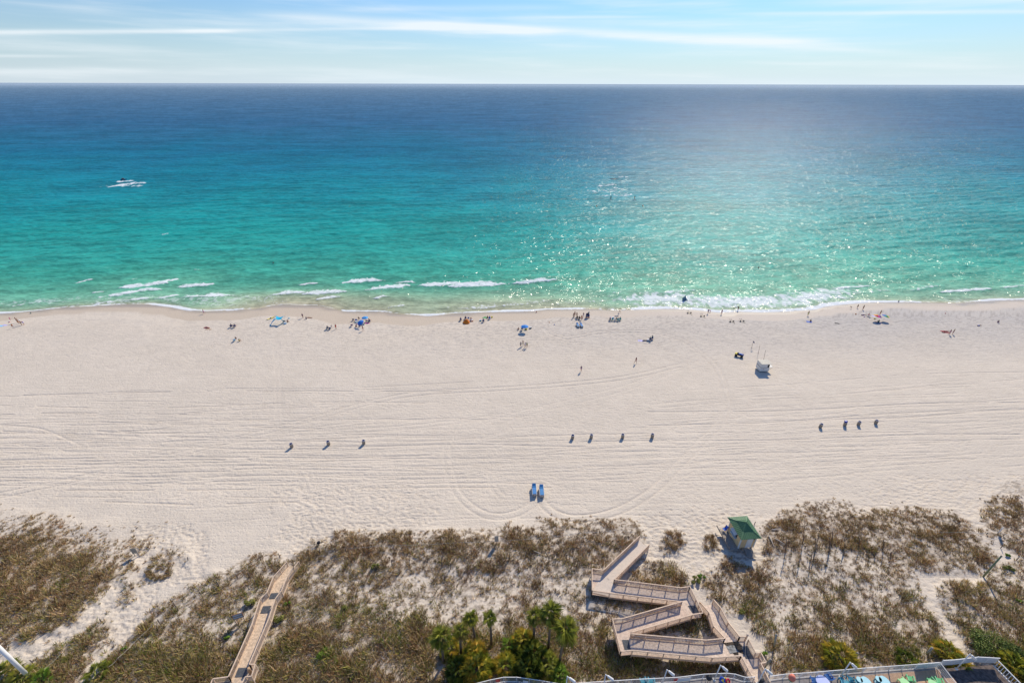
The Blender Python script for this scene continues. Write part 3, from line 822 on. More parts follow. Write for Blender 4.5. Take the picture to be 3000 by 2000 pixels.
CLEAR = [[f2(*p) for p in [(1010, 330), (870, 500), (815, 650), (735, 735), (655, 975), (440, 1520), (440, 1600), (600, 1600), (690, 1400), (870, 900), (940, 700), (1010, 530), (1120, 400)]],
         [f4(*p) for p in [(675, 270), (760, 350), (455, 650), (1110, 760), (1200, 960), (1150, 975), (600, 1135), (560, 1170), (1420, 1220), (1600, 1345), (1500, 1350), (1320, 1365), (520, 1310), (440, 1030), (540, 1010), (1050, 860), (990, 870), (410, 790), (250, 760), (250, 560), (350, 575)]],
         [f4(*p) for p in [(1240, 850), (1330, 850), (1460, 1060), (1560, 1180), (1640, 1200), (1700, 1310), (1780, 1380), (1800, 1560), (1700, 1560), (1570, 1340), (1430, 1240), (1330, 1080)]],
         [f4(*p) for p in [(1440, 250), (1540, 380), (1680, 420), (1700, 540), (1640, 520), (1400, 420), (1390, 300)]],
         [(1350, 2040), (1401, 1996), (1476, 1980), (1514, 1980), (1624, 1997), (1696, 1997), (1988, 1980), (2130, 1969), (2210, 1978), (2350, 1970), (2753, 1938), (2930, 1926), (3000, 1990), (3400, 2100), (3400, 2300), (1000, 2300)]]
for Pp in CLEAR: keepm &= ~_inp(Pp, uu, vv)
GX, GY, uu, vv, cv, pt = [a[keepm] for a in (GX, GY, uu, vv, cv, pt)]
gz = ground(GX, GY)
hum = fbm(GX / 1.7, GY / 1.5, 131, 2)
size = (.22 + np.clip(cv * 1.1 - pt + .25, 0, 1) * .9 + np.clip(hum - .45, 0, 1) * 2.2 + RNG.uniform(-.08, .2, len(GX))) * np.interp(vv, [1450, 1560, 1750, 2000], [.75, .95, 1.0, 1.35])
V_, F__, C_ = tufts(GX, GY, gz, size, pal_for(uu, vv, len(GX)), 26, 3)
mg = ml('dry_dune_grass')
gr = np_mesh('dune_grass', V_, F__, mg, kind='stuff', smooth=False, colors=C_)
tag(gr, 'dry brown and olive dune grass covering the sand dunes', 'dune grass')
print('tufts', len(GX), 'tris', len(F__))


def grass_clump(u, v, ru, rv, n, label, seed, group=None):
    r = np.random.default_rng(seed); a = r.uniform(0, 6.283, n); q = r.uniform(.35, 1, n) ** .5
    pu = u + np.cos(a) * q * ru; pv = v + np.sin(a) * q * rv
    P = np.array([tuple(G(x, y)) for x, y in zip(pu, pv)])
    V, F, C = tufts(P[:, 0], P[:, 1], P[:, 2], r.uniform(.6, 1.05, n), pal_for(pu, pv, n), 30, seed)
    c0 = G(u, v)
    o = np_mesh('grass_clump', V - np.array(c0), F, mg, smooth=False, colors=C)
    o.location = c0
    tag(o, label, 'grass clump', group)
grass_clump(1974, 1582, 27, 26, 34, 'round ring of dry grass alone on the sand left of the green roofed kiosk', 5)
grass_clump(2078, 1588, 17, 23, 22, 'small grass clump on the sand just left of the green roofed kiosk', 6)
grass_clump(465, 1672, 42, 26, 46, 'long dark grass clump standing between the two sand paths at the left', 8)


# ------------------------------------------------------------------ fan palms
def leafmat(name, cols, rnd=.5):
    m = bpy.data.materials.new(name); m.use_nodes = True
    t = NT(m.node_tree); t.n.clear()
    oi = t.new('ShaderNodeObjectInfo')
    cr = t.new('ShaderNodeValToRGB'); cr.color_ramp.interpolation = 'LINEAR'
    e = cr.color_ramp.elements
    while len(e) < len(cols): e.new(.5)
    for i, c_ in enumerate(cols): e[i].position = i / (len(cols) - 1); e[i].color = (*c_, 1)
    t.l.new(oi.outputs['Random'], cr.inputs[0])
    d = t.new('ShaderNodeBsdfPrincipled', ins={'Base Color': cr.outputs[0], 'Roughness': .45, 'Specular IOR Level': .45})
    tr = t.new('ShaderNodeBsdfTranslucent', ins={'Color': cr.outputs[0]})
    mx = t.new('ShaderNodeMixShader', ins={0: .3, 1: d.outputs[0], 2: tr.outputs[0]})
    o = t.new('ShaderNodeOutputMaterial'); t.l.new(mx.outputs[0], o.inputs[0])
    return m
M_PALM = leafmat('palm_leaf', [(.19, .23, .04), (.31, .34, .05), (.46, .46, .08), (.34, .35, .08), (.55, .42, .14)])
M_YEL = leafmat('palmetto_leaf', [(.20, .24, .04), (.38, .40, .05), (.62, .50, .07), (.70, .46, .08), (.30, .34, .05)])
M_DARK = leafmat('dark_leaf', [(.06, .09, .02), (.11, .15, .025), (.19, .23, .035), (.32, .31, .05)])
M_LIME = leafmat('lime_leaf', [(.18, .29, .04), (.28, .42, .06), (.34, .44, .08)])
M_TRUNK = mat('palm_trunk', (.16, .12, .085), .9, .4, 14, stretch=(1, 1, 3), bump=.6)


def fan_mesh(name, R=.62, n=15, droop=.25, pet=.55, seed=0):
    """petiole along +X, then a fan of pointed leaflets"""
    r = random.Random(seed); b = MB()
    b.tube([(0, 0, 0), (pet * .5, 0, .05), (pet, 0, .02)], [.022, .016, .012], 3, False)
    for i in range(n):
        a = math.radians(-108 + 216 * i / (n - 1)) + r.uniform(-.04, .04)
        L = R * (1 - .25 * abs(a) / 2) * r.uniform(.8, 1.2); wd = .034
        d = Vector((math.cos(a), math.sin(a), 0)); s_ = Vector((-d.y, d.x, 0))
        o_ = Vector((pet, 0, .02))
        m_ = o_ + d * L * .55 + Vector((0, 0, .05 - droop * .12)); tip = o_ + d * L + Vector((0, 0, -droop * L * r.uniform(.6, 1.5)))
        b.poly([o_, m_ - s_ * wd, tip]); b.poly([o_, tip, m_ + s_ * wd])
    me = bpy.data.meshes.new(name); me.from_pydata(b.v, [], b.f); me.update()
    return me


FANS = {}
def fans(m):
    if m.name not in FANS:
        L = []
        for i in range(4):
            me = fan_mesh('frond', .62, 15, .25 + .12 * i, .55, i); me.materials.append(m); L.append(me)
        FANS[m.name] = L
    return FANS[m.name]


def crown(parent, z, m, n, sc_, rnd, lo=-40, hi=85, name='frond', spread=0.0):
    L = fans(m)
    for i in range(n):
        a = i * 2.39996 + rnd.uniform(-.2, .2); t_ = (i + .5) / n
        e_ = math.radians(hi + (lo - hi) * t_ + rnd.uniform(-8, 8)); s = sc_ * 1.3 * rnd.uniform(.8, 1.15)
        rr_ = rnd.uniform(0, spread)
        mt = Matrix.Translation((math.cos(a) * rr_, math.sin(a) * rr_, z)) @ Matrix.Rotation(a, 4, 'Z') @ Matrix.Rotation(-e_, 4, 'Y') @ Matrix.Rotation(rnd.uniform(-.5, .5), 4, 'X') @ Matrix.Scale(s, 4)
        inst(name, L[i % 4], parent, None, mt)


def find_h(base, v_top):
    lo_, hi_ = .1, 14
    for _ in range(30):
        mid_ = (lo_ + hi_) / 2
        if float(proj(base.x, base.y, base.z + mid_)[1]) > v_top: lo_ = mid_
        else: hi_ = mid_
    return lo_


def palm(bu, bv, cu, cvv, label, sc=1.0, n=26, seed=0, m=M_PALM):
    b = G(bu, bv); h = find_h(b, cvv)
    top = W(cu, cvv, b.z + h)
    rd = random.Random(seed)
    t_ = thing('palm_tree', label, 'palm tree', b, 0, 'fan palms by the pool fence')
    d = top - b
    pts = [Vector((0, 0, -.2)), Vector((d.x * .15, d.y * .15, d.z * .4)), Vector((d.x * .5, d.y * .5, d.z * .75)), Vector((d.x, d.y, d.z))]
    MB().tube(pts, [.17, .15, .15, .19], 9).build('trunk', M_TRUNK, t_, True)
    s = MB(); rd2 = random.Random(seed + 3)
    for i in range(16):
        z = d.z * (.72 + .27 * i / 16); a = i * 2.4; f = z / d.z
        c0 = Vector((d.x * f ** 2, d.y * f ** 2, z)); o_ = Vector((math.cos(a), math.sin(a), .9))
        s.beam(c0 + o_ * .12, c0 + o_ * .34, .07, .02)
    s.build('leaf_bases', M_TRUNK, t_, kind='stuff')
    e = bpy.data.objects.new('crown', None); link(e, t_); e.location = (d.x, d.y, d.z)
    crown(e, 0, m, n, sc, rd)
    return t_


palm(1392, 1880, 1379, 1812, 'slim palm tree with a small crown, upper left one of the left pair', .72, 20, 1)
palm(1440, 1888, 1435, 1811, 'slim palm tree with a small crown, just right of its twin above the bushes', .74, 20, 2)
palm(1563, 1882, 1567, 1806, 'pale crowned palm tree on the left side of the three palm group', .82, 24, 3)
palm(1607, 1897, 1612, 1796, 'tallest palm tree with the fullest dark crown and rough trunk', 1.05, 30, 4)
palm(1638, 1948, 1660, 1846, 'leaning palm tree with a wide crown, rightmost of the palms', 1.15, 30, 5)
palm(1300, 1940, 1293, 1868, 'palm tree with wide dark fronds, leftmost of the palms', 1.05, 26, 6)
palm(1351, 1915, 1349, 1848, 'small yellowing palm tree between the dark left palm and the slim pair', .72, 20, 7)


def bush(u, v, r_px, label, m, n=44, cat='shrub', seed=0, hgt=.8, group='saw palmetto bushes', name='palmetto_bush'):
    b = G(u, v); px = abs(float(proj(b.x + 1, b.y, b.z)[0]) - float(proj(b.x, b.y, b.z)[0]))
    R = r_px / px
    t_ = thing(name, label, cat, b, 0, group)
    rd = random.Random(seed + 50)
    L = fans(m); k_ = n
    MB().lathe([(R * .35, 0), (R * .3, hgt * .25), (R * .1, hgt * .4)], n=8).build('stem_base', MATS.get('palm_trunk'), t_)
    for i in range(k_):
        a = i * 2.39996; q = math.sqrt((i + .5) / k_)
        e_ = math.radians(85 - 65 * q + rd.uniform(-14, 14)); s = rd.uniform(.75, 1.15) * (.75 + .25 * R)
        mt = Matrix.Translation((math.cos(a) * q * R * .55, math.sin(a) * q * R * .55, hgt * (.75 - .55 * q * q) + rd.uniform(-.1, .1))) @ Matrix.Rotation(a, 4, 'Z') @ Matrix.Rotation(-e_, 4, 'Y') @ Matrix.Rotation(rd.uniform(-.6, .6), 4, 'X') @ Matrix.Scale(s, 4)
        inst('frond', L[i % 4], t_, None, mt)
    return t_


bush(1534, 1890, 30, 'golden palmetto bush at the upper left of the dark right thicket', M_YEL, 48, seed=1, hgt=1.6)
bush(1392, 1925, 30, 'yellow green palmetto bush behind the large left palmetto', M_YEL, 44, seed=2, hgt=1.6)
bush(1396, 1968, 44, 'largest yellow palmetto bush in front of the slim palms, touching the curved fence', M_YEL, 66, seed=3, hgt=2.2)
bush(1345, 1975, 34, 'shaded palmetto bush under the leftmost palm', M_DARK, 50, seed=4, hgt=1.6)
bush(1482, 1958, 32, 'low orange tipped palmetto bush between the left and right thickets', M_YEL, 48, seed=5, hgt=1.1)
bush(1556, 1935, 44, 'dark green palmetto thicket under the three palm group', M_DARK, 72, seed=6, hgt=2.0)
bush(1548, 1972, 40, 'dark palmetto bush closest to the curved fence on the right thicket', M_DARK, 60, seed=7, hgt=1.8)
bush(1603, 1962, 34, 'green palmetto bush at the right edge of the dark thicket', M_PALM, 50, seed=8, hgt=1.5)
bush(1637, 1985, 22, 'small lime green bush just left of a white lamp head', M_LIME, 34, seed=9, hgt=1.0)
bush(1492, 1895, 13, 'tiny bright green shrub left of the golden palmetto', M_LIME, 16, seed=10, hgt=.6, group='small green shrubs')
bush(1320, 1905, 22, 'yellow palmetto clump below the leftmost palm crown', M_YEL, 30, seed=21, hgt=1.2)
bush(2454, 1938, 44, 'big round palmetto bush in the dunes just behind the pool fence', M_YEL, 76, seed=11, hgt=1.7)
bush(2768, 1920, 30, 'palmetto bush beside the corner lamp and the white panel wall', M_YEL, 44, seed=12, hgt=1.4)
bush(2802, 1958, 26, 'palmetto bush inside the white panel wall below its lamp', M_YEL, 34, seed=13, hgt=1.2)
bush(2960, 1960, 34, 'palmetto bush beyond the louvred white railing at the lower right', M_YEL, 44, seed=14, hgt=1.4)
bush(2998, 1985, 26, 'palmetto bush in the lower right corner', M_YEL, 36, seed=15, hgt=1.2)
bush(22, 1992, 40, 'palmetto bush at the foot of the white pole in the lower left corner', M_PALM, 60, seed=16, hgt=1.5)
bush(72, 1990, 24, 'palmetto bush just right of the white pole base', M_PALM, 34, seed=17, hgt=1.3)
bush(290, 1978, 24, 'bluish green palmetto beside the narrow sand path at the lower left', M_PALM, 30, seed=18, hgt=.8)
bush(2652, 1940, 20, 'dark green shrub at the foot of the pool fence left of the corner lamp', M_DARK, 26, seed=19, hgt=.9, group='small green shrubs')
bush(120, 1996, 20, 'bright green low shrub in front of the grass at the lower left', M_LIME, 24, seed=20, hgt=.5, group='small green shrubs')


def leafy(u, v, r_px, hgt, label, cols, n, seed, name='leafy_shrub', cat='shrub', group='small green shrubs', rv=.6):
    """rounded broad-leaf shrub: thousands of leaf faces through the crown's volume, over a branching stem"""
    b = G(u, v); px = abs(float(proj(b.x + 1, b.y, b.z)[0]) - float(proj(b.x, b.y, b.z)[0])); R = r_px / px
    r = np.random.default_rng(seed)
    t_ = thing(name, label, cat, b, 0, group)
    k = max(4, int(R * 5)); ca = r.uniform(0, 6.28, k); cq = r.uniform(0, 1, k) ** .5 * .8
    cc = np.stack([np.cos(ca) * cq * R, np.sin(ca) * cq * R * rv, hgt * (.45 + .35 * r.uniform(0, 1, k) * (1 - cq ** 2))], 1)
    ci = r.integers(0, k, n); d = r.normal(0, 1, (n, 3)); d /= np.linalg.norm(d, axis=1)[:, None]
    P = cc[ci] + d * (r.uniform(.5, 1, (n, 1)) ** .4) * np.array([R * .33, R * .3, hgt * .38]) * r.uniform(.75, 1.1, (n, 1))
    P[:, 2] = np.clip(P[:, 2], .02, None)
    a = r.normal(0, 1, (n, 3)); a /= np.linalg.norm(a, axis=1)[:, None]; bb = np.cross(a, d); bb /= np.linalg.norm(bb, axis=1)[:, None] + 1e-6
    s = r.uniform(.06, .12, (n, 1))
    V = np.stack([P - a * s, P + bb * s * .6, P + a * s, P - bb * s * .6], 1).reshape(-1, 3)
    F = np.arange(n * 4).reshape(-1, 4)
    cl = np.array(cols)[r.integers(0, len(cols), n)] * r.uniform(.7, 1.3, (n, 1))
    np_mesh('foliage', V, F, mg, kind=None, smooth=False, colors=np.repeat(cl, 4, 0), parent=t_)
    s_ = MB()
    for i in range(5):
        q = cc[i % k]; s_.tube([(0, 0, -.1), (q[0] * .5, q[1] * .5, q[2] * .6), tuple(q)], [.05, .035, .015], 5)
    s_.build('stem', M_TRUNK, t_)
GRN = [(.13, .18, .04), (.20, .25, .06), (.30, .33, .10), (.08, .11, .03)]
leafy(2905, 1902, 62, 1.7, 'wide rounded green sea grape shrub above the panel wall at the lower right', GRN, 4200, 1, rv=.9)
leafy(2975, 1935, 40, 1.5, 'green sea grape shrub right of the louvred railing', GRN, 2200, 2, rv=.9)
OL = [(.20, .22, .05), (.28, .28, .06), (.36, .33, .10)]
LG = [(.22, .36, .04), (.30, .46, .06), (.16, .25, .04)]
for i, (u, v, r_, h_, lab, cl) in enumerate([
    (735, 1772, 20, .8, 'olive green shrub left of the left boardwalk near its bend', OL), (822, 1815, 26, .6, 'spreading green shrub right of the left boardwalk', OL),
    (1102, 1664, 13, .8, 'round olive bush alone in the middle dune', OL), (2054, 1690, 13, .5, 'bright lime shrub above the beach stairs', LG), (2020 + 15, 1702, 18, .6, 'dark green shrub beside the bright lime one above the stairs', OL),
    (2948, 1628, 9, .4, 'bright green shrub beside the top of the tall green post', LG), (2955, 1668, 16, .5, 'green shrub in the dune right of the tall green post', OL),
    (840, 1770, 12, .5, 'small green shrub touching the right rail of the left boardwalk', LG), (948, 1915, 26, .5, 'yellow green patch of shrub in the lower left middle dune', LG), (2240, 1918, 13, .5, 'lime shrub right of the stair landing', LG),
    (366, 1898, 9, .4, 'tiny lime shrub beside the rope fence at the lower left', LG), (2166, 1793, 14, .5, 'pale green shrub beside the right stair railing', OL), (2985, 1760, 9, .4, 'tiny lime shrub at the right edge of the dune', LG),
    (665, 1868, 10, .4, 'small green shrub left of the long shadow of the info board', LG), (1010, 1785, 14, .5, 'olive shrub in the middle dune right of the sand streak', OL)]):
    leafy(u, v, r_, h_, lab, cl, int(r_ * 26), 30 + i)
# ------------------------------------------------------------------ timber walkways
M_WOOD = mat('walkway_timber', (.60, .46, .36), .8, .14, 3.0, stretch=(1, 1, 6))
M_RAIL = mat('rail_timber', (.66, .49, .35), .75, .16, 5.0)
M_DECK = mat('deck_board', (.66, .52, .41), .85, .2, 4.0, rnd=.12)
M_DECKW = mat('deck_board_tan', (.62, .47, .33), .85, .25, 4.0)
M_MAT = mat('dark_floor_mat', (.085, .09, .10), .9, .3, 5.0)
M_MATP = mat('worn_floor_mat', (.25, .25, .24), .9, .75, 3.2)
M_STEEL = mat('steel_handrail', (.62, .63, .64), .35, .05, 4, metal=.7)
M_WHITE = mat('white_paint', (.80, .78, .74), .45, .06, 3)
M_GREYP = mat('weathered_wood', (.30, .26, .22), .9, .25, 9, stretch=(1, 1, 3))
M_SANDM = mat('drift_sand', (.62, .525, .435), .95, .08, 4, bump=.8)
RH = 1.05


def lerp(a, b, t): return a + (b - a) * t


def railing(t_, top, post=1.75, name_l='', base_h=RH, leg=.5, grab=False, m=M_RAIL, pitch=.125, bw_=.036):
    """top: list of points on the hand rail. One part per rail, per post; the thin balusters of a run are joined"""
    org = t_.location
    bal = MB()
    for i in range(len(top) - 1):
        a, b = top[i], top[i + 1]; L = (b - a).length; n = max(1, round(L / post))
        MB().beam(a, b, .11, .045).build('top_rail', m, t_, org=org)
        dz = Vector((0, 0, 1))
        MB().beam(a - dz * (.12), b - dz * (.12), .045, .09).build('upper_rail', m, t_, org=org)
        MB().beam(a - dz * (base_h - .08), b - dz * (base_h - .08), .045, .09).build('lower_rail', m, t_, org=org)
        for k in range(n + (1 if i == len(top) - 2 else 0)):
            p = lerp(a, b, k / n)
            MB().beam(p - dz * (base_h + leg), p - dz * .03, .10, .10, (0, 1, 0)).build('post', m, t_, org=org)
        nb = int(L / pitch)
        for k in range(1, nb):
            p = lerp(a, b, k / nb)
            bal.beam(p - dz * (base_h - .05), p - dz * .1, bw_, bw_, (0, 1, 0))
        if grab:
            s = (b - a).cross(dz).normalized() * (.14 if grab > 0 else -.14)
            MB().tube([a + s - dz * .2, b + s - dz * .2], .025, 6).build('grab_rail', M_STEEL, t_, org=org)
    bal.build('balusters', m, t_, org=org, kind='stuff')


def deck(t_, quad, m=M_DECK, pitch=.145, name='deck_boards', thick=.045):
    """quad = l0, r0, l1, r1: boards run from the left to the right edge"""
    l0, r0, l1, r1 = quad; L = ((l1 + r1) / 2 - (l0 + r0) / 2).length; n = max(1, int(L / pitch)); b = MB()
    for i in range(n):
        a0, a1 = i / n, (i + .94) / n
        p = [lerp(l0, l1, a0), lerp(r0, r1, a0), lerp(r0, r1, a1), lerp(l0, l1, a1)]
        b.prism([q - Vector((0, 0, thick)) for q in p], (0, 0, thick))
    b.build(name, m, t_, org=t_.location, kind='stuff')
    for e0, e1 in ((l0, l1), (r0, r1)):
        MB().beam(e0 - Vector((0, 0, .16)), e1 - Vector((0, 0, .16)), .05, .20).build('side_joist', M_RAIL, t_, org=t_.location)


def rail_pts(fn, pts, lift=RH):
    return [W(*fn(p[0], p[1]), p[2] + lift) for p in pts]
def down(p, h=RH): return Vector((p.x, p.y, p.z - h))


# left boardwalk
lw = thing('boardwalk', 'long straight timber boardwalk at the left running from the dunes down to the beach', 'boardwalk', G(760, 1850))
LL = rail_pts(f2, [(1010, 330, 2.15), (870, 490, 2.35), (810, 640, 2.5), (735, 715, 2.6), (655, 965, 2.85), (415, 1500, 3.25)])
LR = rail_pts(f2, [(1132, 325, 2.15), (1015, 480, 2.35), (955, 625, 2.5), (890, 712, 2.6), (830, 900, 2.85), (628, 1372, 3.25)])
railing(lw, LL); railing(lw, LR)
for i in range(5): deck(lw, (down(LL[i]), down(LR[i]), down(LL[i + 1]), down(LR[i + 1])), M_DECKW)
LJ = rail_pts(f2, [(628, 1372, 3.25), (690, 1375, 3.25), (650, 1495, 3.25), (590, 1500, 3.25), (545, 1580, 3.3), (480, 1750, 3.4)])
railing(lw, LJ)
LB = rail_pts(f2, [(415, 1500, 3.25), (255, 1522, 3.25), (205, 1640, 3.25)])
railing(lw, LB)
LE = rail_pts(f2, [(455, 1545, 3.28), (395, 1700, 3.4)])
deck(lw, (down(LL[5]), down(LJ[0]), down(LE[0]), down(LJ[3])), M_DECKW)
deck(lw, (down(LE[0]), down(LJ[3]), down(LE[1]), down(LJ[5])), M_DECKW)
deck(lw, (down(LJ[0]) , down(LJ[1]), down(LJ[3]), down(LJ[2])), M_DECKW)
deck(lw, (down(LB[1]), down(LB[0]), down(LB[2]), down(LE[1])), M_GREYP)


def floor_mat(t_, pts, m, z, label=None, name='floor_mat'):
    b = MB(); P = [W(u, v, z + .006) for u, v in pts]
    b.prism(P, (0, 0, .025)); return b.build(name, m, t_, org=t_.location if t_ else None, label=label)
floor_mat(lw, [f2(850, 650), f2(930, 646), f2(898, 703), f2(830, 706)], M_MAT, 2.57)
floor_mat(lw, [f2(770, 782), f2(856, 777), f2(820, 852), f2(740, 857)], M_MAT, 2.72)
floor_mat(lw, [f2(518, 1412), f2(622, 1408), f2(600, 1500), f2(482, 1505)], M_MAT, 3.26)
pb = W(736, 1972, 3.25); sh_ = thing('shower_post', 'thick round tan wooden post standing at the jog of the left boardwalk', 'post', pb)
h_ = find_h(pb, 1950)
MB().lathe([(.17, 0), (.17, 1.15), (.15, 1.22), (.06, 1.26)], n=12).build('shaft', mat('tan_pole', (.55, .33, .17), .6, .2, 4), sh_, True)
MB().lathe([(.20, .0), (.20, .08)], n=12).build('collar', M_RAIL, sh_)

# zigzag ramp
zw = thing('zigzag_ramp', 'timber zigzag access ramp with three folded runs between the dunes and the pool', 'ramp', G(1900, 1850))
z0, z1_, z2_, z3_ = 2.5, 2.95, 3.4, 3.85
S_L = rail_pts(f4, [(676, 266, 2.2), (355, 570, 2.45), (255, 555, z0), (257, 747, z0)])
S_R = rail_pts(f4, [(760, 342, 2.2), (452, 652, z0)])
railing(zw, S_L); railing(zw, S_R)
R1U = rail_pts(f4, [(452, 652, z0), (1040, 724, z1_), (1120, 714, z1_)])
R1L = rail_pts(f4, [(257, 747, z0), (410, 770, z0), (1050, 848, z1_)])
railing(zw, R1U, grab=1); railing(zw, R1L, grab=-1)
RL1 = rail_pts(f4, [(1120, 714, z1_), (1236, 946, z1_)])
railing(zw, RL1)
R2U = rail_pts(f4, [(1050, 846, z1_), (530, 994, z2_), (435, 1001, z2_)])
R2L = rail_pts(f4, [(1236, 946, z1_), (1140, 962, z1_), (602, 1118, z2_)])
railing(zw, R2U, grab=-1); railing(zw, R2L)
RL2 = rail_pts(f4, [(435, 1001, z2_), (510, 1286, z2_)])
railing(zw, RL2)
R3U = rail_pts(f4, [(602, 1130, z2_), (1262, 1186, z3_), (1430, 1170, z3_)])
R3L = rail_pts(f4, [(510, 1286, z2_), (612, 1276, z2_), (1320, 1340, z3_), (1572, 1324, z3_)])
railing(zw, R3U, grab=1); railing(zw, R3L, grab=-1)
D = down
deck(zw, (D(R1L[0]), D(R1L[1]), D(S_L[2]), D(R1U[0])), pitch=.145)
deck(zw, (D(R1L[1]), D(R1U[0]), D(R1L[2]), D(R1U[1])))
q1 = D(R1L[2])
deck(zw, (D(R1L[2]), D(R1U[1]), D(R2L[0]), D(R1U[2])))
deck(zw, (D(R1L[2]), lerp(D(R1L[2]), D(R2L[0]), .03), D(R2L[1]), D(R2L[0])))
deck(zw, (D(R2U[0]), D(R2L[1]), D(R2U[1]), D(R2L[2])))
deck(zw, (D(R2U[1]), D(R2L[2]), D(R2U[2]), D(R3L[0])))
deck(zw, (D(R2L[2]), D(R3U[0]), D(R3L[0]), D(R3L[1])))
deck(zw, (D(R3L[1]), D(R3U[0]), D(R3L[2]), D(R3U[1])))
ST_L = rail_pts(f4, [(1430, 1170, z3_), (1330, 1062, 2.95), (1290, 942, 2.9), (1210, 850, 2.25)])
ST_R = rail_pts(f4, [(1560, 1156, z3_), (1460, 1030, 2.95), (1390, 900, 2.9), (1330, 830, 2.25)])
deck(zw, (D(R3L[2]), D(R3U[1]), D(R3L[3]), D(ST_R[0])))
# sand blown over the first run
P = []
a0, a1, b0, b1 = D(S_L[0]), D(S_R[0]), D(S_L[1]), D(S_R[1])
for i in range(13):
    row = []
    for j in range(7):
        p = lerp(lerp(a0, b0, i / 12), lerp(a1, b1, i / 12), j / 6)
        row.append((p.x, p.y, p.z + .05 + .06 * random.random()))
    P.append(row)
deck(zw, (D(S_L[0]), D(S_R[0]), D(S_L[1]), D(S_R[1])))
deck(zw, (D(S_L[2]), D(S_L[1]), D(S_L[3]), D(S_R[1])))
MB().grid(P).build('drifted_sand', M_SANDM, zw, True, org=zw.location)
P = []
a0, a1, b0, b1 = D(S_L[1]), D(S_R[1]), lerp(D(S_L[3]), D(S_L[2]), .1), lerp(D(R1L[1]), D(R1L[2]), .1)
for i in range(9):
    row = []
    for j in range(7):
        p = lerp(lerp(a0, b0, i / 8), lerp(a1, b1, i / 8), j / 6)
        row.append((p.x, p.y, p.z + .035 + .06 * random.random()))
    P.append(row)
MB().grid(P).build('drifted_sand', M_SANDM, zw, True, org=zw.location)
floor_mat(zw, [f4(1100, 884), f4(1160, 880), f4(1210, 940), f4(1140, 948)], M_MAT, z1_)
floor_mat(zw, [f4(518, 1186), f4(578, 1184), f4(596, 1272), f4(544, 1278)], M_MAT, z2_)
# stairs with their landing and the walk to the pool
sw_ = thing('beach_stairs', 'timber stairway of two flights beside the zigzag ramp, leading on to the pool deck', 'stairs', G(2080, 1830))
railing(sw_, ST_L); railing(sw_, ST_R)
def flight(A0, B0, A1, B1, n):
    for i in range(n):
        t0 = i / n; z = A0.z + (A1.z - A0.z) * (i + .5) / n
        p = [lerp(A0, A1, t0), lerp(B0, B1, t0), lerp(B0, B1, (i + .86) / n), lerp(A0, A1, (i + .86) / n)]
        p = [Vector((q.x, q.y, z - .045)) for q in p]
        MB().prism(p, (0, 0, .045)).build('step', M_DECK, sw_, org=sw_.location)
flight(D(ST_L[0]), D(ST_R[0]), D(ST_L[1]), D(ST_R[1]), 6)
deck(sw_, (D(ST_L[1]), D(ST_R[1]), D(ST_L[2]), D(ST_R[2])))
flight(D(ST_L[2]), D(ST_R[2]), D(ST_L[3]), D(ST_R[3]), 4)
WR = rail_pts(f4, [(1560, 1156, z3_), (1622, 1155, z3_)]); railing(sw_, WR)
WR2 = rail_pts(f4, [(1640, 1180, z3_), (1702, 1302, z3_), (1746, 1296, z3_), (1792, 1382, z3_), (1746, 1390, z3_), (1830, 1560, 4.0)])
railing(sw_, WR2)
WL2 = rail_pts(f4, [(1572, 1324, z3_), (1700, 1560, 4.0)])
railing(sw_, WL2)
deck(sw_, (D(ST_L[0]), D(ST_R[0]), D(WL2[0]), D(WR2[1])))
deck(sw_, (D(ST_R[0]), D(WR[1]), lerp(D(ST_R[0]), D(WL2[0]), .6), D(WR2[1])))
deck(sw_, (D(WL2[0]), D(WR2[1]), lerp(D(WL2[0]), D(WL2[1]), .6), D(WR2[4])))
deck(sw_, (lerp(D(WL2[0]), D(WL2[1]), .6), D(WR2[4]), D(WL2[1]), D(WR2[5])))
deck(sw_, (D(WR2[1]), D(WR2[2]), D(WR2[4]), D(WR2[3])))
floor_mat(sw_, [f4(1438, 1240), f4(1505, 1230), f4(1545, 1290), f4(1475, 1308)], M_MATP, z3_)
floor_mat(sw_, [f4(1572, 1242), f4(1628, 1240), f4(1682, 1352), f4(1612, 1352)], M_MAT, z3_)
lp = WR[1]; ft = thing('finial_post', 'round topped post on the corner of the stair landing rail', 'post', (lp.x, lp.y, z3_))
MB().beam((0, 0, 0), (0, 0, 1.3), .14, .14).build('shaft', M_RAIL, ft); MB().lathe([(.05, 0), (.13, .08), (.13, .16), (.05, .24)], (0, 0, 1.3), 10).build('ball_top', M_WOOD, ft, True)

# ------------------------------------------------------------------ kiosk with the green roof
M_GRN = mat('green_metal_roof', (.085, .185, .085), .55, .10, 1.5, spec=.5)
M_YELW = mat('yellow_boarding', (.72, .53, .28), .8, .1, 3, stretch=(6, 6, .6))
M_PWH = mat('pale_door', (.66, .68, .66), .6, .06, 3)
M_DARKW = mat('dark_trim_and_shade', (.05, .05, .055), .8, .1)  # dark trim colour, also painted shade for the inside of openings
kz = 1.95
def KP(u, v, z): return W(u, v, z)
zf = kz + .35; zr = kz + 2.95
fl_ = W(2163, 1603, zf); fr_ = W(2207, 1599.5, zf)
ex = (fr_ - fl_); wx = ex.length; ex.normalize(); ey = Vector((-ex.y, ex.x, 0))
RFL, RFR, RBL, RBR = W(2172, 1580.5, zr), W(2231.5, 1574, zr), W(2132, 1514, zr), W(2187, 1509, zr)
wy = ((RBL - RFL).length + (RBR - RFR).length) / 2
print('kiosk wall width', wx, 'roof', (RFR - RFL).length, (RBR - RBL).length, wy, 'drop', (RFL - fl_).dot(ex), (RFL - fl_).dot(ey))
cen = (RFL + RFR + RBL + RBR) / 4
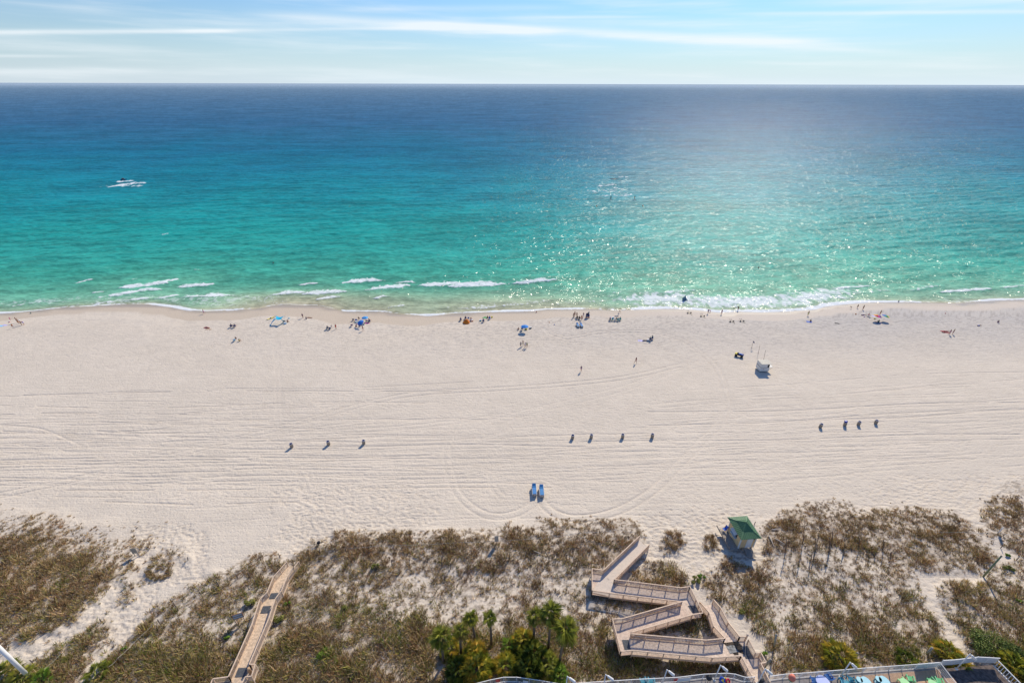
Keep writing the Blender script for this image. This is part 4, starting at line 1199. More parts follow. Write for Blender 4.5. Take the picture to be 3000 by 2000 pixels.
ko = thing('beach_kiosk', 'small yellow beach kiosk with a green hipped metal roof', 'kiosk', (cen.x, cen.y, kz), math.atan2(ex.y, ex.x))
RW = ((RFR - RFL).length + (RBR - RBL).length) / 4; RD = wy / 2
BW, BD = RW - .42, RD - .45; H0, H1 = .35, 2.85
wallb = MB()
for (x0, y0, x1, y1), nm in (((-BW, -BD, BW, -BD), 'front'), ((BW, -BD, BW, BD), 'r'), ((BW, BD, -BW, BD), 'b'), ((-BW, BD, -BW, -BD), 'l')):
    v0 = Vector((x0, y0, 0)); v1 = Vector((x1, y1, 0)); dd = (v1 - v0).normalized(); nn = Vector((dd.y, -dd.x, 0))
    b = MB(); L = (v1 - v0).length
    if nm == 'l':   # wide serving hatch
        a, c_ = .9, L - .9
        for q0, q1, h0, h1 in ((0, a, H0, H1), (c_, L, H0, H1), (a, c_, H0, 1.35), (a, c_, 2.35, H1)):
            b.prism([v0 + dd * q0 - nn * .04 + Vector((0, 0, h0)), v0 + dd * q1 - nn * .04 + Vector((0, 0, h0)), v0 + dd * q1 + nn * .04 + Vector((0, 0, h0)), v0 + dd * q0 + nn * .04 + Vector((0, 0, h0))], (0, 0, h1 - h0))
    else:
        b.prism([v0 - nn * .04 + Vector((0, 0, H0)), v1 - nn * .04 + Vector((0, 0, H0)), v1 + nn * .04 + Vector((0, 0, H0)), v0 + nn * .04 + Vector((0, 0, H0))], (0, 0, H1 - H0))
    n_g = int(L / .3)
    for k_ in range(n_g):     # battens of the boarding
        if nm == 'l' and .75 < (k_ + .5) * L / n_g < L - .75: continue
        p = v0 + dd * (k_ + .5) * L / n_g + nn * .045
        b.beam(p + Vector((0, 0, H0)), p + Vector((0, 0, H1)), .03, .02)
    b.build('wall', M_YELW, ko)
MB().box((0, 0, (H0 + .05)), (2 * BW - .1, 2 * BD - .1, .08)).build('floor', M_GREYP, ko)
for sx in (-1, 1):
    for sy in (-1, 1):
        MB().box((sx * (BW + .01), sy * (BD + .01), (H0 + H1) / 2), (.16, .16, H1 - H0)).build('corner_board', M_PWH, ko)
        MB().box((sx * (BW - .15), sy * (BD - .15), .1), (.22, .22, .5)).build('pile', M_GREYP, ko)
d_ = MB().box((BW * .22, -BD - .065, H0 + 1.08), (.92, .05, 2.06)).build('door', M_PWH, ko)
MB().box((BW * .22 + .36, -BD - .12, H0 + 1.0), (.05, .06, .12)).build('handle', M_STEEL, d_)
MB().box((BW * .75, -BD - .06, 2.2), (.18, .06, .22)).build('lantern', M_DARKW, ko)
MB().box((-BW - .16, 0, 1.37), (.42, 2 * BD - 1.7, .06)).build('counter', M_PWH, ko)
hatch = MB().beam((-BW - .06, 0, 2.30), (-BW - .50, 0, 2.02), 2 * BD - 1.9, .05).build('hatch_shutter', M_PWH, ko)
MB().box((-BW + .02, 0, 1.85), (.02, 2 * BD - 1.85, .9)).build('hatch_shade_pane', M_DARKW, ko)  # dark pane filling the hatch, stands in for the shade inside
apex = 1.05
A0, A1 = Vector((0, -RD * .22, H1 + apex)), Vector((0, RD * .22, H1 + apex))
c4 = [Vector((-RW, -RD, H1)), Vector((RW, -RD, H1)), Vector((RW, RD, H1)), Vector((-RW, RD, H1))]
# lower skirt, then the steeper small upper roof
midk = .50; mz = H1 + .42
m4 = [Vector((q.x * midk, q.y * midk, mz)) for q in c4]
for i in range(4):
    j = (i + 1) % 4
    b = MB(); b.prism([c4[i], c4[j], m4[j], m4[i]], (0, 0, .04))
    n_r = 11 if i % 2 == 0 else 14
    nrm = (c4[j] - c4[i]).cross(m4[i] - c4[i]).normalized()
    sk = b.build('roof_panel', M_GRN, ko)
    for k_ in range(1, n_r):
        f_ = k_ / n_r; p = lerp(c4[i], c4[j], f_)
        # ribs run up the slope until they meet the hip
        e_ = (c4[j] - c4[i]); up = (lerp(m4[i], m4[j], .5) - lerp(c4[i], c4[j], .5))
        tmax = min(1, f_ / ((1 - midk) / 2), (1 - f_) / ((1 - midk) / 2))
        MB().beam(p + nrm * .05, p + up * tmax + nrm * .05, .035, .05, nrm).build('rib', M_GRN, sk)
    MB().beam(c4[i] + Vector((0, 0, .06)), m4[i] + Vector((0, 0, .06)), .14, .07).build('hip_cap', M_GRN, ko)
top = Vector((0, 0, H1 + 1.25))
m5 = [Vector((q.x * 1.0, q.y * 1.0, mz + .03)) for q in m4]
for i in range(4):
    j = (i + 1) % 4
    b = MB(); b.prism([m5[i], m5[j], top], (0, 0, .04)); up_ = b.build('upper_roof_panel', M_GRN, ko)
    nrm = (m5[j] - m5[i]).cross(top - m5[i]).normalized()
    for k_ in range(1, 6):
        f_ = k_ / 6; p = lerp(m5[i], m5[j], f_); mm = lerp(m5[i], m5[j], .5); tm = min(f_, 1 - f_) * 2
        MB().beam(p + nrm * .05, p + (top - mm) * tm + nrm * .05, .03, .045, nrm).build('rib', M_GRN, up_)
    MB().beam(m5[i] + Vector((0, 0, .05)), top + Vector((0, 0, .05)), .11, .06).build('hip_cap', M_GRN, ko)
MB().box((-BW - .75, -.1, .32), (1.35, 2 * BD + .3, .08)).build('side_deck', M_GREYP, ko)
for i in range(5): MB().box((-BW - 1.38, -BD + i * BD / 2, .55), (.08, .08, .5)).build('deck_post', M_GREYP, ko)
MB().beam((-BW - 1.42, -BD, .36), (-BW - 1.42, BD + .9, .50), .06, .22).build('deck_edge', M_GREYP, ko)
rp = MB()
for i in range(9): rp.box((BW * .25, -BD - .2 - i * .15, .30 - i * .028), (1.2, .135, .04))
rp.build('ramp_boards', M_GREYP, ko, kind='stuff')
MB().beam((-BW * .3 - .05, -BD - .1, .30), (-BW * .3 + .05, -BD - 1.5, .06), .06, .12).build('ramp_kerb', M_GREYP, ko)
MB().beam((BW * .25 - .6, -BD - 1.5, .05), (BW * .25 + .7, -BD - 1.48, .05), .07, .07).build('ramp_kerb', M_GREYP, ko)

# ------------------------------------------------------------------ lifeguard hut and its poles
hz_ = 1.5
R_fl, R_fr, R_bl, R_br = W(2231.6, 1065.5, hz_ + 2.3), W(2259.8, 1064.2, hz_ + 2.3), W(2220.4, 1054.3, hz_ + 2.3), W(2251, 1053, hz_ + 2.3)
print('hut', (R_fr - R_fl).length, (R_bl - R_fl).length)
M_HUT = mat('hut_panel', (.68, .66, .62), .6, .06, 3)
hc = (R_fl + R_fr + R_bl + R_br) / 4
hut = thing('lifeguard_hut', 'small white beach service hut on the sand with its side hatch propped open', 'hut', (hc.x, hc.y, 1.45), .02)
hw, hd = 1.22, 1.05
MB().box((0, 0, .08), (1.9, 1.8, .16)).build('skid_base', M_GREYP, hut)
lo_ = MB(); up_b = MB()
def wal(b, x0, y0, x1, y1, h0, h1, th=.05):
    v0, v1 = Vector((x0, y0, h0)), Vector((x1, y1, h0)); d = (v1 - v0).normalized(); n = Vector((d.y, -d.x, 0)) * th / 2
    b.prism([v0 - n, v1 - n, v1 + n, v0 + n], (0, 0, h1 - h0))
wx_ = .95
for (x0, y0, x1, y1), (a, b_) in (((-hw, -hd, .35, -hd), (.16, 2.2)), ((-hw, hd, wx_, hd), (.16, 2.2)), ((-hw, hd, -hw, -hd), (.16, 2.2)), ((.35, -hd, wx_, -hd), (.16, 1.25)), ((wx_, -hd, wx_, hd), (.16, 1.15))):
    b = MB(); wal(b, x0, y0, x1, y1, a, b_); b.build('wall', M_HUT, hut)
MB().box(((-hw + .35) / 2, -hd - .03, 1.28), (hw + .35, .03, .07)).build('belt_trim', M_DARKW, hut)
MB().box((-hw - .03, 0, 1.28), (.03, 2 * hd, .07)).build('belt_trim', M_DARKW, hut)
MB().box((.62, -hd + .1, 1.6), (.5, .02, .9)).build('interior_shade_panel', M_DARKW, hut)  # dark sheets in the hut openings imitate the shade inside
MB().box((wx_ - .05, 0, 1.6), (.02, 1.9, .9)).build('interior_shade_panel', M_DARKW, hut)
rf = MB().box((.0, 0, 2.26), (2.62, 2.25, .1)).build('roof', mat('cream_roof', (.70, .64, .52), .7, .06, 5), hut)
for i in range(12): MB().box((-1.2 + i * .218, 0, 2.325), (.04, 2.2, .03)).build('roof_rib', mat('cream_roof', None), rf)
MB().beam((wx_ + .03, .0, 1.25), (wx_ + .95, .0, 1.28), 1.7, .04).build('counter_flap', M_HUT, hut)
MB().beam((wx_ + .05, -.8, .3), (wx_ + .9, -.8, 1.24), .04, .04).build('flap_brace', M_GREYP, hut)
MB().box((-.5, -hd - .032, .85), (.35, .012, .1)).build('sign_plate', mat('dull_red_sign', (.45, .12, .10), .6), hut)
M_POLE = mat('brown_pole', (.16, .09, .07), .7, .2)
for (u, v, tu, tv, lab) in ((2202, 1019, 2207, 997.5, 'thin dark pole topped by a small drooping flag, furthest from the white hut'), (2221, 1036, 2226.5, 1011, 'thin bare brown pole, middle one of the three beyond the white hut'), (2237.3, 1052, 2243, 1025.5, 'thin bare brown pole standing directly behind the white hut roof')):
    b = G(u, v); h = find_h(b, tv)
    p = thing('warning_flag_pole' if 'flag' in lab else 'flag_pole', lab, 'pole', b, group='poles beside the service hut'); tp = W(tu, tv, b.z + h) - b
    MB().tube([(0, 0, -.2), tuple(tp)], [.045, .03], 6).build('shaft', M_POLE, p)
    MB().lathe([(.09, 0), (.06, .12)], n=6).build('socket', M_POLE, p)
    if 'flag' in lab:
        MB().grid([[(tp.x + i * .16, .05 * math.sin(i + j), tp.z - .1 - j * .22 - i * .12) for i in range(4)] for j in range(3)]).build('flag', mat('blue_grey_flag', (.13, .15, .24), .7), p, True)
        MB().beam((tp.x - .35, 0, tp.z - 1.2), (tp.x + .2, 0, tp.z - 1.15), .03, .03).build('cross_arm', M_POLE, p)

# ------------------------------------------------------------------ litter barrels
M_SLAT = mat('barrel_slats', (.30, .25, .20), .85, .35, 7, stretch=(8, 8, .5))
M_BLUE = mat('blue_liner', (.012, .03, .30), .35, .2, 3)
M_RIM = mat('pale_rim', (.42, .43, .48), .7, .1)
CANS = [(855.5, 1309, 0), (963.5, 1302, 0), (1066, 1300, 0), (1677, 1284, 0), (1731.5, 1283.5, 0), (1824, 1282, 0), (1910.5, 1281.5, 0), (2402.5, 1251, 0), (2474.5, 1246, 1), (2514, 1244.5, 0), (2564.5, 1241, 0)]
CL = ['leftmost litter barrel of the left three on the open sand', 'middle litter barrel of the left three on the open sand', 'right one of the left three litter barrels', 'leftmost litter barrel of the central four',
      'second litter barrel from the left in the central four', 'third litter barrel from the left in the central four', 'rightmost litter barrel of the central four', 'litter barrel set apart at the left end of the right hand row',
      'litter barrel heaped with a bulging bright blue bag', 'litter barrel with a dark mouth just right of the heaped one', 'rightmost litter barrel with its blue liner folded over the rim']
def barrel():
    t_ = thing('litter_barrel', CL[0], 'litter bin', (0, 0, 0), 0, 'litter barrels standing in rows on the sand')
    b = MB(); n = 44
    for lv in (0, 1):
        pass
    prof = [(.30, 0), (.315, .2), (.315, .7), (.30, .92)]
    base = 0
    for r, z in prof:
        for j in range(n):
            a = 2 * math.pi * j / n; q = r * (1.0 if j % 2 else .95); b.v.append((q * math.cos(a), q * math.sin(a), z))
    for i in range(3):
        for j in range(n): b.f.append((i * n + j, i * n + (j + 1) % n, (i + 1) * n + (j + 1) % n, (i + 1) * n + j))
    b.build('slatted_wall', M_SLAT, t_)
    MB().lathe([(.30, .90), (.325, .92), (.325, .96), (.25, .965), (.245, .92)], n=20, cap=False).build('rim', M_RIM, t_)
    MB().lathe([(.25, .95), (.24, .55), (.02, .5)], n=16, cap=False).build('liner', M_BLUE, t_)
    return t_
bar0 = barrel()
for i, (u, v, full) in enumerate(CANS):
    o = bar0 if i == 0 else copy_tree(bar0)
    p = G(u, v); o.location = (p.x, p.y, p.z - .02); o.rotation_euler = (random.uniform(-.07, .07), random.uniform(-.1, .1), random.uniform(0, 3)); o['label'] = CL[i]
    if full: MB().lathe([(.24, .9), (.30, 1.05), (.32, 1.2), (.26, 1.28), (.05, 1.22)], n=14).build('rubbish_bag', M_BLUE, o, True)

# ------------------------------------------------------------------ sun loungers
M_CUSH = mat('blue_cushion', (.035, .20, .46), .6, .10, 5, rnd=.15)
M_PLAS = mat('white_plastic', (.70, .68, .64), .5, .05)
M_BASEG = mat('sandy_grey_base', (.38, .34, .30), .8, .15)
def lounger(lab, loc, rot, group, sc=1.0, hb=.42):
    t_ = thing('sun_lounger', lab, 'sun lounger', loc, rot, group, sc)
    MB().box((0, 0, hb * .55), (.66, 1.92, hb * .72)).build('base_box', M_BASEG, t_)
    for s in (-1, 1): MB().box((s * .345, 0, hb), (.05, 2.0, .10)).build('side_rail', M_PLAS, t_)
    for s in (-1, 1): MB().box((0, s * .975, hb), (.64, .05, .10)).build('end_rail', M_PLAS, t_)
    MB().prism([(-.29, -.93, hb + .04), (.29, -.93, hb + .04), (.29, .3, hb + .04), (-.29, .3, hb + .04)], (0, 0, .07)).build('seat_cushion', M_CUSH, t_)
    MB().beam((0, .3, hb + .08), (0, .96, hb + .30), .58, .07).build('back_cushion', M_CUSH, t_)
    MB().beam((0, .78, hb + .30), (0, .93, hb + .35), .50, .09).build('head_pad', M_CUSH, t_)
    return t_
for u, v, lab in ((1565, 1449, 'left one of the two blue sun loungers alone on the lower sand'), (1586.5, 1452, 'right one of the two blue sun loungers alone on the lower sand')):
    p = G(u, v - 8); lounger(lab, p, .02, 'blue loungers on the open sand', 1.12, .6)
for u, v, lab in ((1692.5, 958, 'left one of the two blue loungers pushed together below the standing group'), (1703, 958, 'right one of the two blue loungers pushed together below the standing group')):
    p = G(u, v - 2); lounger(lab, p, .16, 'blue loungers on the open sand', .98, .5)
# ------------------------------------------------------------------ pool terrace along the lower edge
PZ = 4.1
FR = [(1300, 2030), (1350, 2012), (1401, 1999), (1436, 1990), (1476, 1982), (1514, 1982), (1551, 1987), (1591, 1993), (1624, 1999), (1660, 2004), (1696, 1999), (1850, 1989), (1988, 1982), (2063, 1973), (2114, 1971), (2129, 1970), (2154, 1973), (2184, 1982), (2211, 1981)]
FL2 = [(2256, 1979), (2300, 1973), (2350, 1970), (2535, 1955), (2690, 1944)]
FL3 = [(2690, 1944), (2752, 1939)]
FL4 = [(2754, 1939), (2800, 1999), (2830, 2040)]
top1 = [W(u, v, PZ + 1.1) for u, v in FR]; top2 = [W(u, v, PZ + 1.1) for u, v in FL2]; top3 = [W(u, v, PZ + 1.1) for u, v in FL3]; top4 = [W(u, v, PZ + 1.1) for u, v in FL4]
edge_pts = top1 + top2 + [top3[-1]] + top4[1:]
M_TILE = mat('terrace_paving', (.33, .29, .26), .85, .18, 2.0)
M_TERW = mat('terrace_timber', (.56, .36, .23), .8, .14, 3.0, stretch=(4, 1, 1))
poly = [(p.x, p.y, PZ - .15) for p in edge_pts] + [(edge_pts[-1].x + 2, 8, PZ - .15), (edge_pts[0].x - 6, 8, PZ - .15), (edge_pts[0].x - 6, edge_pts[0].y - 1, PZ - .15)]
tb = MB().prism(poly, (0, 0, .15)).build('pool_terrace', M_TILE, None, kind='structure', label='raised pool terrace along the bottom edge')
db = MB()
xa, xb = W(2460, 1985, PZ).x, W(2790, 1985, PZ).x
x = xa
while x < xb:
    f_ = (x - top2[0].x) / (top3[-1].x - top2[0].x); yt = lerp(top2[0], top3[-1], f_).y - .25
    db.box((x + .065, (yt + 12) / 2, PZ + .008), (.13, yt - 12, .03)); x += .142
db.build('terrace_boards', M_TERW, tb, kind='stuff')
b = MB()
for i in range(len(edge_pts) - 1):
    a, c_ = edge_pts[i], edge_pts[i + 1]
    b.prism([(a.x, a.y + .05, .5), (c_.x, c_.y + .05, .5), (c_.x, c_.y - .12, .5), (a.x, a.y - .12, .5)], (0, 0, PZ - .66))
b.build('retaining_wall', mat('terrace_wall', (.40, .37, .34), .9, .15, 2), tb)


def fence(name, label, top, post=1.7, group=None):
    p0 = top[len(top) // 2]
    t_ = thing(name, label, 'fence', (p0.x, p0.y, PZ), 0, group)
    org = t_.location; bal = MB(); dz = Vector((0, 0, 1))
    for i in range(len(top) - 1):
        a, c_ = top[i], top[i + 1]; L = (c_ - a).length
        MB().beam(a, c_, .055, .045).build('top_rail', M_WHITE, t_, org=org)
        MB().beam(a - dz * 1.0, c_ - dz * 1.0, .045, .045).build('bottom_rail', M_WHITE, t_, org=org)
        n = max(1, round(L / post))
        for k in range(n + (i == len(top) - 2)):
            p = lerp(a, c_, k / n)
            MB().beam(p - dz * 1.1, p + dz * .05, .065, .065, (0, 1, 0)).build('post', M_WHITE, t_, org=org)
        for k in range(1, int(L / .125)):
            p = lerp(a, c_, k / int(L / .125)); bal.beam(p - dz * .99, p - dz * .02, .024, .024, (0, 1, 0))
    bal.build('balusters', M_WHITE, t_, org=org, kind='stuff')
    return t_
f1_ = fence('pool_fence', 'white metal pool fence with a curved bay, left of the boardwalk gate', top1)
fence('pool_fence', 'white metal pool fence running from the boardwalk gate to the corner lamp', top2)
fence('pool_fence', 'short white railing turning down towards the frame edge at the corner lamp', top4)
M_RED = mat('red_sign', (.55, .05, .04), .5)
def fsign(a, b_, z0_, z1__, m, nm, parent, dy=-.05):
    p0, p1 = W(*a, PZ + z1__), W(*b_, PZ + z1__)
    MB().prism([p0 + Vector((0, dy, 0)), p1 + Vector((0, dy, 0)), p1 + Vector((0, dy - .02, 0)), p0 + Vector((0, dy - .02, 0))], (0, 0, z0_ - z1__)).build(nm, m, parent, org=parent.location)
fsign((1453, 1988.5), (1464, 1988), .45, .95, M_RED, 'red_sign', f1_)
fsign((1532, 1990), (1547, 1992), .1, .9, M_WHITE, 'white_sign_panel', f1_)
fsign((1975, 1987), (1985, 1985), .5, .95, M_RED, 'red_sign', f1_)
fsign((1987, 1984), (2024, 1980), .15, .95, M_WHITE, 'white_sign_panel', f1_)
# solid panels
M_PANEL = mat('white_panel', (.66, .66, .64), .6, .12, 1.5)
t_ = thing('panel_fence', 'stretch of white fence closed with solid panels beside the corner lamp', 'fence', (top3[0].x, top3[0].y, PZ))
def panels(t_, P, h, n_):
    dz = Vector((0, 0, 1)); org = t_.location
    for i in range(len(P) - 1):
        a, c_ = P[i], P[i + 1]; n = n_ if isinstance(n_, int) else n_[i]
        for k in range(n):
            p, q = lerp(a, c_, (k + .04) / n), lerp(a, c_, (k + .96) / n)
            nn = (q - p).cross(dz).normalized() * .025
            MB().prism([p - nn - dz * h, q - nn - dz * h, q + nn - dz * h, p + nn - dz * h], (0, 0, h - .03)).build('panel', M_PANEL, t_, org=org)
            MB().beam(lerp(a, c_, k / n) - dz * h, lerp(a, c_, k / n) + dz * .06, .09, .09, (0, 1, 0)).build('post', M_WHITE, t_, org=org)
        MB().beam(a, c_, .07, .05).build('cap_rail', M_WHITE, t_, org=org)
panels(t_, top3, 1.05, 2)
PW = [W(2764, 1933, PZ + 1.15), W(2800, 1931, PZ + 1.15), W(2866, 1923, PZ + 1.15), W(2930, 1926.5, PZ + 1.15)]
t_ = thing('panel_fence', 'white solid panel wall behind the corner lamp with sand drifted on its coping', 'fence', (PW[1].x, PW[1].y, PZ))
panels(t_, PW, 1.1, [1, 2, 2])
LV = [W(2924, 1934, PZ + 1.15), W(2976, 1987, PZ + 1.15), W(3030, 2040, PZ + 1.15)]
t_ = thing('louvred_railing', 'white railing of wide slats running down the right side of the terrace', 'fence', (LV[0].x, LV[0].y, PZ))
org = t_.location; dz = Vector((0, 0, 1))
sl_ = [W(2911, 1952, PZ), W(2948, 1999, PZ), W(2990, 2050, PZ)]
for i in range(2):
    MB().beam(LV[i], LV[i + 1], .09, .09).build('top_rail', M_WHITE, t_, org=org)
    MB().beam(LV[i] - dz * 1.05, LV[i + 1] - dz * 1.05, .09, .09).build('bottom_rail', M_WHITE, t_, org=org)
    L = (LV[i + 1] - LV[i]).length; n = int(L / .26)
    for k in range(n):
        p = lerp(LV[i], LV[i + 1], (k + .5) / n); MB().beam(p - dz * 1.0, p - dz * .05, .12, .035, (LV[i + 1] - LV[i]).normalized()).build('slat', M_WHITE, t_, org=org)
rb = lerp(LV[0], LV[1], .5)
MB().prism([(rb.x - 4.5, rb.y - 9, 3.2), (rb.x + 4, rb.y - 9, 3.2), (LV[0].x + .4, LV[0].y + .3, 3.2), (PW[0].x, PW[0].y - .2, 3.2)], (0, 0, .5)).build('planting_bed', mat('dark_mulch', (.13, .10, .085), .95, .5, 3), None, kind='structure', label='dark planting bed between the terrace corner and the louvred railing')

# lamps
LAMPS = [(1662, 1979.5, 'white lamp post over the gap between the curved fence bay and the straight fence'), (1774.5, 1974, 'white lamp post just left of centre along the straight fence'), (1954, 1960, 'white lamp post left of the white sign panel'), (2111, 1947, 'white lamp post beside the colourful pool floats'),
         (2242, 1957, 'white lamp post at the foot of the boardwalk gate'), (2491, 1938.5, 'white lamp post in front of the big round palmetto bush'), (2842, 1914, 'white lamp post at the terrace corner by the panel wall')]
HL = 3.3
def lamp():
    t_ = thing('lamp_post', LAMPS[0][2], 'lamp post', (0, 0, 0), 0, 'white lamp posts along the pool fence')
    MB().lathe([(.16, 0), (.16, .05), (.07, .12)], n=12).build('base_plate', M_WHITE, t_)
    MB().tube([(0, 0, .05), (0, 0, HL)], [.065, .055], 8).build('pole', M_WHITE, t_, True)
    MB().tube([(0, 0, HL - .03), (.30, -.05, HL - .30)], .05, 7).build('arm', M_WHITE, t_)
    h = MB(); d = Vector((.62, -.12, -.62)).normalized(); p = Vector((.22, -.04, HL - .22))
    h.tube([p, p + d * .1, p + d * .55, p + d * .85, p + d * .92], [.06, .13, .145, .165, .12], 12)
    hd_ = h.build('lamp_head', M_WHITE, t_, True)
    MB().tube([p + d * .9, p + d * .95], .11, 10).build('lens', mat('frosted_lens', (.55, .60, .72), .3), hd_)
    MB().beam(p + d * .3 + Vector((-.05, 0, -.16)), p + d * .75 + Vector((-.05, 0, -.18)), .10, .05).build('bracket', M_WHITE, hd_)
    return t_
l0 = lamp()
for i, (u, v, lab) in enumerate(LAMPS):
    o = l0 if i == 0 else copy_tree(l0); p = W(u, v, PZ + HL); o.location = (p.x, p.y, PZ); o['label'] = lab
p = G(92, 1988); t_ = thing('white_pole', 'thick white pole leaning out of the frame at the lower left corner', 'pole', p)
MB().tube([(0, 0, -.2), (0, 0, 7.5)], [.21, .20], 14).build('shaft', M_WHITE, t_, True); MB().lathe([(.26, -.1), (.26, .15), (.22, .2)], n=14).build('base_collar', M_WHITE, t_)

# furniture
def col(n, c, r=.5, v=.05): return mat(n, c, r, v, 4)
M_C = {'blue': col('blue_furniture', (.04, .15, .42)), 'lilac': col('lilac_furniture', (.50, .55, .80)), 'teal': col('teal_furniture', (.06, .28, .36)), 'aqua': col('aqua_furniture', (.42, .70, .74)),
       'green': col('green_furniture', (.18, .55, .25)), 'lime': col('lime_furniture', (.42, .75, .35))}
def adirondack(u, v, rot, c, lab):
    p = W(u, v, PZ); t_ = thing('lounge_chair', lab, 'chair', (p.x, p.y, PZ + .02), rot, 'coloured chairs on the pool terrace'); m = M_C[c]
    MB().beam((0, .32, .36), (0, -.28, .26), .52, .05).build('seat', m, t_)
    for i in range(5): MB().beam(((i - 2) * .11, -.26, .26), ((i - 2) * .125, -.52, .95 - .04 * abs(i - 2)), .095, .025, (0, 1, 0)).build('back_slat', m, t_)
    for s in (-1, 1):
        MB().box((s * .33, 0, .52), (.12, .72, .03)).build('arm_rest', m, t_)
        MB().box((s * .30, .3, .27), (.05, .1, .52)).build('leg', m, t_); MB().box((s * .30, -.25, .24), (.05, .1, .45)).build('leg', m, t_)
    return t_
def table(u, v, c, lab, r=.5, oval=1.0):
    p = W(u, v, PZ + .72); t_ = thing('terrace_table', lab, 'table', (p.x, p.y, PZ + .02), 0, 'coloured tables on the pool terrace')
    MB().lathe([(r, .68), (r, .72)], n=20).build('table_top', M_C[c], t_); t_.scale = (1, oval, 1)
    MB().lathe([(.05, .05), (.05, .68)], n=8).build('pedestal', M_C[c], t_); MB().lathe([(.25, 0), (.2, .05)], n=12).build('foot', M_C[c], t_)
for a in [(2424, 1986, .4, 'blue', 'blue slatted chair right of the lilac table near the gate'), (2382, 1996, -.2, 'blue', 'blue slatted chair left of the lilac table, cut by the frame'), (2466, 1996, .3, 'teal', 'dark teal chair at the left of the teal pair'), (2490, 1994, -.3, 'teal', 'dark teal chair at the right of the teal pair'),
          (2513, 2000, .2, 'teal', 'teal chair beside the first aqua table'), (2572, 2000, .2, 'teal', 'teal chair beside the second aqua table'), (2663, 1992, -.3, 'green', 'green chair right of the left lime table'), (2640, 2000, .3, 'lime', 'lime chair left of the left lime table'),
          (2725, 1999, .2, 'green', 'green chair left of the right lime table'), (2747, 1998, -.3, 'green', 'green chair right of the right lime table'), (1884, 1999, .2, 'teal', 'teal chair showing through the straight fence, left one'), (1907, 1999, -.1, 'teal', 'teal chair showing through the straight fence, right one')]: adirondack(*a)
for a in [(2412, 1997, 'lilac', 'large pale lilac table between the blue chairs', .75), (2477, 2002, 'teal', 'teal table between the dark teal chairs', .45), (2518, 1989, 'aqua', 'small aqua side table of the left aqua pair', .32), (2538, 1997, 'aqua', 'large aqua table of the left aqua pair', .55, 1.1), (2574, 1987, 'aqua', 'small aqua side table of the right aqua pair', .32),
          (2592, 1995, 'aqua', 'large aqua table of the right aqua pair', .55, 1.1), (2652, 1999, 'lime', 'lime table between green chairs, left one', .5), (2735, 2003, 'lime', 'lime table between green chairs, right one', .5)]: table(*a)
p = W(2073, 1992, PZ); t_ = thing('grill', 'round black covered grill behind the pool fence', 'grill', (p.x, p.y, PZ))
MB().lathe([(.1, .45), (.30, .55), (.34, .7), (.32, .85), (.18, 1.0), (.04, 1.04)], n=14).build('kettle', col('black_metal', (.03, .03, .032)), t_, True)
for i in range(3): MB().beam((.2 * math.cos(i * 2.1), .2 * math.sin(i * 2.1), .55), (.32 * math.cos(i * 2.1), .32 * math.sin(i * 2.1), 0), .03, .03).build('leg', col('black_metal', None), t_)
fl = [('yellow', (.75, .60, .05), 0, 0), ('blue', (.03, .10, .50), -.24, .08), ('red', (.60, .03, .06), .26, -.05)]
for nm, c, dx, dy in fl:
    p = W(2122, 1995, PZ); t_ = thing('pool_float', nm + ' ring shaped pool float in the colourful heap by the fence', 'pool float', (p.x + dx, p.y + dy, PZ + .2), 0, None, 1.0, (.5, dx * 2)); b = MB()
    b.grid([[((.24 + .10 * math.cos(j * .785)) * math.cos(i * .524), (.24 + .10 * math.cos(j * .785)) * math.sin(i * .524), .10 * math.sin(j * .785) + .1) for j in range(9)] for i in range(13)]).build('ring', col(nm + '_vinyl', c, .3), t_, True)
p = W(2313, 1996, PZ); t_ = thing('closed_parasol', 'closed coral parasol with a green skirt right of the boardwalk gate', 'parasol', (p.x, p.y, PZ))
MB().lathe([(.05, .6), (.34, .75), (.38, 1.0), (.26, 1.3), (.06, 1.42)], n=12).build('canopy', col('coral_cloth', (.70, .20, .13)), t_, True); MB().lathe([(.22, .4), (.30, .62), (.2, .7)], n=12).build('skirt', col('green_skirt', (.06, .30, .12)), t_, True); MB().lathe([(.03, 0), (.03, .8)], n=6).build('pole', M_WHITE, t_)
p = W(2226, 1999, PZ); t_ = thing('litter_bin', 'black litter bin at the foot of the boardwalk gate', 'litter bin', (p.x, p.y, PZ)); MB().lathe([(.25, 0), (.28, .8)], n=12).build('body', col('black_metal', None), t_); MB().lathe([(.3, .8), (.2, .95), (.03, .98)], n=12).build('lid', col('black_metal', None), t_)

# ------------------------------------------------------------------ posts, ropes and signs in the dunes
M_POST = mat('grey_post', (.15, .115, .095), .9, .3, 5)
M_ROPE = mat('pale_rope', (.62, .57, .48), .9, .1)
def post(u, v, tu, tv, lab, r=.055, bend=0, group='old fence posts in the dunes', name='fence_post'):
    b = G(u, v); h = find_h(b, tv) if tv < v - 1 else .6; h = min(max(h, .5), 7)
    tp = W(tu, tv, b.z + h) - b
    p = thing(name, lab, 'post', b, 0, group)
    MB().tube([(0, 0, -.3), (tp.x * .4 + bend, tp.y * .4, tp.z * .5), tuple(tp)], [r, r, r * .85], 7).build('shaft', M_POST, p)
    tpb = Vector(tp); MB().lathe([(r * .9, 0), (r * .5, .04)], tuple(tpb - Vector((0, 0, .02))), 7).build('cut_top', M_GREYP, p)
    return p
f5 = lambda x, y: (2050 + .2232 * x, 1450 + .2232 * y)
f3 = lambda x, y: (1150 + .3188 * x, 1500 + .3188 * y)
f6 = lambda x, y: (2400 + .38265 * x, 1400 + .38265 * y)
f1 = lambda x, y: (.35067 * x, 1450 + .35067 * y)
PO = []
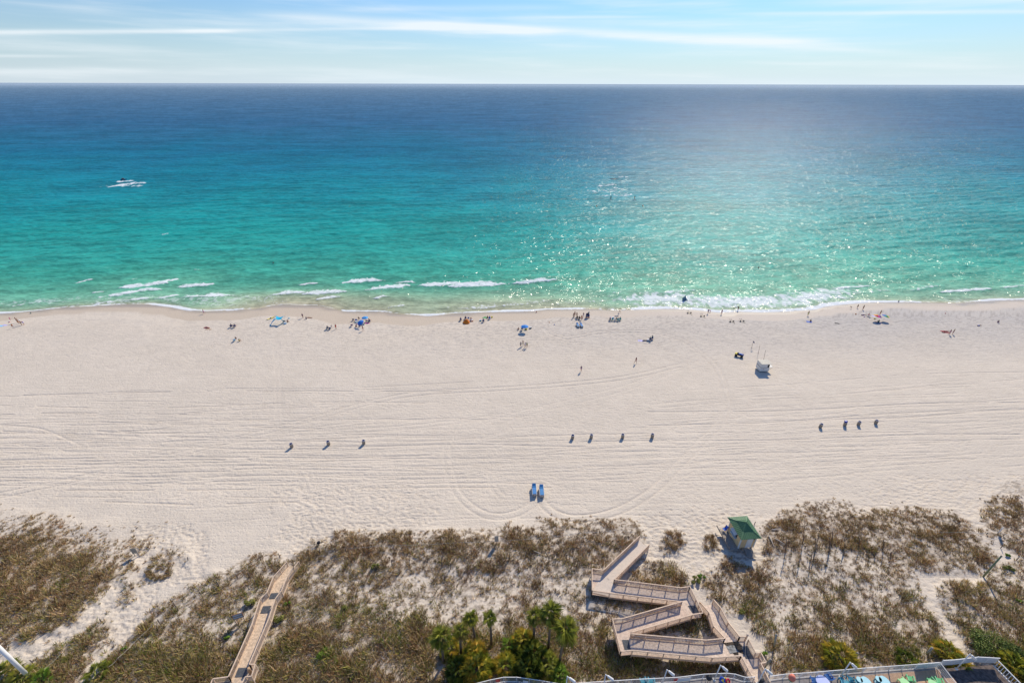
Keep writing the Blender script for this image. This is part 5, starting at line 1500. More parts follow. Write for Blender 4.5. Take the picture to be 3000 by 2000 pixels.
for fn, L in ((f5, [((1125, 740), (1140, 570), 'crooked post nearest the kiosk in the right dune'), ((1352, 635), (1370, 480), 'crooked post in the right dune, second from the kiosk'), ((1512, 710), (1525, 565), 'crooked post in the right dune, third from the kiosk'), ((1547, 612), (1550, 490), 'short dark post behind the third crooked post'),
                    ((1702, 725), (1710, 565), 'crooked post in the right dune, fourth from the kiosk'), ((1737, 595), (1740, 470), 'short dark post behind the fourth crooked post'), ((1903, 690), (1895, 560), 'straight dark post in the right dune, fifth from the kiosk'), ((1450, 875), (1472, 750), 'bent post alone on the pale patch of the right dune'), ((1297, 935), (1305, 860), 'stubby grey post on the sand below the crooked row'),
                    ((715, 385), (732, 345), 'thin stick right behind the kiosk roof')]),
              (f3, [((62, 560), (62, 520), 'leaning post at the left end of the middle dune row'), ((155, 490), (155, 430), 'thin post in the middle dune, upper left'), ((450, 500), (455, 405), 'straight post casting a long shadow left of the translucent board'), ((533, 520), (533, 465), 'post left of the reddish one in the middle dune'),
                    ((688, 505), (686, 455), 'reddish post in the middle dune'), ((1075, 430), (1078, 375), 'post right of the translucent board'), ((1228, 400), (1228, 355), 'post with a long diagonal shadow in the middle dune'), ((1445, 450), (1408, 370), 'tilted pale post in the middle dune'), ((1510, 410), (1508, 375), 'post right of the tilted pale one'), ((1600, 430), (1600, 385), 'rightmost post of the middle dune row')]),
              (f2, [((945, 290), (922, 245), 'leaning post just left of the boardwalk foot'), ((745, 305), (732, 270), 'curved post on the sand left of the boardwalk foot'), ((322, 585), (295, 530), 'leaning post in the grass left of the boardwalk'), ((122, 650), (105, 610), 'post in the grass furthest left of the boardwalk'), ((515, 500), (490, 455), 'small leaning post on the rope line left of the boardwalk'), ((632, 490), (612, 440), 'dark post on the rope line nearer the boardwalk'),
                    ((1090, 452), (1075, 352), 'tall dark post rising beside the right rail of the left boardwalk'), ((1347, 240), (1345, 205), 'short stake at the top edge of the middle dune'), ((1510, 222), (1503, 192), 'second short stake at the top edge of the middle dune'), ((1612, 218), (1607, 188), 'bent stake at the top edge of the middle dune'), ((2086, 365), (2077, 305), 'post with a long shadow at the upper middle dune'), ((1783, 205), (1783, 182), 'tiny stake under the long rope of the middle dune')]),
              (f1, [((1475, 935), (1442, 893), 'first rope post from the top on the right side of the left path'), ((1342, 1078), (1315, 1035), 'second rope post from the top on the right side of the left path'), ((1180, 1228), (1150, 1190), 'third rope post from the top on the right side of the left path'), ((1005, 1388), (982, 1357), 'fourth rope post from the top on the right side of the left path'), ((845, 1055), (832, 1028), 'small post between the two sand paths'), ((275, 1398), (248, 1373), 'small post at the lower edge of the wide sand path'),
                    ((512, 1328), (500, 1313), 'tiny post in the grass triangle between the paths'), ((368, 1155), (325, 1122), 'grey post in the far left grass'), ((700, 900), (680, 880), 'short post in the grass left of the wide path'), ((1570, 540), (1566, 515), 'small stake on the pale sand at the upper left'), ((40, 1318), (22, 1295), 'short post beside the white pole at the left edge')]),
              (f6, [((78, 540), (78, 450), 'dark post at the left end of the far right dune'), ((195, 525), (193, 465), 'dark post second from the left in the far right dune'), ((305, 520), (303, 440), 'thick dark post third from the left in the far right dune'), ((490, 545), (492, 470), 'curly dead stem in the far right dune'), ((425, 600), (432, 570), 'short pale stake below the curly stem'), ((545, 585), (552, 562), 'short stake right of the curly stem'),
                    ((1280, 428), (1292, 415), 'short rope post at the left edge of the right hand path'), ((1388, 535), (1408, 507), 'low post beside the right hand path'), ((1510, 625), (1528, 605), 'low post at the lower end of the right hand path'), ((1405, 440), (1425, 428), 'rope post right of the path beside the white board')])):
    for a, b_, lab in L: post(*fn(*a), *fn(*b_), lab)
gp = G(2880, 1688); h = find_h(gp, 1627)
t_ = thing('tall_post', 'tall green stained post leaning over the right dune with a long shadow', 'post', gp)
tp = W(2934, 1627, gp.z + h) - gp
MB().tube([(0, 0, -.3), tuple(tp)], [.12, .10], 9).build('shaft', mat('green_pole', (.20, .23, .12), .8, .2), t_, True); MB().lathe([(.11, 0), (.07, .05)], tuple(tp), 9).build('cap', M_GREYP, t_)
def stub(u, v, tu, tv, lab, r=.14):
    b = G(u, v); h = find_h(b, tv); tp = W(tu, tv, b.z + h) - b; t_ = thing('round_post', lab, 'post', b, 0, 'thick round posts behind the pool fence')
    MB().tube([(0, 0, -.2), tuple(tp)], r, 10).build('shaft', mat('grey_green_pole', (.30, .31, .26), .8, .2), t_, True); MB().lathe([(r, 0), (r * .6, .05)], tuple(tp), 10).build('cap', M_GREYP, t_)
stub(2716, 1914, 2731, 1896, 'thick grey round post left of the corner lamp'); stub(2448, 1922, 2457, 1911, 'thin grey post poking out of the round palmetto'); stub(2500, 1930, 2513, 1911, 'grey round post just right of the round palmetto')
stub(2268, 1894, 2274, 1857, 'dark weathered post on the sand right of the stair landing', .1); stub(2240, 1950, 2258, 1930, 'pale thick post at the foot of the stair walk')


def rope(pts, lab, lift=.75, rad=.017):
    P = [G(u, v, 0) for u, v in pts]
    P = [W(u, v, p.z + lift) for (u, v), p in zip(pts, P)]
    c0 = P[0]; Q = []
    for i in range(len(P) - 1):
        for k in range(8):
            f_ = k / 8; q = lerp(P[i], P[i + 1], f_); q.z -= .12 * 4 * f_ * (1 - f_); Q.append(q)
    Q.append(P[-1])
    o = MB().tube([q - c0 for q in Q], rad, 4).build('rope_line', M_ROPE); o.location = c0; tag(o, lab, 'rope', 'rope lines through the dunes')
rope([(1023, 1604.5), (1107, 1597), (1150, 1597), (1341, 1588), (1517, 1580), (1644, 1568.5), (1692, 1559), (1750, 1558)], 'long pale rope across the top of the middle dune')
rope([f4(0, 262), f4(160, 240), f4(500, 215), f4(645, 236)], 'pale rope ending at the head of the sand covered ramp')
rope([f5(900, 345), f5(1110, 295), f5(1240, 312)], 'short sagging rope right of the kiosk')
rope([f6(900, 410), f6(1090, 412), f6(1285, 420)], 'pale rope at the top of the far right dune')
rope([f6(1420, 432), f6(1568, 420), (3060, 1556)], 'pale rope beyond the right hand path')
rope([f1(735, 978), f1(850, 872)], 'short rope left of the wide sand path'); rope([f1(770, 1118), f1(840, 1050)], 'short rope between the two sand paths'); rope([f1(365, 1450), f1(512, 1318)], 'rope in the grass triangle at the lower left')
rope([f1(910, 1430), f1(982, 1360), f1(1150, 1195), f1(1312, 1042), f1(1440, 900), f1(1600, 800)], 'long rope following the right side of the left path')
rope([(553, 1744), f2(490, 455), f2(640, 352), f2(732, 275)], 'rope between the left path and the boardwalk foot')
rope([(2985, 1600), (3030, 1640)], 'short rope in the dune at the right frame edge')

def board(u, v, w_, h0, h1, rot, lab, m, mb=None, name='sign_board', lean=0):
    p = G(u, v); t_ = thing(name, lab, 'sign', p, rot, None, 1.0, (lean, 0))
    bd = MB().box((0, 0, (h0 + h1) / 2), (w_, .05, h1 - h0)).build('board', m, t_)
    for s in ((-1, 1) if w_ > .7 else (0,)): MB().box((s * (w_ / 2 - .1), .05, h1 / 2 - .1), (.09, .09, h1 + .2)).build('post', M_GREYP, t_)
    return t_, bd
board(402, 1628, .75, .7, 1.75, .15, 'wooden notice board seen from behind beside the left path', mat('board_back', (.33, .30, .25), .85, .15))
board(1455, 1594, .6, .7, 2.0, .1, 'pale thin board on a post in the upper middle dune', mat('pale_board', (.50, .45, .38), .8, .15))
board(2923, 1563, .5, .5, 1.5, .3, 'white board on a post beside the right hand path', M_WHITE)
p = G(706, 1822); t_ = thing('info_board', 'framed information board on two legs left of the boardwalk', 'sign', p, .35)
ft_ = MB()
for a, b_ in (((-.6, 0, 1.0), (.6, 0, 1.0)), ((-.6, 0, 1.9), (.6, 0, 1.9)), ((-.6, 0, 1.0), (-.6, 0, 1.9)), ((.6, 0, 1.0), (.6, 0, 1.9)), ((-.6, 0, 1.45), (.6, 0, 1.45))): MB().beam(a, b_, .08, .08, (0, 1, 0)).build('frame_bar', mat('brown_frame', (.27, .15, .10), .8), t_)
for z in (1.22, 1.68): MB().box((0, 0, z), (1.08, .03, .34)).build('notice', mat('grey_blue_notice', (.42, .48, .52), .4, .2, 3), t_)
for s in (-1, 1): MB().box((s * .5, .02, .5), (.09, .09, 1.1)).build('leg', M_RAIL, t_)
board(2088, 1950, .5, .4, 1.4, .2, 'small sign on a leaning post at the corner of the ramp fence', mat('board_back', None))
# drift wood
M_DW = mat('driftwood', (.46, .41, .35), .9, .2, 4)
for (u, v, u2, v2, lab) in ((2252, 1570, 2267, 1603, 'pale driftwood log just right of the kiosk ramp'), (2268, 1577, 2298, 1596, 'grey log leaning in the grass right of the kiosk'), (2260, 1552, 2280, 1553, 'short grey plank in the grass behind the kiosk'), (1562, 1614, 1585, 1624, 'dark plank lying in the middle dune')):
    a, b_ = G(u, v, .12), G(u2, v2, .18); o = MB().tube([(0, 0, 0), tuple((b_ - a) * .5 + Vector((0, 0, .05))), tuple(b_ - a)], [.09, .08, .05], 7).build('driftwood_log', M_DW); o.location = a; tag(o, lab, 'driftwood', 'driftwood in the dunes')
# ------------------------------------------------------------------ people: one continuous skinned body per pose, clothes and hair as children
def skin(name, joints, bones, root, sub=1):
    me = bpy.data.meshes.new(name); keys = list(joints)
    me.from_pydata([joints[k][0] for k in keys], [(keys.index(a), keys.index(b)) for a, b in bones], []); me.update()
    o = bpy.data.objects.new(name, me); COL.objects.link(o)
    m = o.modifiers.new('s', 'SKIN'); m.use_smooth_shade = True
    if not me.skin_vertices: pass
    for i, k in enumerate(keys):
        r = joints[k][1]; sv = me.skin_vertices[0].data[i]; sv.radius = (r, r) if not isinstance(r, tuple) else r; sv.use_root = (k == root)
    s = o.modifiers.new('u', 'SUBSURF'); s.levels = sub; s.render_levels = sub
    dg = bpy.context.evaluated_depsgraph_get(); dg.update()
    out = bpy.data.meshes.new_from_object(o.evaluated_get(dg), depsgraph=dg)
    bpy.data.objects.remove(o); out.name = name
    return out


def skin_ready():
    """skin modifier needs its vertex layer; make sure it exists on a fresh mesh"""
    return True


BN = [('pel', 'wst'), ('wst', 'che'), ('che', 'nec'), ('nec', 'hed'), ('hed', 'top'), ('che', 'shL'), ('shL', 'elL'), ('elL', 'haL'), ('haL', 'fiL'), ('che', 'shR'), ('shR', 'elR'), ('elR', 'haR'), ('haR', 'fiR'),
      ('pel', 'hiL'), ('hiL', 'knL'), ('knL', 'anL'), ('anL', 'toL'), ('pel', 'hiR'), ('hiR', 'knR'), ('knR', 'anR'), ('anR', 'toR')]
RAD = dict(pel=(.135, .10), wst=(.12, .09), che=(.155, .11), nec=.055, hed=.095, top=.08, sh=.062, el=.043, ha=.032, fi=.022, hi=.088, kn=.058, an=.038, to=.035)


def pose(kind):
    P = dict(pel=(0, 0, .95), wst=(0, 0, 1.10), che=(0, 0, 1.33), nec=(0, 0, 1.49), hed=(0, .015, 1.60), top=(0, .01, 1.70),
             shL=(-.19, 0, 1.42), elL=(-.25, .0, 1.15), haL=(-.26, .07, .90), fiL=(-.26, .09, .80), shR=(.19, 0, 1.42), elR=(.25, 0, 1.15), haR=(.26, .07, .90), fiR=(.26, .09, .80),
             hiL=(-.10, 0, .88), knL=(-.11, .03, .48), anL=(-.12, 0, .07), toL=(-.13, .14, .03), hiR=(.10, 0, .88), knR=(.11, .03, .48), anR=(.12, 0, .07), toR=(.13, .14, .03))
    if kind == 'walk':
        P.update(knL=(-.10, .24, .52), anL=(-.10, .34, .10), toL=(-.10, .48, .08), knR=(.10, -.05, .47), anR=(.10, -.34, .12), toR=(.10, -.26, .03), elL=(-.24, -.14, 1.17), haL=(-.24, -.12, .92), fiL=(-.24, -.08, .83), elR=(.24, .14, 1.18), haR=(.22, .32, 1.03), fiR=(.2, .4, .99))
    if kind == 'arms':
        P.update(elL=(-.38, .08, 1.50), haL=(-.30, .12, 1.76), fiL=(-.27, .12, 1.85), elR=(.36, .10, 1.34), haR=(.20, .26, 1.46), fiR=(.13, .3, 1.5))
    if kind == 'bend':
        P.update(wst=(0, .10, 1.04), che=(0, .32, 1.13), nec=(0, .46, 1.12), hed=(0, .57, 1.08), top=(0, .66, 1.04), shL=(-.19, .38, 1.12), shR=(.19, .38, 1.12), elL=(-.22, .44, .86), haL=(-.20, .50, .62), fiL=(-.18, .52, .53), elR=(.22, .44, .86), haR=(.2, .52, .62), fiR=(.18, .54, .53), pel=(0, -.06, .93), hiL=(-.1, -.05, .86), hiR=(.1, -.05, .86))
    if kind == 'sit':       # on a low chair, seat height .30
        P.update(pel=(0, -.02, .38), wst=(0, -.08, .52), che=(0, -.15, .74), nec=(0, -.16, .90), hed=(0, -.12, 1.01), top=(0, -.12, 1.11), shL=(-.19, -.15, .83), shR=(.19, -.15, .83), elL=(-.26, .02, .60), haL=(-.22, .24, .56), fiL=(-.2, .33, .55), elR=(.26, .02, .60), haR=(.22, .24, .56), fiR=(.2, .33, .55),
                 hiL=(-.10, .04, .37), knL=(-.13, .46, .50), anL=(-.13, .70, .12), toL=(-.13, .84, .06), hiR=(.10, .04, .37), knR=(.14, .46, .48), anR=(.14, .72, .10), toR=(.14, .86, .05))
    if kind == 'floor':     # sitting on the sand, knees up
        P.update(pel=(0, 0, .12), wst=(0, -.02, .27), che=(0, .04, .48), nec=(0, .10, .64), hed=(0, .15, .74), top=(0, .16, .84), shL=(-.19, .05, .57), shR=(.19, .05, .57), elL=(-.24, .22, .38), haL=(-.13, .40, .40), fiL=(-.06, .44, .42), elR=(.24, .22, .38), haR=(.13, .40, .40), fiR=(.06, .44, .42),
                 hiL=(-.10, .05, .12), knL=(-.14, .40, .44), anL=(-.13, .55, .07), toL=(-.13, .68, .03), hiR=(.10, .05, .12), knR=(.14, .40, .44), anR=(.13, .55, .07), toR=(.13, .68, .03))
    if kind == 'lie':
        P.update(pel=(0, 0, .13), wst=(0, -.15, .14), che=(0, -.38, .16), nec=(0, -.54, .15), hed=(0, -.65, .16), top=(0, -.75, .15), shL=(-.19, -.47, .13), shR=(.19, -.47, .13), elL=(-.30, -.25, .07), haL=(-.28, -.02, .06), fiL=(-.27, .06, .05), elR=(.32, -.55, .07), haR=(.22, -.72, .08), fiR=(.16, -.76, .08),
                 hiL=(-.10, .06, .12), knL=(-.12, .48, .12), anL=(-.13, .88, .08), toL=(-.15, .92, .18), hiR=(.10, .06, .12), knR=(.13, .48, .16), anR=(.13, .88, .08), toR=(.15, .92, .18))
    return P


POSES = {}
def proto(kind):
    if kind in POSES: return POSES[kind]
    P = pose(kind)
    J = {k: (v, RAD.get(k, RAD.get(k[:2]))) for k, v in P.items()}
    body = skin('body', J, BN, 'pel')
    g = lambda k, d: (lambda r: tuple(q + d for q in r) if isinstance(r, tuple) else r + d)(RAD.get(k, RAD.get(k[:2])))
    md = lambda a, b, t: tuple(P[a][i] * (1 - t) + P[b][i] * t for i in range(3))
    tj = {'wst': (md('pel', 'wst', .55), g('wst', .022)), 'w2': (P['wst'], g('wst', .022)), 'che': (P['che'], g('che', .02)), 'n': (md('che', 'nec', .55), .08), 'shL': (P['shL'], .082), 'eL': (md('shL', 'elL', .5), .07), 'shR': (P['shR'], .082), 'eR': (md('shR', 'elR', .5), .07)}
    topm = skin('top', tj, [('wst', 'w2'), ('w2', 'che'), ('che', 'n'), ('che', 'shL'), ('shL', 'eL'), ('che', 'shR'), ('shR', 'eR')], 'w2', 1)
    sj = {'p': (md('pel', 'wst', .5), g('pel', .015)), 'pel': (P['pel'], g('pel', .022)), 'hL': (P['hiL'], .105), 'kL': (md('hiL', 'knL', .55), .092), 'hR': (P['hiR'], .105), 'kR': (md('hiR', 'knR', .55), .092)}
    sho = skin('shorts', sj, [('p', 'pel'), ('pel', 'hL'), ('hL', 'kL'), ('pel', 'hR'), ('hR', 'kR')], 'pel', 1)
    h = Vector(P['hed']); tp = Vector(P['top']); ax = (tp - h).normalized()
    back = Vector((0, -.025, 0)) if kind != 'lie' else Vector((0, 0, -.02))
    b = MB(); c = h + ax * .035 + back; rows = []
    q = ax.to_track_quat('Z', 'Y')
    for i in range(7):
        th_ = math.pi * .62 * i / 6; rows.append([c + q @ Vector((.118 * math.sin(th_) * math.cos(a), .118 * math.sin(th_) * math.sin(a), .125 * math.cos(th_))) for a in [j * math.pi / 5 for j in range(11)]])
    b.grid(rows); ho = b.build('hair', None); hair = ho.data; bpy.data.objects.remove(ho)
    hair.materials.append(None)
    for m_ in (body, topm, sho):
        m_.materials.clear(); m_.materials.append(None)
        m_.polygons.foreach_set('use_smooth', [True] * len(m_.polygons))
    face = Vector((0, .09, -.005)) if kind not in ('lie',) else Vector((0, .02, .09))
    POSES[kind] = dict(body=body, top=topm, shorts=sho, hair=hair, P=P, head=h, ax=ax)
    return POSES[kind]


PC = {}
def pc(c, nm=None):
    if c not in PC:
        PC[c] = mat('cloth_' + '_'.join(str(int(q * 255)) for q in c), c, .75, .08, 9)
    return PC[c]
SK = [(.50, .28, .18), (.38, .20, .12), (.58, .36, .25), (.26, .14, .09)]
SKM = [mat('skin_tone', SK[0], .6, .05)] + [mat('skin_tone_%s' % n, c, .6, .05) for n, c in (('tan', SK[1]), ('fair', SK[2]), ('deep', SK[3]))]
HR = {'d': mat('dark_hair', (.03, .02, .015), .6, .1), 'b': mat('brown_hair', (.12, .06, .03), .6, .1), 'y': mat('blond_hair', (.42, .29, .12), .6, .1)}
COLS = dict(red=(.60, .03, .03), maroon=(.30, .04, .05), navy=(.03, .04, .16), blue=(.03, .12, .50), black=(.02, .02, .025), white=(.78, .78, .78), pink=(.75, .20, .40), hot=(.80, .08, .35), lav=(.52, .48, .75), teal=(.04, .35, .36), orange=(.72, .22, .04), lime=(.45, .85, .05),
            grey=(.30, .31, .34), green=(.08, .30, .10), yellow=(.75, .62, .08), brown=(.20, .11, .07), purple=(.14, .06, .20), rose=(.62, .35, .40), sky=(.25, .55, .80), slate=(.16, .20, .24), tan=(.45, .32, .22))
def person(u, v, kind, label, top=None, bot='navy', hair='d', rot=0.0, h=1.72, sk=0, hat=None, dress=None, lift=0.0, group=None):
    pr = proto(kind); p = G(u, v); z = p.z + lift
    t_ = thing('person', label, 'person', (p.x, p.y, z), rot, group, h / 1.78)
    inst('body', pr['body'], t_, SKM[sk])
    if top: inst('shirt', pr['top'], t_, pc(COLS[top]))
    if bot: inst('shorts', pr['shorts'], t_, pc(COLS[bot]))
    inst('hair', pr['hair'], t_, HR[hair])
    P = pr['P']
    if dress:
        a, b_ = Vector(P['che']), Vector(P['pel']); k = (Vector(P['knL']) + Vector(P['knR'])) / 2
        MB().tube([a + (a - b_) * .2, a, lerp(a, b_, .6), b_, lerp(b_, k, .75)], [.13, .18, .15, .18, .28], 10).build('dress', pc(COLS[dress]), t_, True)
    if hat:
        c = pr['head'] + pr['ax'] * .08; b = MB(); q = pr['ax'].to_track_quat('Z', 'Y'); b.lathe([(.24, 0), (.25, .015), (.13, .03), (.12, .10), (.04, .13)], n=12)
        b.v = [tuple(c + q @ Vector(x)) for x in b.v]; b.build('sun_hat', pc(COLS[hat]), t_, True)
    return t_


person(31.5, 938, 'stand', 'child in a pink swimsuit left of the tall family group', 'hot', 'hot', 'y', .4, 1.05, 2)
person(52, 945, 'arms', 'tall bare chested person waving an arm at the back of the left family', None, 'navy', 'b', -.3, 1.78, 1)
person(57.5, 949, 'stand', 'person in yellow orange shorts in the middle of the left family', None, 'orange', 'b', .3, 1.72, 0)
person(65, 952.5, 'stand', 'person in a wide white hat and grey green shorts in the left family', None, 'slate', 'b', 2.8, 1.72, 0, 'white')
person(71.5, 951.5, 'bend', 'person bending forward in a dark purple top and lavender shorts, right of the left family', 'purple', 'lav', 'd', 1.6, 1.68, 0)
person(39.5, 960, 'walk', 'child in an orange top and blue shorts nearest the camera in the left family', 'orange', 'navy', 'd', 1.2, 1.30, 1)
person(91, 919, 'floor', 'small child crouching in a teal shirt by the waterline at the left', 'teal', 'teal', 'b', .5, 1.15, 0)
person(598.5, 919.5, 'walk', 'person in a long rose dress walking along the foam at the left', None, None, 'b', -1.7, 1.66, 2, dress='rose')
person(606, 960, 'lie', 'sunbather lying on a maroon towel next to a tan towel', 'maroon', 'maroon', 'y', 1.15, 1.7, 2, lift=.03)
person(960.5, 963, 'sit', 'person in a grey shirt in the slate chair left of the red swimsuit', 'grey', 'grey', 'd', .2, 1.7, 1, lift=.05)
person(972, 960, 'sit', 'pale person sitting behind the navy chair near the red swimsuit', 'white', 'tan', 'y', .4, 1.6, 2, lift=.05)
person(985, 963.8, 'stand', 'standing person in a bright red swimsuit between the canopy and the blue umbrellas', 'red', 'red', 'd', .9, 1.7, 1)
person(1064, 969, 'walk', 'person in a red brown top walking below the blue umbrellas', 'maroon', 'red', 'b', -.9, 1.66, 0)
person(888, 932, 'stand', 'standing person in dark mauve clothes right of the turquoise canopy', 'purple', 'brown', 'd', 0, 1.66, 1)
person(898, 935, 'floor', 'person in dark clothes sitting low on the sand beside the mauve one', 'navy', 'black', 'd', .5, 1.7, 0)
person(842, 944, 'floor', 'person in a maroon shirt sitting just right of the turquoise canopy', 'maroon', 'brown', 'd', -.8, 1.7, 1)
person(692.5, 996, 'sit', 'tanned person sitting in the pale blue lounge chair of the lower left pair', None, 'navy', 'd', .5, 1.7, 1, lift=.08)
person(701, 1000, 'floor', 'person in a yellow and dark outfit sitting on the sand before the blue chair', 'yellow', 'navy', 'd', -.6, 1.65, 0)
person(679.5, 957.5, 'sit', 'person in dark blue in the left chair of the navy pair', 'navy', 'navy', 'd', .1, 1.7, 3, lift=.05)
person(689.5, 957.5, 'sit', 'person in dark blue in the right chair of the navy pair', 'navy', 'blue', 'd', .1, 1.7, 0, lift=.05)
person(1052, 937, 'sit', 'dark haired person behind the blue umbrellas', 'brown', 'navy', 'd', 0, 1.7, 1, lift=.05)
person(1044.5, 958, 'floor', 'person in maroon resting in the umbrella shade', 'maroon', 'maroon', 'd', .6, 1.7, 1)
person(1053, 957, 'floor', 'person in dark clothes resting in the umbrella shade', 'navy', 'slate', 'd', -.5, 1.7, 3)
person(1083, 942, 'sit', 'person in navy in the rightmost chair by the blue umbrellas', 'navy', 'navy', 'd', -.3, 1.7, 0, lift=.05)
person(1350, 938, 'sit', 'person in dark blue left of the orange sunshade', 'blue', 'navy', 'b', 0, 1.7, 1, lift=.05)
person(1364, 934, 'sit', 'person with pale hair and a navy top behind the orange sunshade', 'navy', 'navy', 'y', .2, 1.7, 2, lift=.05)
person(1380, 938, 'sit', 'person in the white framed chair right of the orange sunshade', 'maroon', 'purple', 'd', 0, 1.7, 1, lift=.05)
person(1416.5, 942, 'sit', 'person in blue sitting by the teal tub right of the orange sunshade', 'blue', 'navy', 'd', -.3, 1.7, 1, lift=.05)
person(1428, 932, 'floor', 'person in a maroon top on the green towel', 'maroon', 'green', 'd', -.2, 1.7, 1)
person(1434.5, 934, 'sit', 'person in deep blue at the right of the green towel', 'blue', 'blue', 'd', -.2, 1.7, 0, lift=.05)
person(1571.5, 915.5, 'floor', 'small child crouching alone at the waterline in the centre', 'red', 'maroon', 'd', 0, 1.1, 1)
person(1519.8, 966, 'floor', 'person with bare shoulders sitting left of the blue umbrella', None, 'navy', 'b', .8, 1.7, 0)
person(1525.5, 1016.5, 'stand', 'leftmost of the four friends standing together on the sand, in grey and black', 'grey', 'black', 'd', .4, 1.68, 1)
person(1532, 1012.5, 'arms', 'person in an olive suit furthest back of the four friends', None, 'green', 'd', -.4, 1.72, 0)
person(1538.5, 1017.5, 'stand', 'person in pale lilac third of the four friends', 'lav', 'grey', 'd', .9, 1.66, 1)
person(1543.5, 1017.8, 'stand', 'rightmost of the four friends, in green and brown', 'green', 'brown', 'b', -.8, 1.74, 0)
person(1680, 931.5, 'stand', 'brown skinned person in dark shorts at the left end of the central group', None, 'brown', 'd', -.6, 1.76, 3)
person(1683.5, 926.5, 'stand', 'tanned person in rust shorts just behind the left end of the central group', None, 'maroon', 'b', -.7, 1.78, 1)
person(1689.5, 928.5, 'stand', 'slim tanned person third from the left in the central group', None, 'brown', 'd', -.7, 1.7, 1)
person(1690.5, 933, 'sit', 'person in black seated low in the central group, left one', 'black', 'black', 'd', 0, 1.7, 1, lift=.05)
person(1697, 934, 'sit', 'person in black seated low in the central group, right one', 'black', 'grey', 'd', .2, 1.7, 1, lift=.05)
person(1703.8, 937.2, 'stand', 'person in an orange red suit standing nearest the camera in the central group', 'orange', 'red', 'b', 2.8, 1.74, 1)
person(1709, 929.5, 'walk', 'person in purple beside the loaded beach cart', 'purple', 'lav', 'd', -1.2, 1.7, 0)
person(1815, 916, 'walk', 'bare tanned person striding along the waterline above the teal chairs', None, 'brown', 'd', 1.57, 1.78, 1)
person(1787, 938, 'sit', 'person under a lavender hat in the leftmost seat of the teal chair row', 'brown', 'black', 'd', 0, 1.7, 1, 'lav', lift=.05)
person(1804.5, 938.5, 'sit', 'person in dark and white in the middle of the teal chair row', 'black', 'white', 'd', .2, 1.7, 1, lift=.05)
person(1809.5, 938.5, 'sit', 'person in the left one of the two teal chairs at the row end', 'teal', 'navy', 'd', 0, 1.7, 1, lift=.05)
person(1816, 937, 'sit', 'person in the right one of the two teal chairs at the row end', 'teal', 'navy', 'd', 0, 1.7, 1, lift=.05)
person(1904, 996, 'sit', 'person in a bright teal shirt in the left seat inside the tyre loop', 'teal', 'navy', 'd', 0, 1.75, 1, lift=.08)
person(1910.5, 992, 'sit', 'person in a teal shirt in the rear seat inside the tyre loop', 'teal', 'navy', 'd', -.3, 1.75, 1, lift=.08)
person(1890, 998, 'lie', 'person in black lying on a lavender towel inside the tyre loop', 'black', 'navy', 'd', -1.5, 1.7, 1, lift=.03)
person(1862, 1064, 'walk', 'person in a red brown swimsuit striding alone across the middle sand', 'maroon', 'maroon', 'd', .6, 1.85, 1)
person(1702, 1088.5, 'walk', 'person in a purple top and pink shorts walking alone lowest on the sand', 'purple', 'rose', 'd', -.3, 1.72, 2)
person(2073, 919.5, 'walk', 'person in a dark top and pink shorts between the wheeled carts at the waterline', 'navy', 'rose', 'd', -.6, 1.72, 2)
person(2080.5, 915, 'bend', 'child bending down beside the person in pink shorts', 'rose', 'red', 'b', .6, 1.2, 0)
person(2113, 920.5, 'stand', 'person in a mauve swimsuit standing left of the inflatable boat', 'rose', 'rose', 'b', .2, 1.72, 0)
person(2161, 910, 'stand', 'person holding the dark inflatable boat in the glittering foam', 'black', 'brown', 'd', -1.2, 1.72, 1)
person(2366, 925, 'stand', 'person in neon lime shorts standing near the waterline at the right', None, 'lime', 'd', -.3, 1.74, 1)
person(2373, 942, 'floor', 'person sitting on a blue towel beside the one in lime shorts', None, 'navy', 'd', -1.2, 1.7, 3)
person(2493, 904.5, 'bend', 'bending child at the left of the trio on the wet sand', 'brown', 'brown', 'd', .9, 1.25, 1)
person(2511, 902.5, 'stand', 'dark skinned child in the middle of the trio on the wet sand', 'brown', 'brown', 'd', 0, 1.35, 3)
person(2527, 907.5, 'stand', 'taller person at the right of the trio on the wet sand', None, 'brown', 'd', .2, 1.74, 1)
person(2529, 923, 'lie', 'person in dark purple lying left of the rainbow umbrellas', 'purple', 'purple', 'd', -1.45, 1.7, 1)
person(2542, 926, 'sit', 'person in a red top seated between the rainbow umbrellas and the lying one', 'red', 'white', 'd', .4, 1.6, 1, lift=.05)
person(2577, 922.5, 'stand', 'orange brown person standing behind the two rainbow umbrellas', None, 'orange', 'b', .3, 1.7, 1)
person(2573.5, 944, 'floor', 'person in a green top under the left rainbow umbrella', 'green', 'navy', 'd', 0, 1.7, 1)
person(2766, 973, 'lie', 'left one of the two sunbathers lying in maroon swimsuits at the right', 'maroon', 'maroon', 'b', -1.4, 1.7, 1)
person(2772, 971, 'lie', 'right one of the two sunbathers lying in maroon swimsuits at the right', 'maroon', 'red', 'd', -1.5, 1.72, 1)
person(2780, 980, 'stand', 'left one of the two walkers in pale mauve at the right side of the beach', 'rose', 'rose', 'b', -.2, 1.66, 0)
person(2790, 978.5, 'stand', 'right one of the two walkers in tan at the right side of the beach', 'tan', 'rose', 'b', .3, 1.72, 0)
person(2868, 954, 'lie', 'person in blue and black lying alone on the upper right sand', 'blue', 'black', 'd', -1.3, 1.75, 1)
person(2922, 945, 'floor', 'person in purple reclining alone near the right edge of the beach', 'purple', 'purple', 'd', -1.2, 1.7, 1)
def swimmer(u, v, lab, h=1.7):
    p = W(u, v, 0.0); pr = proto('stand'); t_ = thing('person', lab, 'person', (p.x, p.y, -1.05), 0, None, h / 1.78)
    inst('body', pr['body'], t_, SKM[3]); inst('hair', pr['hair'], t_, HR['d'])
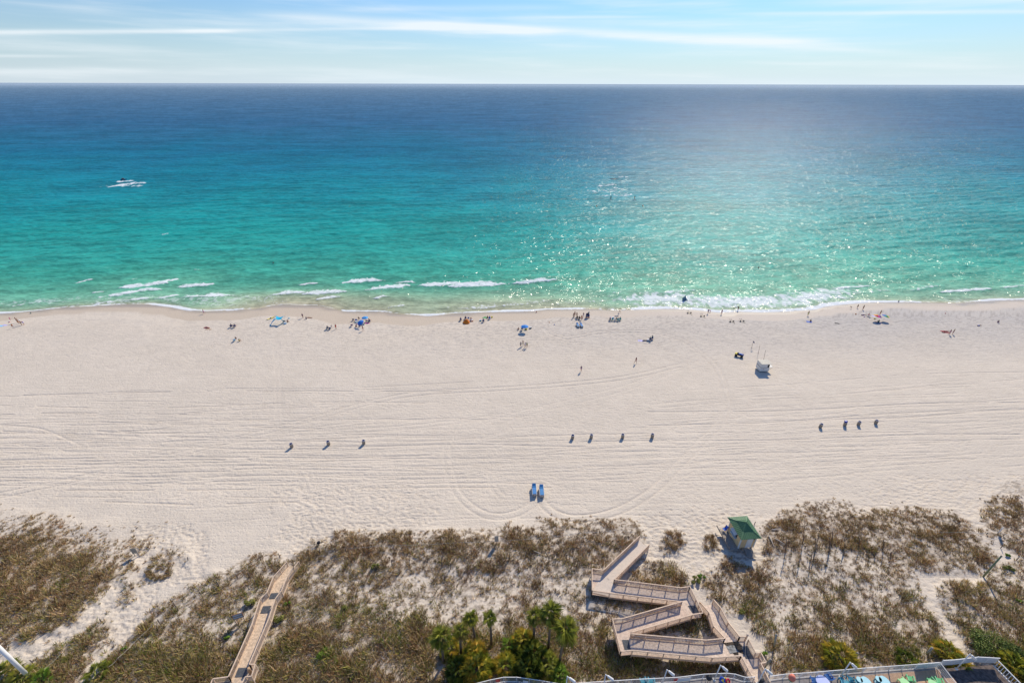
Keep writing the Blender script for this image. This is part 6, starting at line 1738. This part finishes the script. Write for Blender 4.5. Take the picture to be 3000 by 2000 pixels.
swimmer(801, 771, 'dark haired swimmer waist deep alone in the green water at the left'); swimmer(2222, 785, 'tiny swimmer in the pale glare on the right'); swimmer(2632, 884, 'dark figure in the shallow foam at the right')

# ------------------------------------------------------------------ beach gear
M_FRAME = mat('chair_frame', (.45, .46, .48), .4, .1, metal=.5)
def camp_chair(u, v, c, lab, rot=0.0, sc=1.0, group='folding chairs on the beach'):
    p = G(u, v); t_ = thing('beach_chair', lab, 'chair', p, rot, group, sc); m = pc(COLS[c])
    MB().beam((0, .26, .34), (0, -.22, .28), .54, .03).build('seat', m, t_); MB().beam((0, -.22, .28), (0, -.52, .88), .54, .03).build('backrest', m, t_)
    for s in (-1, 1):
        MB().tube([(s * .28, .30, .0), (s * .28, -.05, .34), (s * .28, -.54, .92)], .018, 5).build('leg', M_FRAME, t_); MB().tube([(s * .28, -.35, 0), (s * .28, .05, .32), (s * .28, .3, .38)], .018, 5).build('leg', M_FRAME, t_)
        MB().box((s * .31, -.05, .52), (.06, .5, .025)).build('arm_rest', M_FRAME, t_)
for a in [(679, 958, 'navy', 'navy chair, left of the pair on the left sand', .1), (689, 958, 'navy', 'navy chair, right of the pair on the left sand', .1), (687, 999, 'sky', 'pale blue lounge chair at the lower left pair', .9), (960, 964, 'slate', 'slate chair left of the red swimsuit', .2), (967.5, 964, 'navy', 'navy chair just left of the red swimsuit', .2),
          (833, 944, 'black', 'black chair right of the turquoise canopy', .3), (1035.6, 939, 'navy', 'dark chair leftmost behind the blue umbrellas', .2), (1044, 940, 'blue', 'bright blue chair second from left behind the blue umbrellas', .2), (1075.5, 942.5, 'navy', 'navy chair right of the blue umbrellas', -.2), (1083.3, 943.5, 'navy', 'rightmost navy chair by the blue umbrellas', -.2),
          (1030.6, 955, 'purple', 'purple chair alone at the left below the blue umbrellas', .5), (1350, 939, 'navy', 'navy chair left of the orange sunshade', 0), (1364, 935, 'navy', 'navy chair behind the orange sunshade', .2), (1372.5, 934, 'blue', 'empty blue chair behind the orange sunshade', .1), (1380, 939, 'white', 'white framed chair right of the orange sunshade', 0),
          (1416.5, 943, 'navy', 'navy chair by the teal tub', -.3), (1434.5, 935, 'blue', 'deep blue chair right of the green towel', -.2), (1529.5, 966, 'slate', 'grey chair in front of the single blue umbrella', 0, 1.15), (1690, 934, 'black', 'black chair, left one in the central group', 0), (1697, 935, 'black', 'black chair, right one in the central group', .2),
          (1787, 939, 'grey', 'grey chair under the lavender hat', 0), (1793.5, 938.5, 'teal', 'empty teal chair second in the row', 0), (1800, 939, 'white', 'empty white chair third in the row', .1), (1809.5, 939.5, 'teal', 'teal chair, left of the pair ending the row', 0), (1816, 938, 'teal', 'teal chair, right of the pair ending the row', 0),
          (1904, 997, 'navy', 'dark chair under the left teal shirt inside the tyre loop', 0), (1910.5, 993, 'navy', 'dark chair under the rear teal shirt inside the tyre loop', -.2), (2542.5, 927, 'white', 'small white chair left of the rainbow umbrellas', .4)]: camp_chair(*a)


def umbrella(u, v, lab, cols, r=1.05, h=2.05, tilt=(0, 0), group='beach umbrellas', n=8):
    p = G(u, v); t_ = thing('beach_umbrella', lab, 'umbrella', p, .2, group, 1.0, tilt)
    MB().tube([(0, 0, -.3), (0, 0, h + .05)], .025, 6).build('pole', M_WHITE, t_)
    for i in range(n):
        a0, a1 = 2 * math.pi * i / n, 2 * math.pi * (i + 1) / n; rows = []
        for k in range(5):
            f_ = k / 4; rr_ = r * f_; z = h - .42 * f_ ** 1.7
            rows.append([(rr_ * math.cos(lerp(a0, a1, j / 3)) * (1 - .04 * math.sin(math.pi * j / 3) * f_), rr_ * math.sin(lerp(a0, a1, j / 3)) * (1 - .04 * math.sin(math.pi * j / 3) * f_), z) for j in range(4)])
        MB().grid(rows).build('canopy_panel', pc(COLS[cols[i % len(cols)]]), t_, True)
        MB().beam((0, 0, h - .45), (r * .8 * math.cos(a0), r * .8 * math.sin(a0), h - .30), .015, .015).build('rib', M_FRAME, t_)
    MB().lathe([(.03, 0), (.02, .1)], (0, 0, h), 6).build('finial', M_WHITE, t_)
def ubase(cu, cv, h, tilt=0):
    z = float(G(cu, cv + 14).z); p = W(cu, cv, z + h - .2); return proj(p.x, p.y, z)
COLS['azure'] = (.02, .22, .62); COLS['sky2'] = (.10, .42, .72)
for (cu, cvv, cols, lab, r, tl) in [(1068.8, 929, ['azure', 'sky2'], 'sky blue beach umbrella, upper one of the overlapping pair', 1.0, (0, 0)), (1061, 938, ['azure', 'blue'], 'blue beach umbrella tilted seaward, lower one of the overlapping pair', 1.0, (.35, -.3)), (1537.3, 954.5, ['azure'], 'plain bright blue umbrella standing alone above the four friends', 1.12, (0, 0))]:
    bu, bv = ubase(cu, cvv, 2.05); umbrella(float(bu), float(bv), lab, cols, r, 2.05, tl)
for (cu, cvv, cols, lab, tl) in [(2569, 924, ['teal', 'green', 'yellow', 'orange', 'red', 'hot', 'purple', 'blue'], 'rainbow umbrella, left one of the two at the right', (.05, .18)), (2592.5, 924, ['red', 'hot', 'purple', 'blue', 'teal', 'green', 'yellow', 'orange'], 'rainbow umbrella, right one of the two at the right', (.05, .22))]:
    bu, bv = ubase(cu, cvv, 2.0); umbrella(float(bu), float(bv), lab, cols, 1.12, 2.0, tl)
# orange sunshade tilted to the ground
p = G(1365, 947); t_ = thing('beach_sunshade', 'large orange sunshade leaning on the sand between seated people', 'sunshade', p, -.5)
for i in range(8):
    a0, a1 = math.pi * i / 4, math.pi * (i + 1) / 4
    MB().grid([[(1.15 * k / 4 * math.cos(lerp(a0, a1, j / 3)), 1.25 * k / 4 * math.sin(lerp(a0, a1, j / 3)) * .8 + .2, 1.1 - .9 * (k / 4) ** 2 + .25 * math.sin(lerp(a0, a1, j / 3))) for j in range(4)] for k in range(5)]).build('canopy_panel', mat('orange_cloth', (.78, .20, .01), .6, .12, 3), t_, True)
MB().tube([(0, .2, -.2), (0, .2, 1.15)], .025, 5).build('pole', M_WHITE, t_)
# turquoise wind canopy
p = G(813, 947); t_ = thing('beach_canopy', 'turquoise stretch canopy on two poles with its tails pegged to the sand', 'canopy', p, 0)
M_TQ = mat('turquoise_cloth', (.01, .50, .72), .6, .06, 3)
A, B_, C_2, D_2 = [W(u, v, p.z + z) - p for u, v, z in ((810.4, 925, 2.1), (831.5, 925.3, 2.1), (823.5, 934.5, 1.9), (807, 934, 1.8))]
rows = []
for i in range(7):
    rows.append([lerp(lerp(A, B_, j / 6), lerp(D_2, C_2, j / 6), i / 6) + Vector((0, 0, -.30 * (math.sin(math.pi * j / 6)) + .0)) + Vector((0, -.22 * math.sin(math.pi * j / 6) * (1 - i / 6), 0)) for j in range(7)])
MB().grid(rows).build('canopy_cloth', M_TQ, t_, True)
def tail(q0, px, w0, w1):
    P_ = [q0] + [W(u, v, p.z + z) - p for u, v, z in px]; b = MB(); rows = []
    for i, q in enumerate(P_): rows.append([q + Vector((-lerp(w0, w1, i / (len(P_) - 1)), .05, 0)), q, q + Vector((lerp(w0, w1, i / (len(P_) - 1)), -.05, 0))])
    b.grid(rows).build('cloth_tail', M_TQ, t_, True)
tail(D_2, [(803, 937, 1.3), (798.5, 942, .7), (792, 953, .05)], .35, .05); tail(C_2, [(827, 938, 1.2), (831, 941, .6), (835.5, 946, .05)], .25, .05); tail(B_, [(838, 929, 1.3), (846, 933, .1)], .12, .04); tail(A, [(806, 929, 1.4), (801, 935, .3)], .12, .04)
for q in (A, B_): MB().tube([q, Vector((q.x, q.y, -.2))], .025, 5).build('pole', M_WHITE, t_)
for u, v in ((792, 953), (835.5, 947), (847, 933)):
    q = G(u, v) - p; MB().lathe([(.10, 0), (.18, .08), (.16, .22), (.05, .3)], tuple(q), 8).build('sand_anchor', M_TQ, t_, True)


def towel(u, v, c, lab, rot=0, w_=.85, l=1.7):
    p = G(u, v); b = MB(); b.grid([[((i / 5 - .5) * w_, (j / 7 - .5) * l, .03 + .02 * math.sin(i * 2.1 + j * 1.3)) for j in range(8)] for i in range(6)])
    o = b.build('towel', pc(COLS[c]), None, True); o.location = p; o.rotation_euler.z = rot; tag(o, lab, 'towel', 'towels on the sand')
for a in [(14, 953, 'lav', 'lavender towel left of the left family', 1.3), (2, 955, 'sky', 'pale blue towel cut by the left frame edge', 1.3), (606, 960.5, 'maroon', 'maroon towel under the lone left sunbather', 1.15, 1.0), (611, 965, 'tan', 'tan towel beside the maroon one', 1.35), (907, 931, 'brown', 'brown blanket right of the seated dark pair', 1.3, .8), (1076, 947, 'hot', 'bright pink towel right of the blue umbrellas', 1.3, .9, 1.3),
          (1422, 931, 'green', 'green round blanket right of the orange sunshade', .8, 1.3, 1.6), (1878, 998, 'lav', 'lavender towel inside the tyre loop', 1.5), (2371, 943, 'blue', 'blue towel beside the lime shorts', 1.2, 1.0, 1.6), (2560, 926, 'lav', 'pale lavender towel left of the rainbow umbrellas', 1.2, .8, 1.2), (2452, 947, 'black', 'black towel alone on the right sand', 1.1, .8, 1.2), (2574, 945, 'navy', 'blue mat under the left rainbow umbrella', 1.4, 1.0, 1.7), (2768, 972, 'maroon', 'maroon blanket under the two right sunbathers', 1.5, 1.6, 1.9)]: towel(*a)


def cooler(u, v, c, lab, rot=0, s=1.0, name='cooler', cat='cooler'):
    p = G(u, v); t_ = thing(name, lab, cat, p, rot, 'coolers and bags on the sand', s)
    MB().box((0, 0, .19), (.62, .38, .36)).build('box', pc(COLS[c]), t_); MB().box((0, 0, .40), (.66, .42, .07)).build('lid', pc(COLS['white' if c != 'yellow' else 'yellow']), t_); MB().tube([(-.25, 0, .42), (-.2, 0, .55), (.2, 0, .55), (.25, 0, .42)], .018, 5).build('handle', M_FRAME, t_)
for a in [(1540.7, 965, 'yellow', 'yellow orange cooler under the single blue umbrella', 0, 1.15), (1554, 962, 'black', 'dark bag right of the single blue umbrella', .5), (836, 948.5, 'sky', 'pale blue cooler right of the turquoise canopy', .3), (1045, 945, 'teal', 'turquoise bin under the blue umbrellas', 0, 1.1), (1383, 941, 'orange', 'orange bag right of the orange sunshade', .4), (1408, 940, 'teal', 'teal tub right of the orange sunshade', 0), (1898, 998, 'grey', 'grey basket between the lying and sitting people in the tyre loop', .2),
          (1045.5, 949, 'pink', 'small pink bag below the turquoise bin', .2, .7), (28, 944, 'red', 'small red bag behind the left family', .3, .6), (2562, 934, 'yellow', 'small yellow bucket left of the rainbow umbrellas', .2, .7), (2532, 928, 'pink', 'small pink bag left of the rainbow umbrellas', .1, .6), (1441, 930, 'yellow', 'yellow bag behind the green blanket', .2, .8), (1796, 932, 'sky', 'pale box behind the teal chair row', .1, .9)]: cooler(*a)
def ball(u, v, c, lab, r=.14):
    p = G(u, v); b = MB(); b.grid([[(r * math.sin(th_) * math.cos(a), r * math.sin(th_) * math.sin(a), r + r * math.cos(th_)) for a in [j * math.pi / 5 for j in range(11)]] for th_ in [i * math.pi / 8 for i in range(9)]])
    o = b.build('beach_ball', pc(COLS[c]), None, True); o.location = p; tag(o, lab, 'ball', 'small toys on the sand')
for a in [(1609, 945, 'orange', 'small orange toy left of the pushed together loungers'), (1624, 951.5, 'blue', 'small blue toy left of the pushed together loungers'), (2506.5, 921, 'orange', 'orange ball left of the rainbow umbrellas', .2), (2769, 919, 'red', 'red ball on the empty right sand'), (934.6, 1592, 'black', 'small black ball shaped object at the boardwalk foot', .28)]: ball(*a)
# inflatable and boats
def hull(name, u, v, L, wd, c, lab, rot, cat, h=.3, onwater=False, seat=True):
    p = W(u, v, .12) if onwater else G(u, v); t_ = thing(name, lab, cat, p, rot); rows = []
    for i in range(13):
        f_ = i / 12; x = (f_ - .5) * L; ww = wd * math.sin(math.pi * min(max(f_, .03), .97)) ** .55; rise = h * .6 * (2 * f_ - 1) ** 4
        rows.append([(x, ww / 2 * math.cos(a), h * .5 - h * .5 * math.sin(a) + rise) for a in [j * math.pi / 6 for j in range(7)]])
    MB().grid(rows).build('hull', pc(COLS[c]), t_, True)
    MB().grid([[(x[0][0], x[0][1] * .96, x[0][2] - .02), (x[0][0], 0, x[0][2] - .10), (x[-1][0], x[-1][1] * .96, x[-1][2] - .02)] for x in rows]).build('deck', pc(COLS['yellow' if c == 'white' else 'slate']), t_, True)
    if seat: MB().box((0, 0, h * .8), (.35, wd * .5, .1)).build('seat', pc(COLS['black']), t_)
    MB().tube([(L * .5 - .1, 0, h), (L * .5 + .05, 0, h + .1)], .03, 5).build('bow_loop', pc(COLS['black']), t_)
    return t_
hull('kayak', 794, 933, 2.9, .65, 'white', 'cream and yellow kayak lying beside the turquoise canopy', .95, 'kayak')
hull('inflatable_boat', 2153.5, 903, 1.9, 1.1, 'purple', 'small dark inflatable boat being held in the bright foam', .5, 'inflatable boat', .4)
hull('inflatable_boat', 1806, 926.5, 1.3, .8, 'orange', 'coral coloured inflatable behind the teal chair row', .1, 'inflatable boat', .25, seat=False)
p = W(2006, 881, .1); t_ = thing('raft_sail', 'grey blue sail shaped raft tilted up at the edge of the bright foam', 'raft', p, .2)
MB().prism([(-.9, 0, .1), (.9, .1, .2), (.35, .4, 1.3), (.1, .35, 2.0), (-.2, .35, 1.2), (-1.0, .2, .9)], (0, .08, .03)).build('sail', mat('slate_blue_vinyl', (.10, .19, .25), .4, .15), t_); MB().tube([(-1.0, -.1, .1), (0, -.2, .12), (1.1, 0, .15)], .16, 8).build('float_tube', mat('slate_blue_vinyl', None), t_, True)
MB().tube([(1.1, 0, .2), (2.2, -1.2, .1)], .03, 5).build('tow_line', M_POST, t_)
# jet ski, boats and swimmers offshore
p = W(363, 528, .2); t_ = thing('jet_ski', 'jet ski with a rider in the churned white wake at the left', 'jet ski', p, .3, None, 1.3)
MB().prism([(-1.4, -.35, .1), (.9, -.4, .1), (1.6, 0, .25), (.9, .4, .1), (-1.4, .35, .1)], (0, 0, .45)).build('hull', pc(COLS['navy']), t_); MB().box((-.3, 0, .7), (1.3, .32, .3)).build('seat', pc(COLS['black']), t_); MB().beam((.45, -.4, 1.0), (.45, .4, 1.0), .05, .05).build('handlebar', pc(COLS['black']), t_)
pr = proto('sit'); r_ = thing('person', 'rider in a dark vest on the jet ski', 'person', p + Vector((-.2, 0, .55)), -1.27, None, 1.25); inst('body', pr['body'], r_, SKM[1]); inst('shirt', pr['top'], r_, pc(COLS['navy'])); inst('shorts', pr['shorts'], r_, pc(COLS['black'])); inst('hair', pr['hair'], r_, HR['d'])
hull('paddle_board', 1799, 524.5, 6.4, 1.2, 'slate', 'long dark narrow boat on the glittering water right of centre', -.05, 'boat', .5, True)
for u, v, lab in ((1789, 586, 'upright paddler on a dark board at the ring of foam'), (1858.5, 586, 'second upright paddler right of the ring of foam')):
    p = W(u, v, .1); pr = proto('stand'); t_ = thing('person', lab, 'person', p + Vector((0, 0, .12)), .5, 'paddlers on the glittering water', 1.35); inst('body', pr['body'], t_, SKM[3]); inst('shirt', pr['top'], t_, pc(COLS['black'])); inst('shorts', pr['shorts'], t_, pc(COLS['black'])); inst('hair', pr['hair'], t_, HR['d'])
    hull('paddle_board', u, v, 3.2, .8, 'navy', 'dark paddle board under the ' + ('first' if u < 1800 else 'second') + ' upright paddler', .3, 'paddle board', .2, True, False)
for u, v, lab in ((1748, 605, 'small orange buoy below the ring of foam, left one'), (1883, 604, 'small orange buoy below the ring of foam, right one')):
    p = W(u, v, .1); o = MB().lathe([(.1, -.1), (.34, .12), (.34, .35), (.12, .6)], n=10).build('buoy', pc(COLS['orange']), None, True); o.location = p; tag(o, lab, 'buoy', 'orange buoys offshore')

# ------------------------------------------------------------------ balloon wheeled carts, loaded wagon, quad bike
M_TYRE = mat('black_rubber', (.035, .03, .03), .7, .15)
M_ALU = mat('tarnished_tube', (.22, .19, .13), .5, .2, metal=.3)
def wheel(parent, c, r, wd, axis='x', m=M_TYRE):
    b = MB().lathe([(r * .55, -wd / 2), (r * .92, -wd / 2), (r, -wd * .2), (r, wd * .2), (r * .92, wd / 2), (r * .55, wd / 2)], n=14)
    b.v = [(c[0] + z, c[1] + x, c[2] + y) for x, y, z in b.v]; o = b.build('wheel', m, parent, True)
    h = MB().lathe([(r * .5, -wd * .35), (r * .5, wd * .35)], n=10); h.v = [(c[0] + z, c[1] + x, c[2] + y) for x, y, z in h.v]; h.build('hub', M_ALU, o)
CARTL = ['balloon wheeled boat cart furthest left, half on the wet sand', 'balloon wheeled boat cart second from left, below the pink shorts', 'balloon wheeled boat cart third from left', 'balloon wheeled boat cart at the right end']
def cart():
    t_ = thing('boat_cart', CARTL[0], 'boat cart', (0, 0, 0), 0, 'empty boat carts near the waterline')
    wheel(t_, (-.72, 0, .26), .26, .30); wheel(t_, (.72, 0, .26), .26, .30)
    MB().tube([(-.72, 0, .28), (.72, 0, .28)], .035, 6).build('axle', M_ALU, t_)
    for s in (-1, 1):
        MB().tube([(s * .60, 0, .30), (s * .12, -1.25, .30), (s * .04, -1.9, .12)], .04, 6).build('frame_tube', M_ALU, t_)
        MB().tube([(s * .38, 0, .30), (s * .32, .55, .42), (s * .40, 1.15, .75)], .04, 6).build('cradle_arm', M_ALU, t_)
        MB().tube([(s * .40, 1.15, .75), (s * .25, 1.1, .5)], .06, 6).build('bunk_pad', M_TYRE, t_)
    MB().tube([(-.36, .55, .42), (.36, .55, .42)], .035, 6).build('cross_bar', M_ALU, t_)
    MB().tube([(0, -1.85, .14), (.15, -2.15, .06)], .05, 6).build('hitch', M_TYRE, t_)
    wheel(t_, (.0, -1.7, .12), .12, .10)
    return t_
c0 = cart()
for i, (u, v, r) in enumerate(((2019, 918, .25), (2058, 927.5, .22), (2143.5, 943, .25), (2173.5, 942, .25))):
    o = c0 if i == 0 else copy_tree(c0); p = G(u, v); o.location = p; o.rotation_euler.z = r; o['label'] = CARTL[i]; o.scale = (.82,) * 3
p = G(1721, 931); t_ = thing('beach_wagon', 'loaded beach wagon piled with dark folded chairs and bags on a red frame', 'wagon', p, .25)
MB().box((0, 0, .42), (1.2, .62, .08)).build('bed', pc(COLS['red']), t_)
for sx in (-1, 1):
    for sy in (-1, 1): wheel(t_, (sx * .42, sy * .3, .17), .17, .1)
for i, (c, q, s) in enumerate((('slate', (-.3, 0, .75), (.5, .5, .6)), ('navy', (.3, .05, .85), (.55, .45, .8)), ('black', (.0, .1, 1.35), (.8, .35, .5)), ('slate', (.35, .1, 1.75), (.35, .25, .5)), ('purple', (-.35, .1, 1.25), (.3, .3, .6)))): MB().box(q, s, .2 * i).build('folded_bag', pc(COLS[c]), t_)
MB().tube([(-.6, 0, .45), (-1.0, -.2, .9)], .025, 5).build('pull_handle', M_FRAME, t_)
p = G(2164, 1044); t_ = thing('quad_bike', 'dark four wheeled beach vehicle with a blue seat left of the white hut', 'quad bike', p, 1.0, None, 1.12)
for sx in (-1, 1):
    for sy in (-1, 1): wheel(t_, (sx * .45, sy * .62, .28), .28, .24)
MB().prism([(-.3, -.9, .40), (.3, -.9, .40), (.3, .85, .40), (-.3, .85, .40)], (0, 0, .22)).build('chassis', pc(COLS['black']), t_)
MB().box((0, -.25, .76), (.34, .85, .16)).build('seat', pc((COLS['blue'])), t_); MB().box((0, -.78, .72), (.8, .42, .06)).build('rear_rack', pc(COLS['navy']), t_); MB().box((0, .70, .72), (.72, .38, .06)).build('front_rack', pc(COLS['yellow']), t_)
MB().prism([(-.22, .2, .6), (.22, .2, .6), (.16, .5, .6), (-.16, .5, .6)], (0, -.05, .32)).build('tank', pc(COLS['black']), t_)
MB().tube([(-.38, .2, 1.02), (0, .32, .98), (.38, .2, 1.02)], .025, 6).build('handlebar', M_TYRE, t_)
for s in (-1, 1):
    MB().box((s * .45, .62, .60), (.28, .55, .04)).build('mudguard', pc(COLS['black']), t_); MB().box((s * .45, -.62, .60), (.28, .6, .04)).build('mudguard', pc(COLS['black']), t_)
    MB().lathe([(.07, 0), (.07, .05)], (s * .2, .92, .5), 8).build('headlight', pc(COLS['yellow']), t_)
# little chair leaning beside the kiosk
p = ko.location + Vector((-BW - .75, BD - .2, .36)); t_ = thing('folding_chair', 'blue and orange folding chair on the side deck of the kiosk', 'chair', p, 1.9)
MB().beam((0, .25, .42), (0, -.2, .38), .5, .03).build('seat', pc(COLS['blue']), t_); MB().beam((0, -.2, .38), (0, -.42, .95), .5, .03).build('backrest', pc(COLS['blue']), t_)
for s in (-1, 1): MB().tube([(s * .25, .28, 0), (s * .25, -.2, .5), (s * .25, -.42, .95)], .02, 5).build('leg', pc(COLS['orange']), t_)
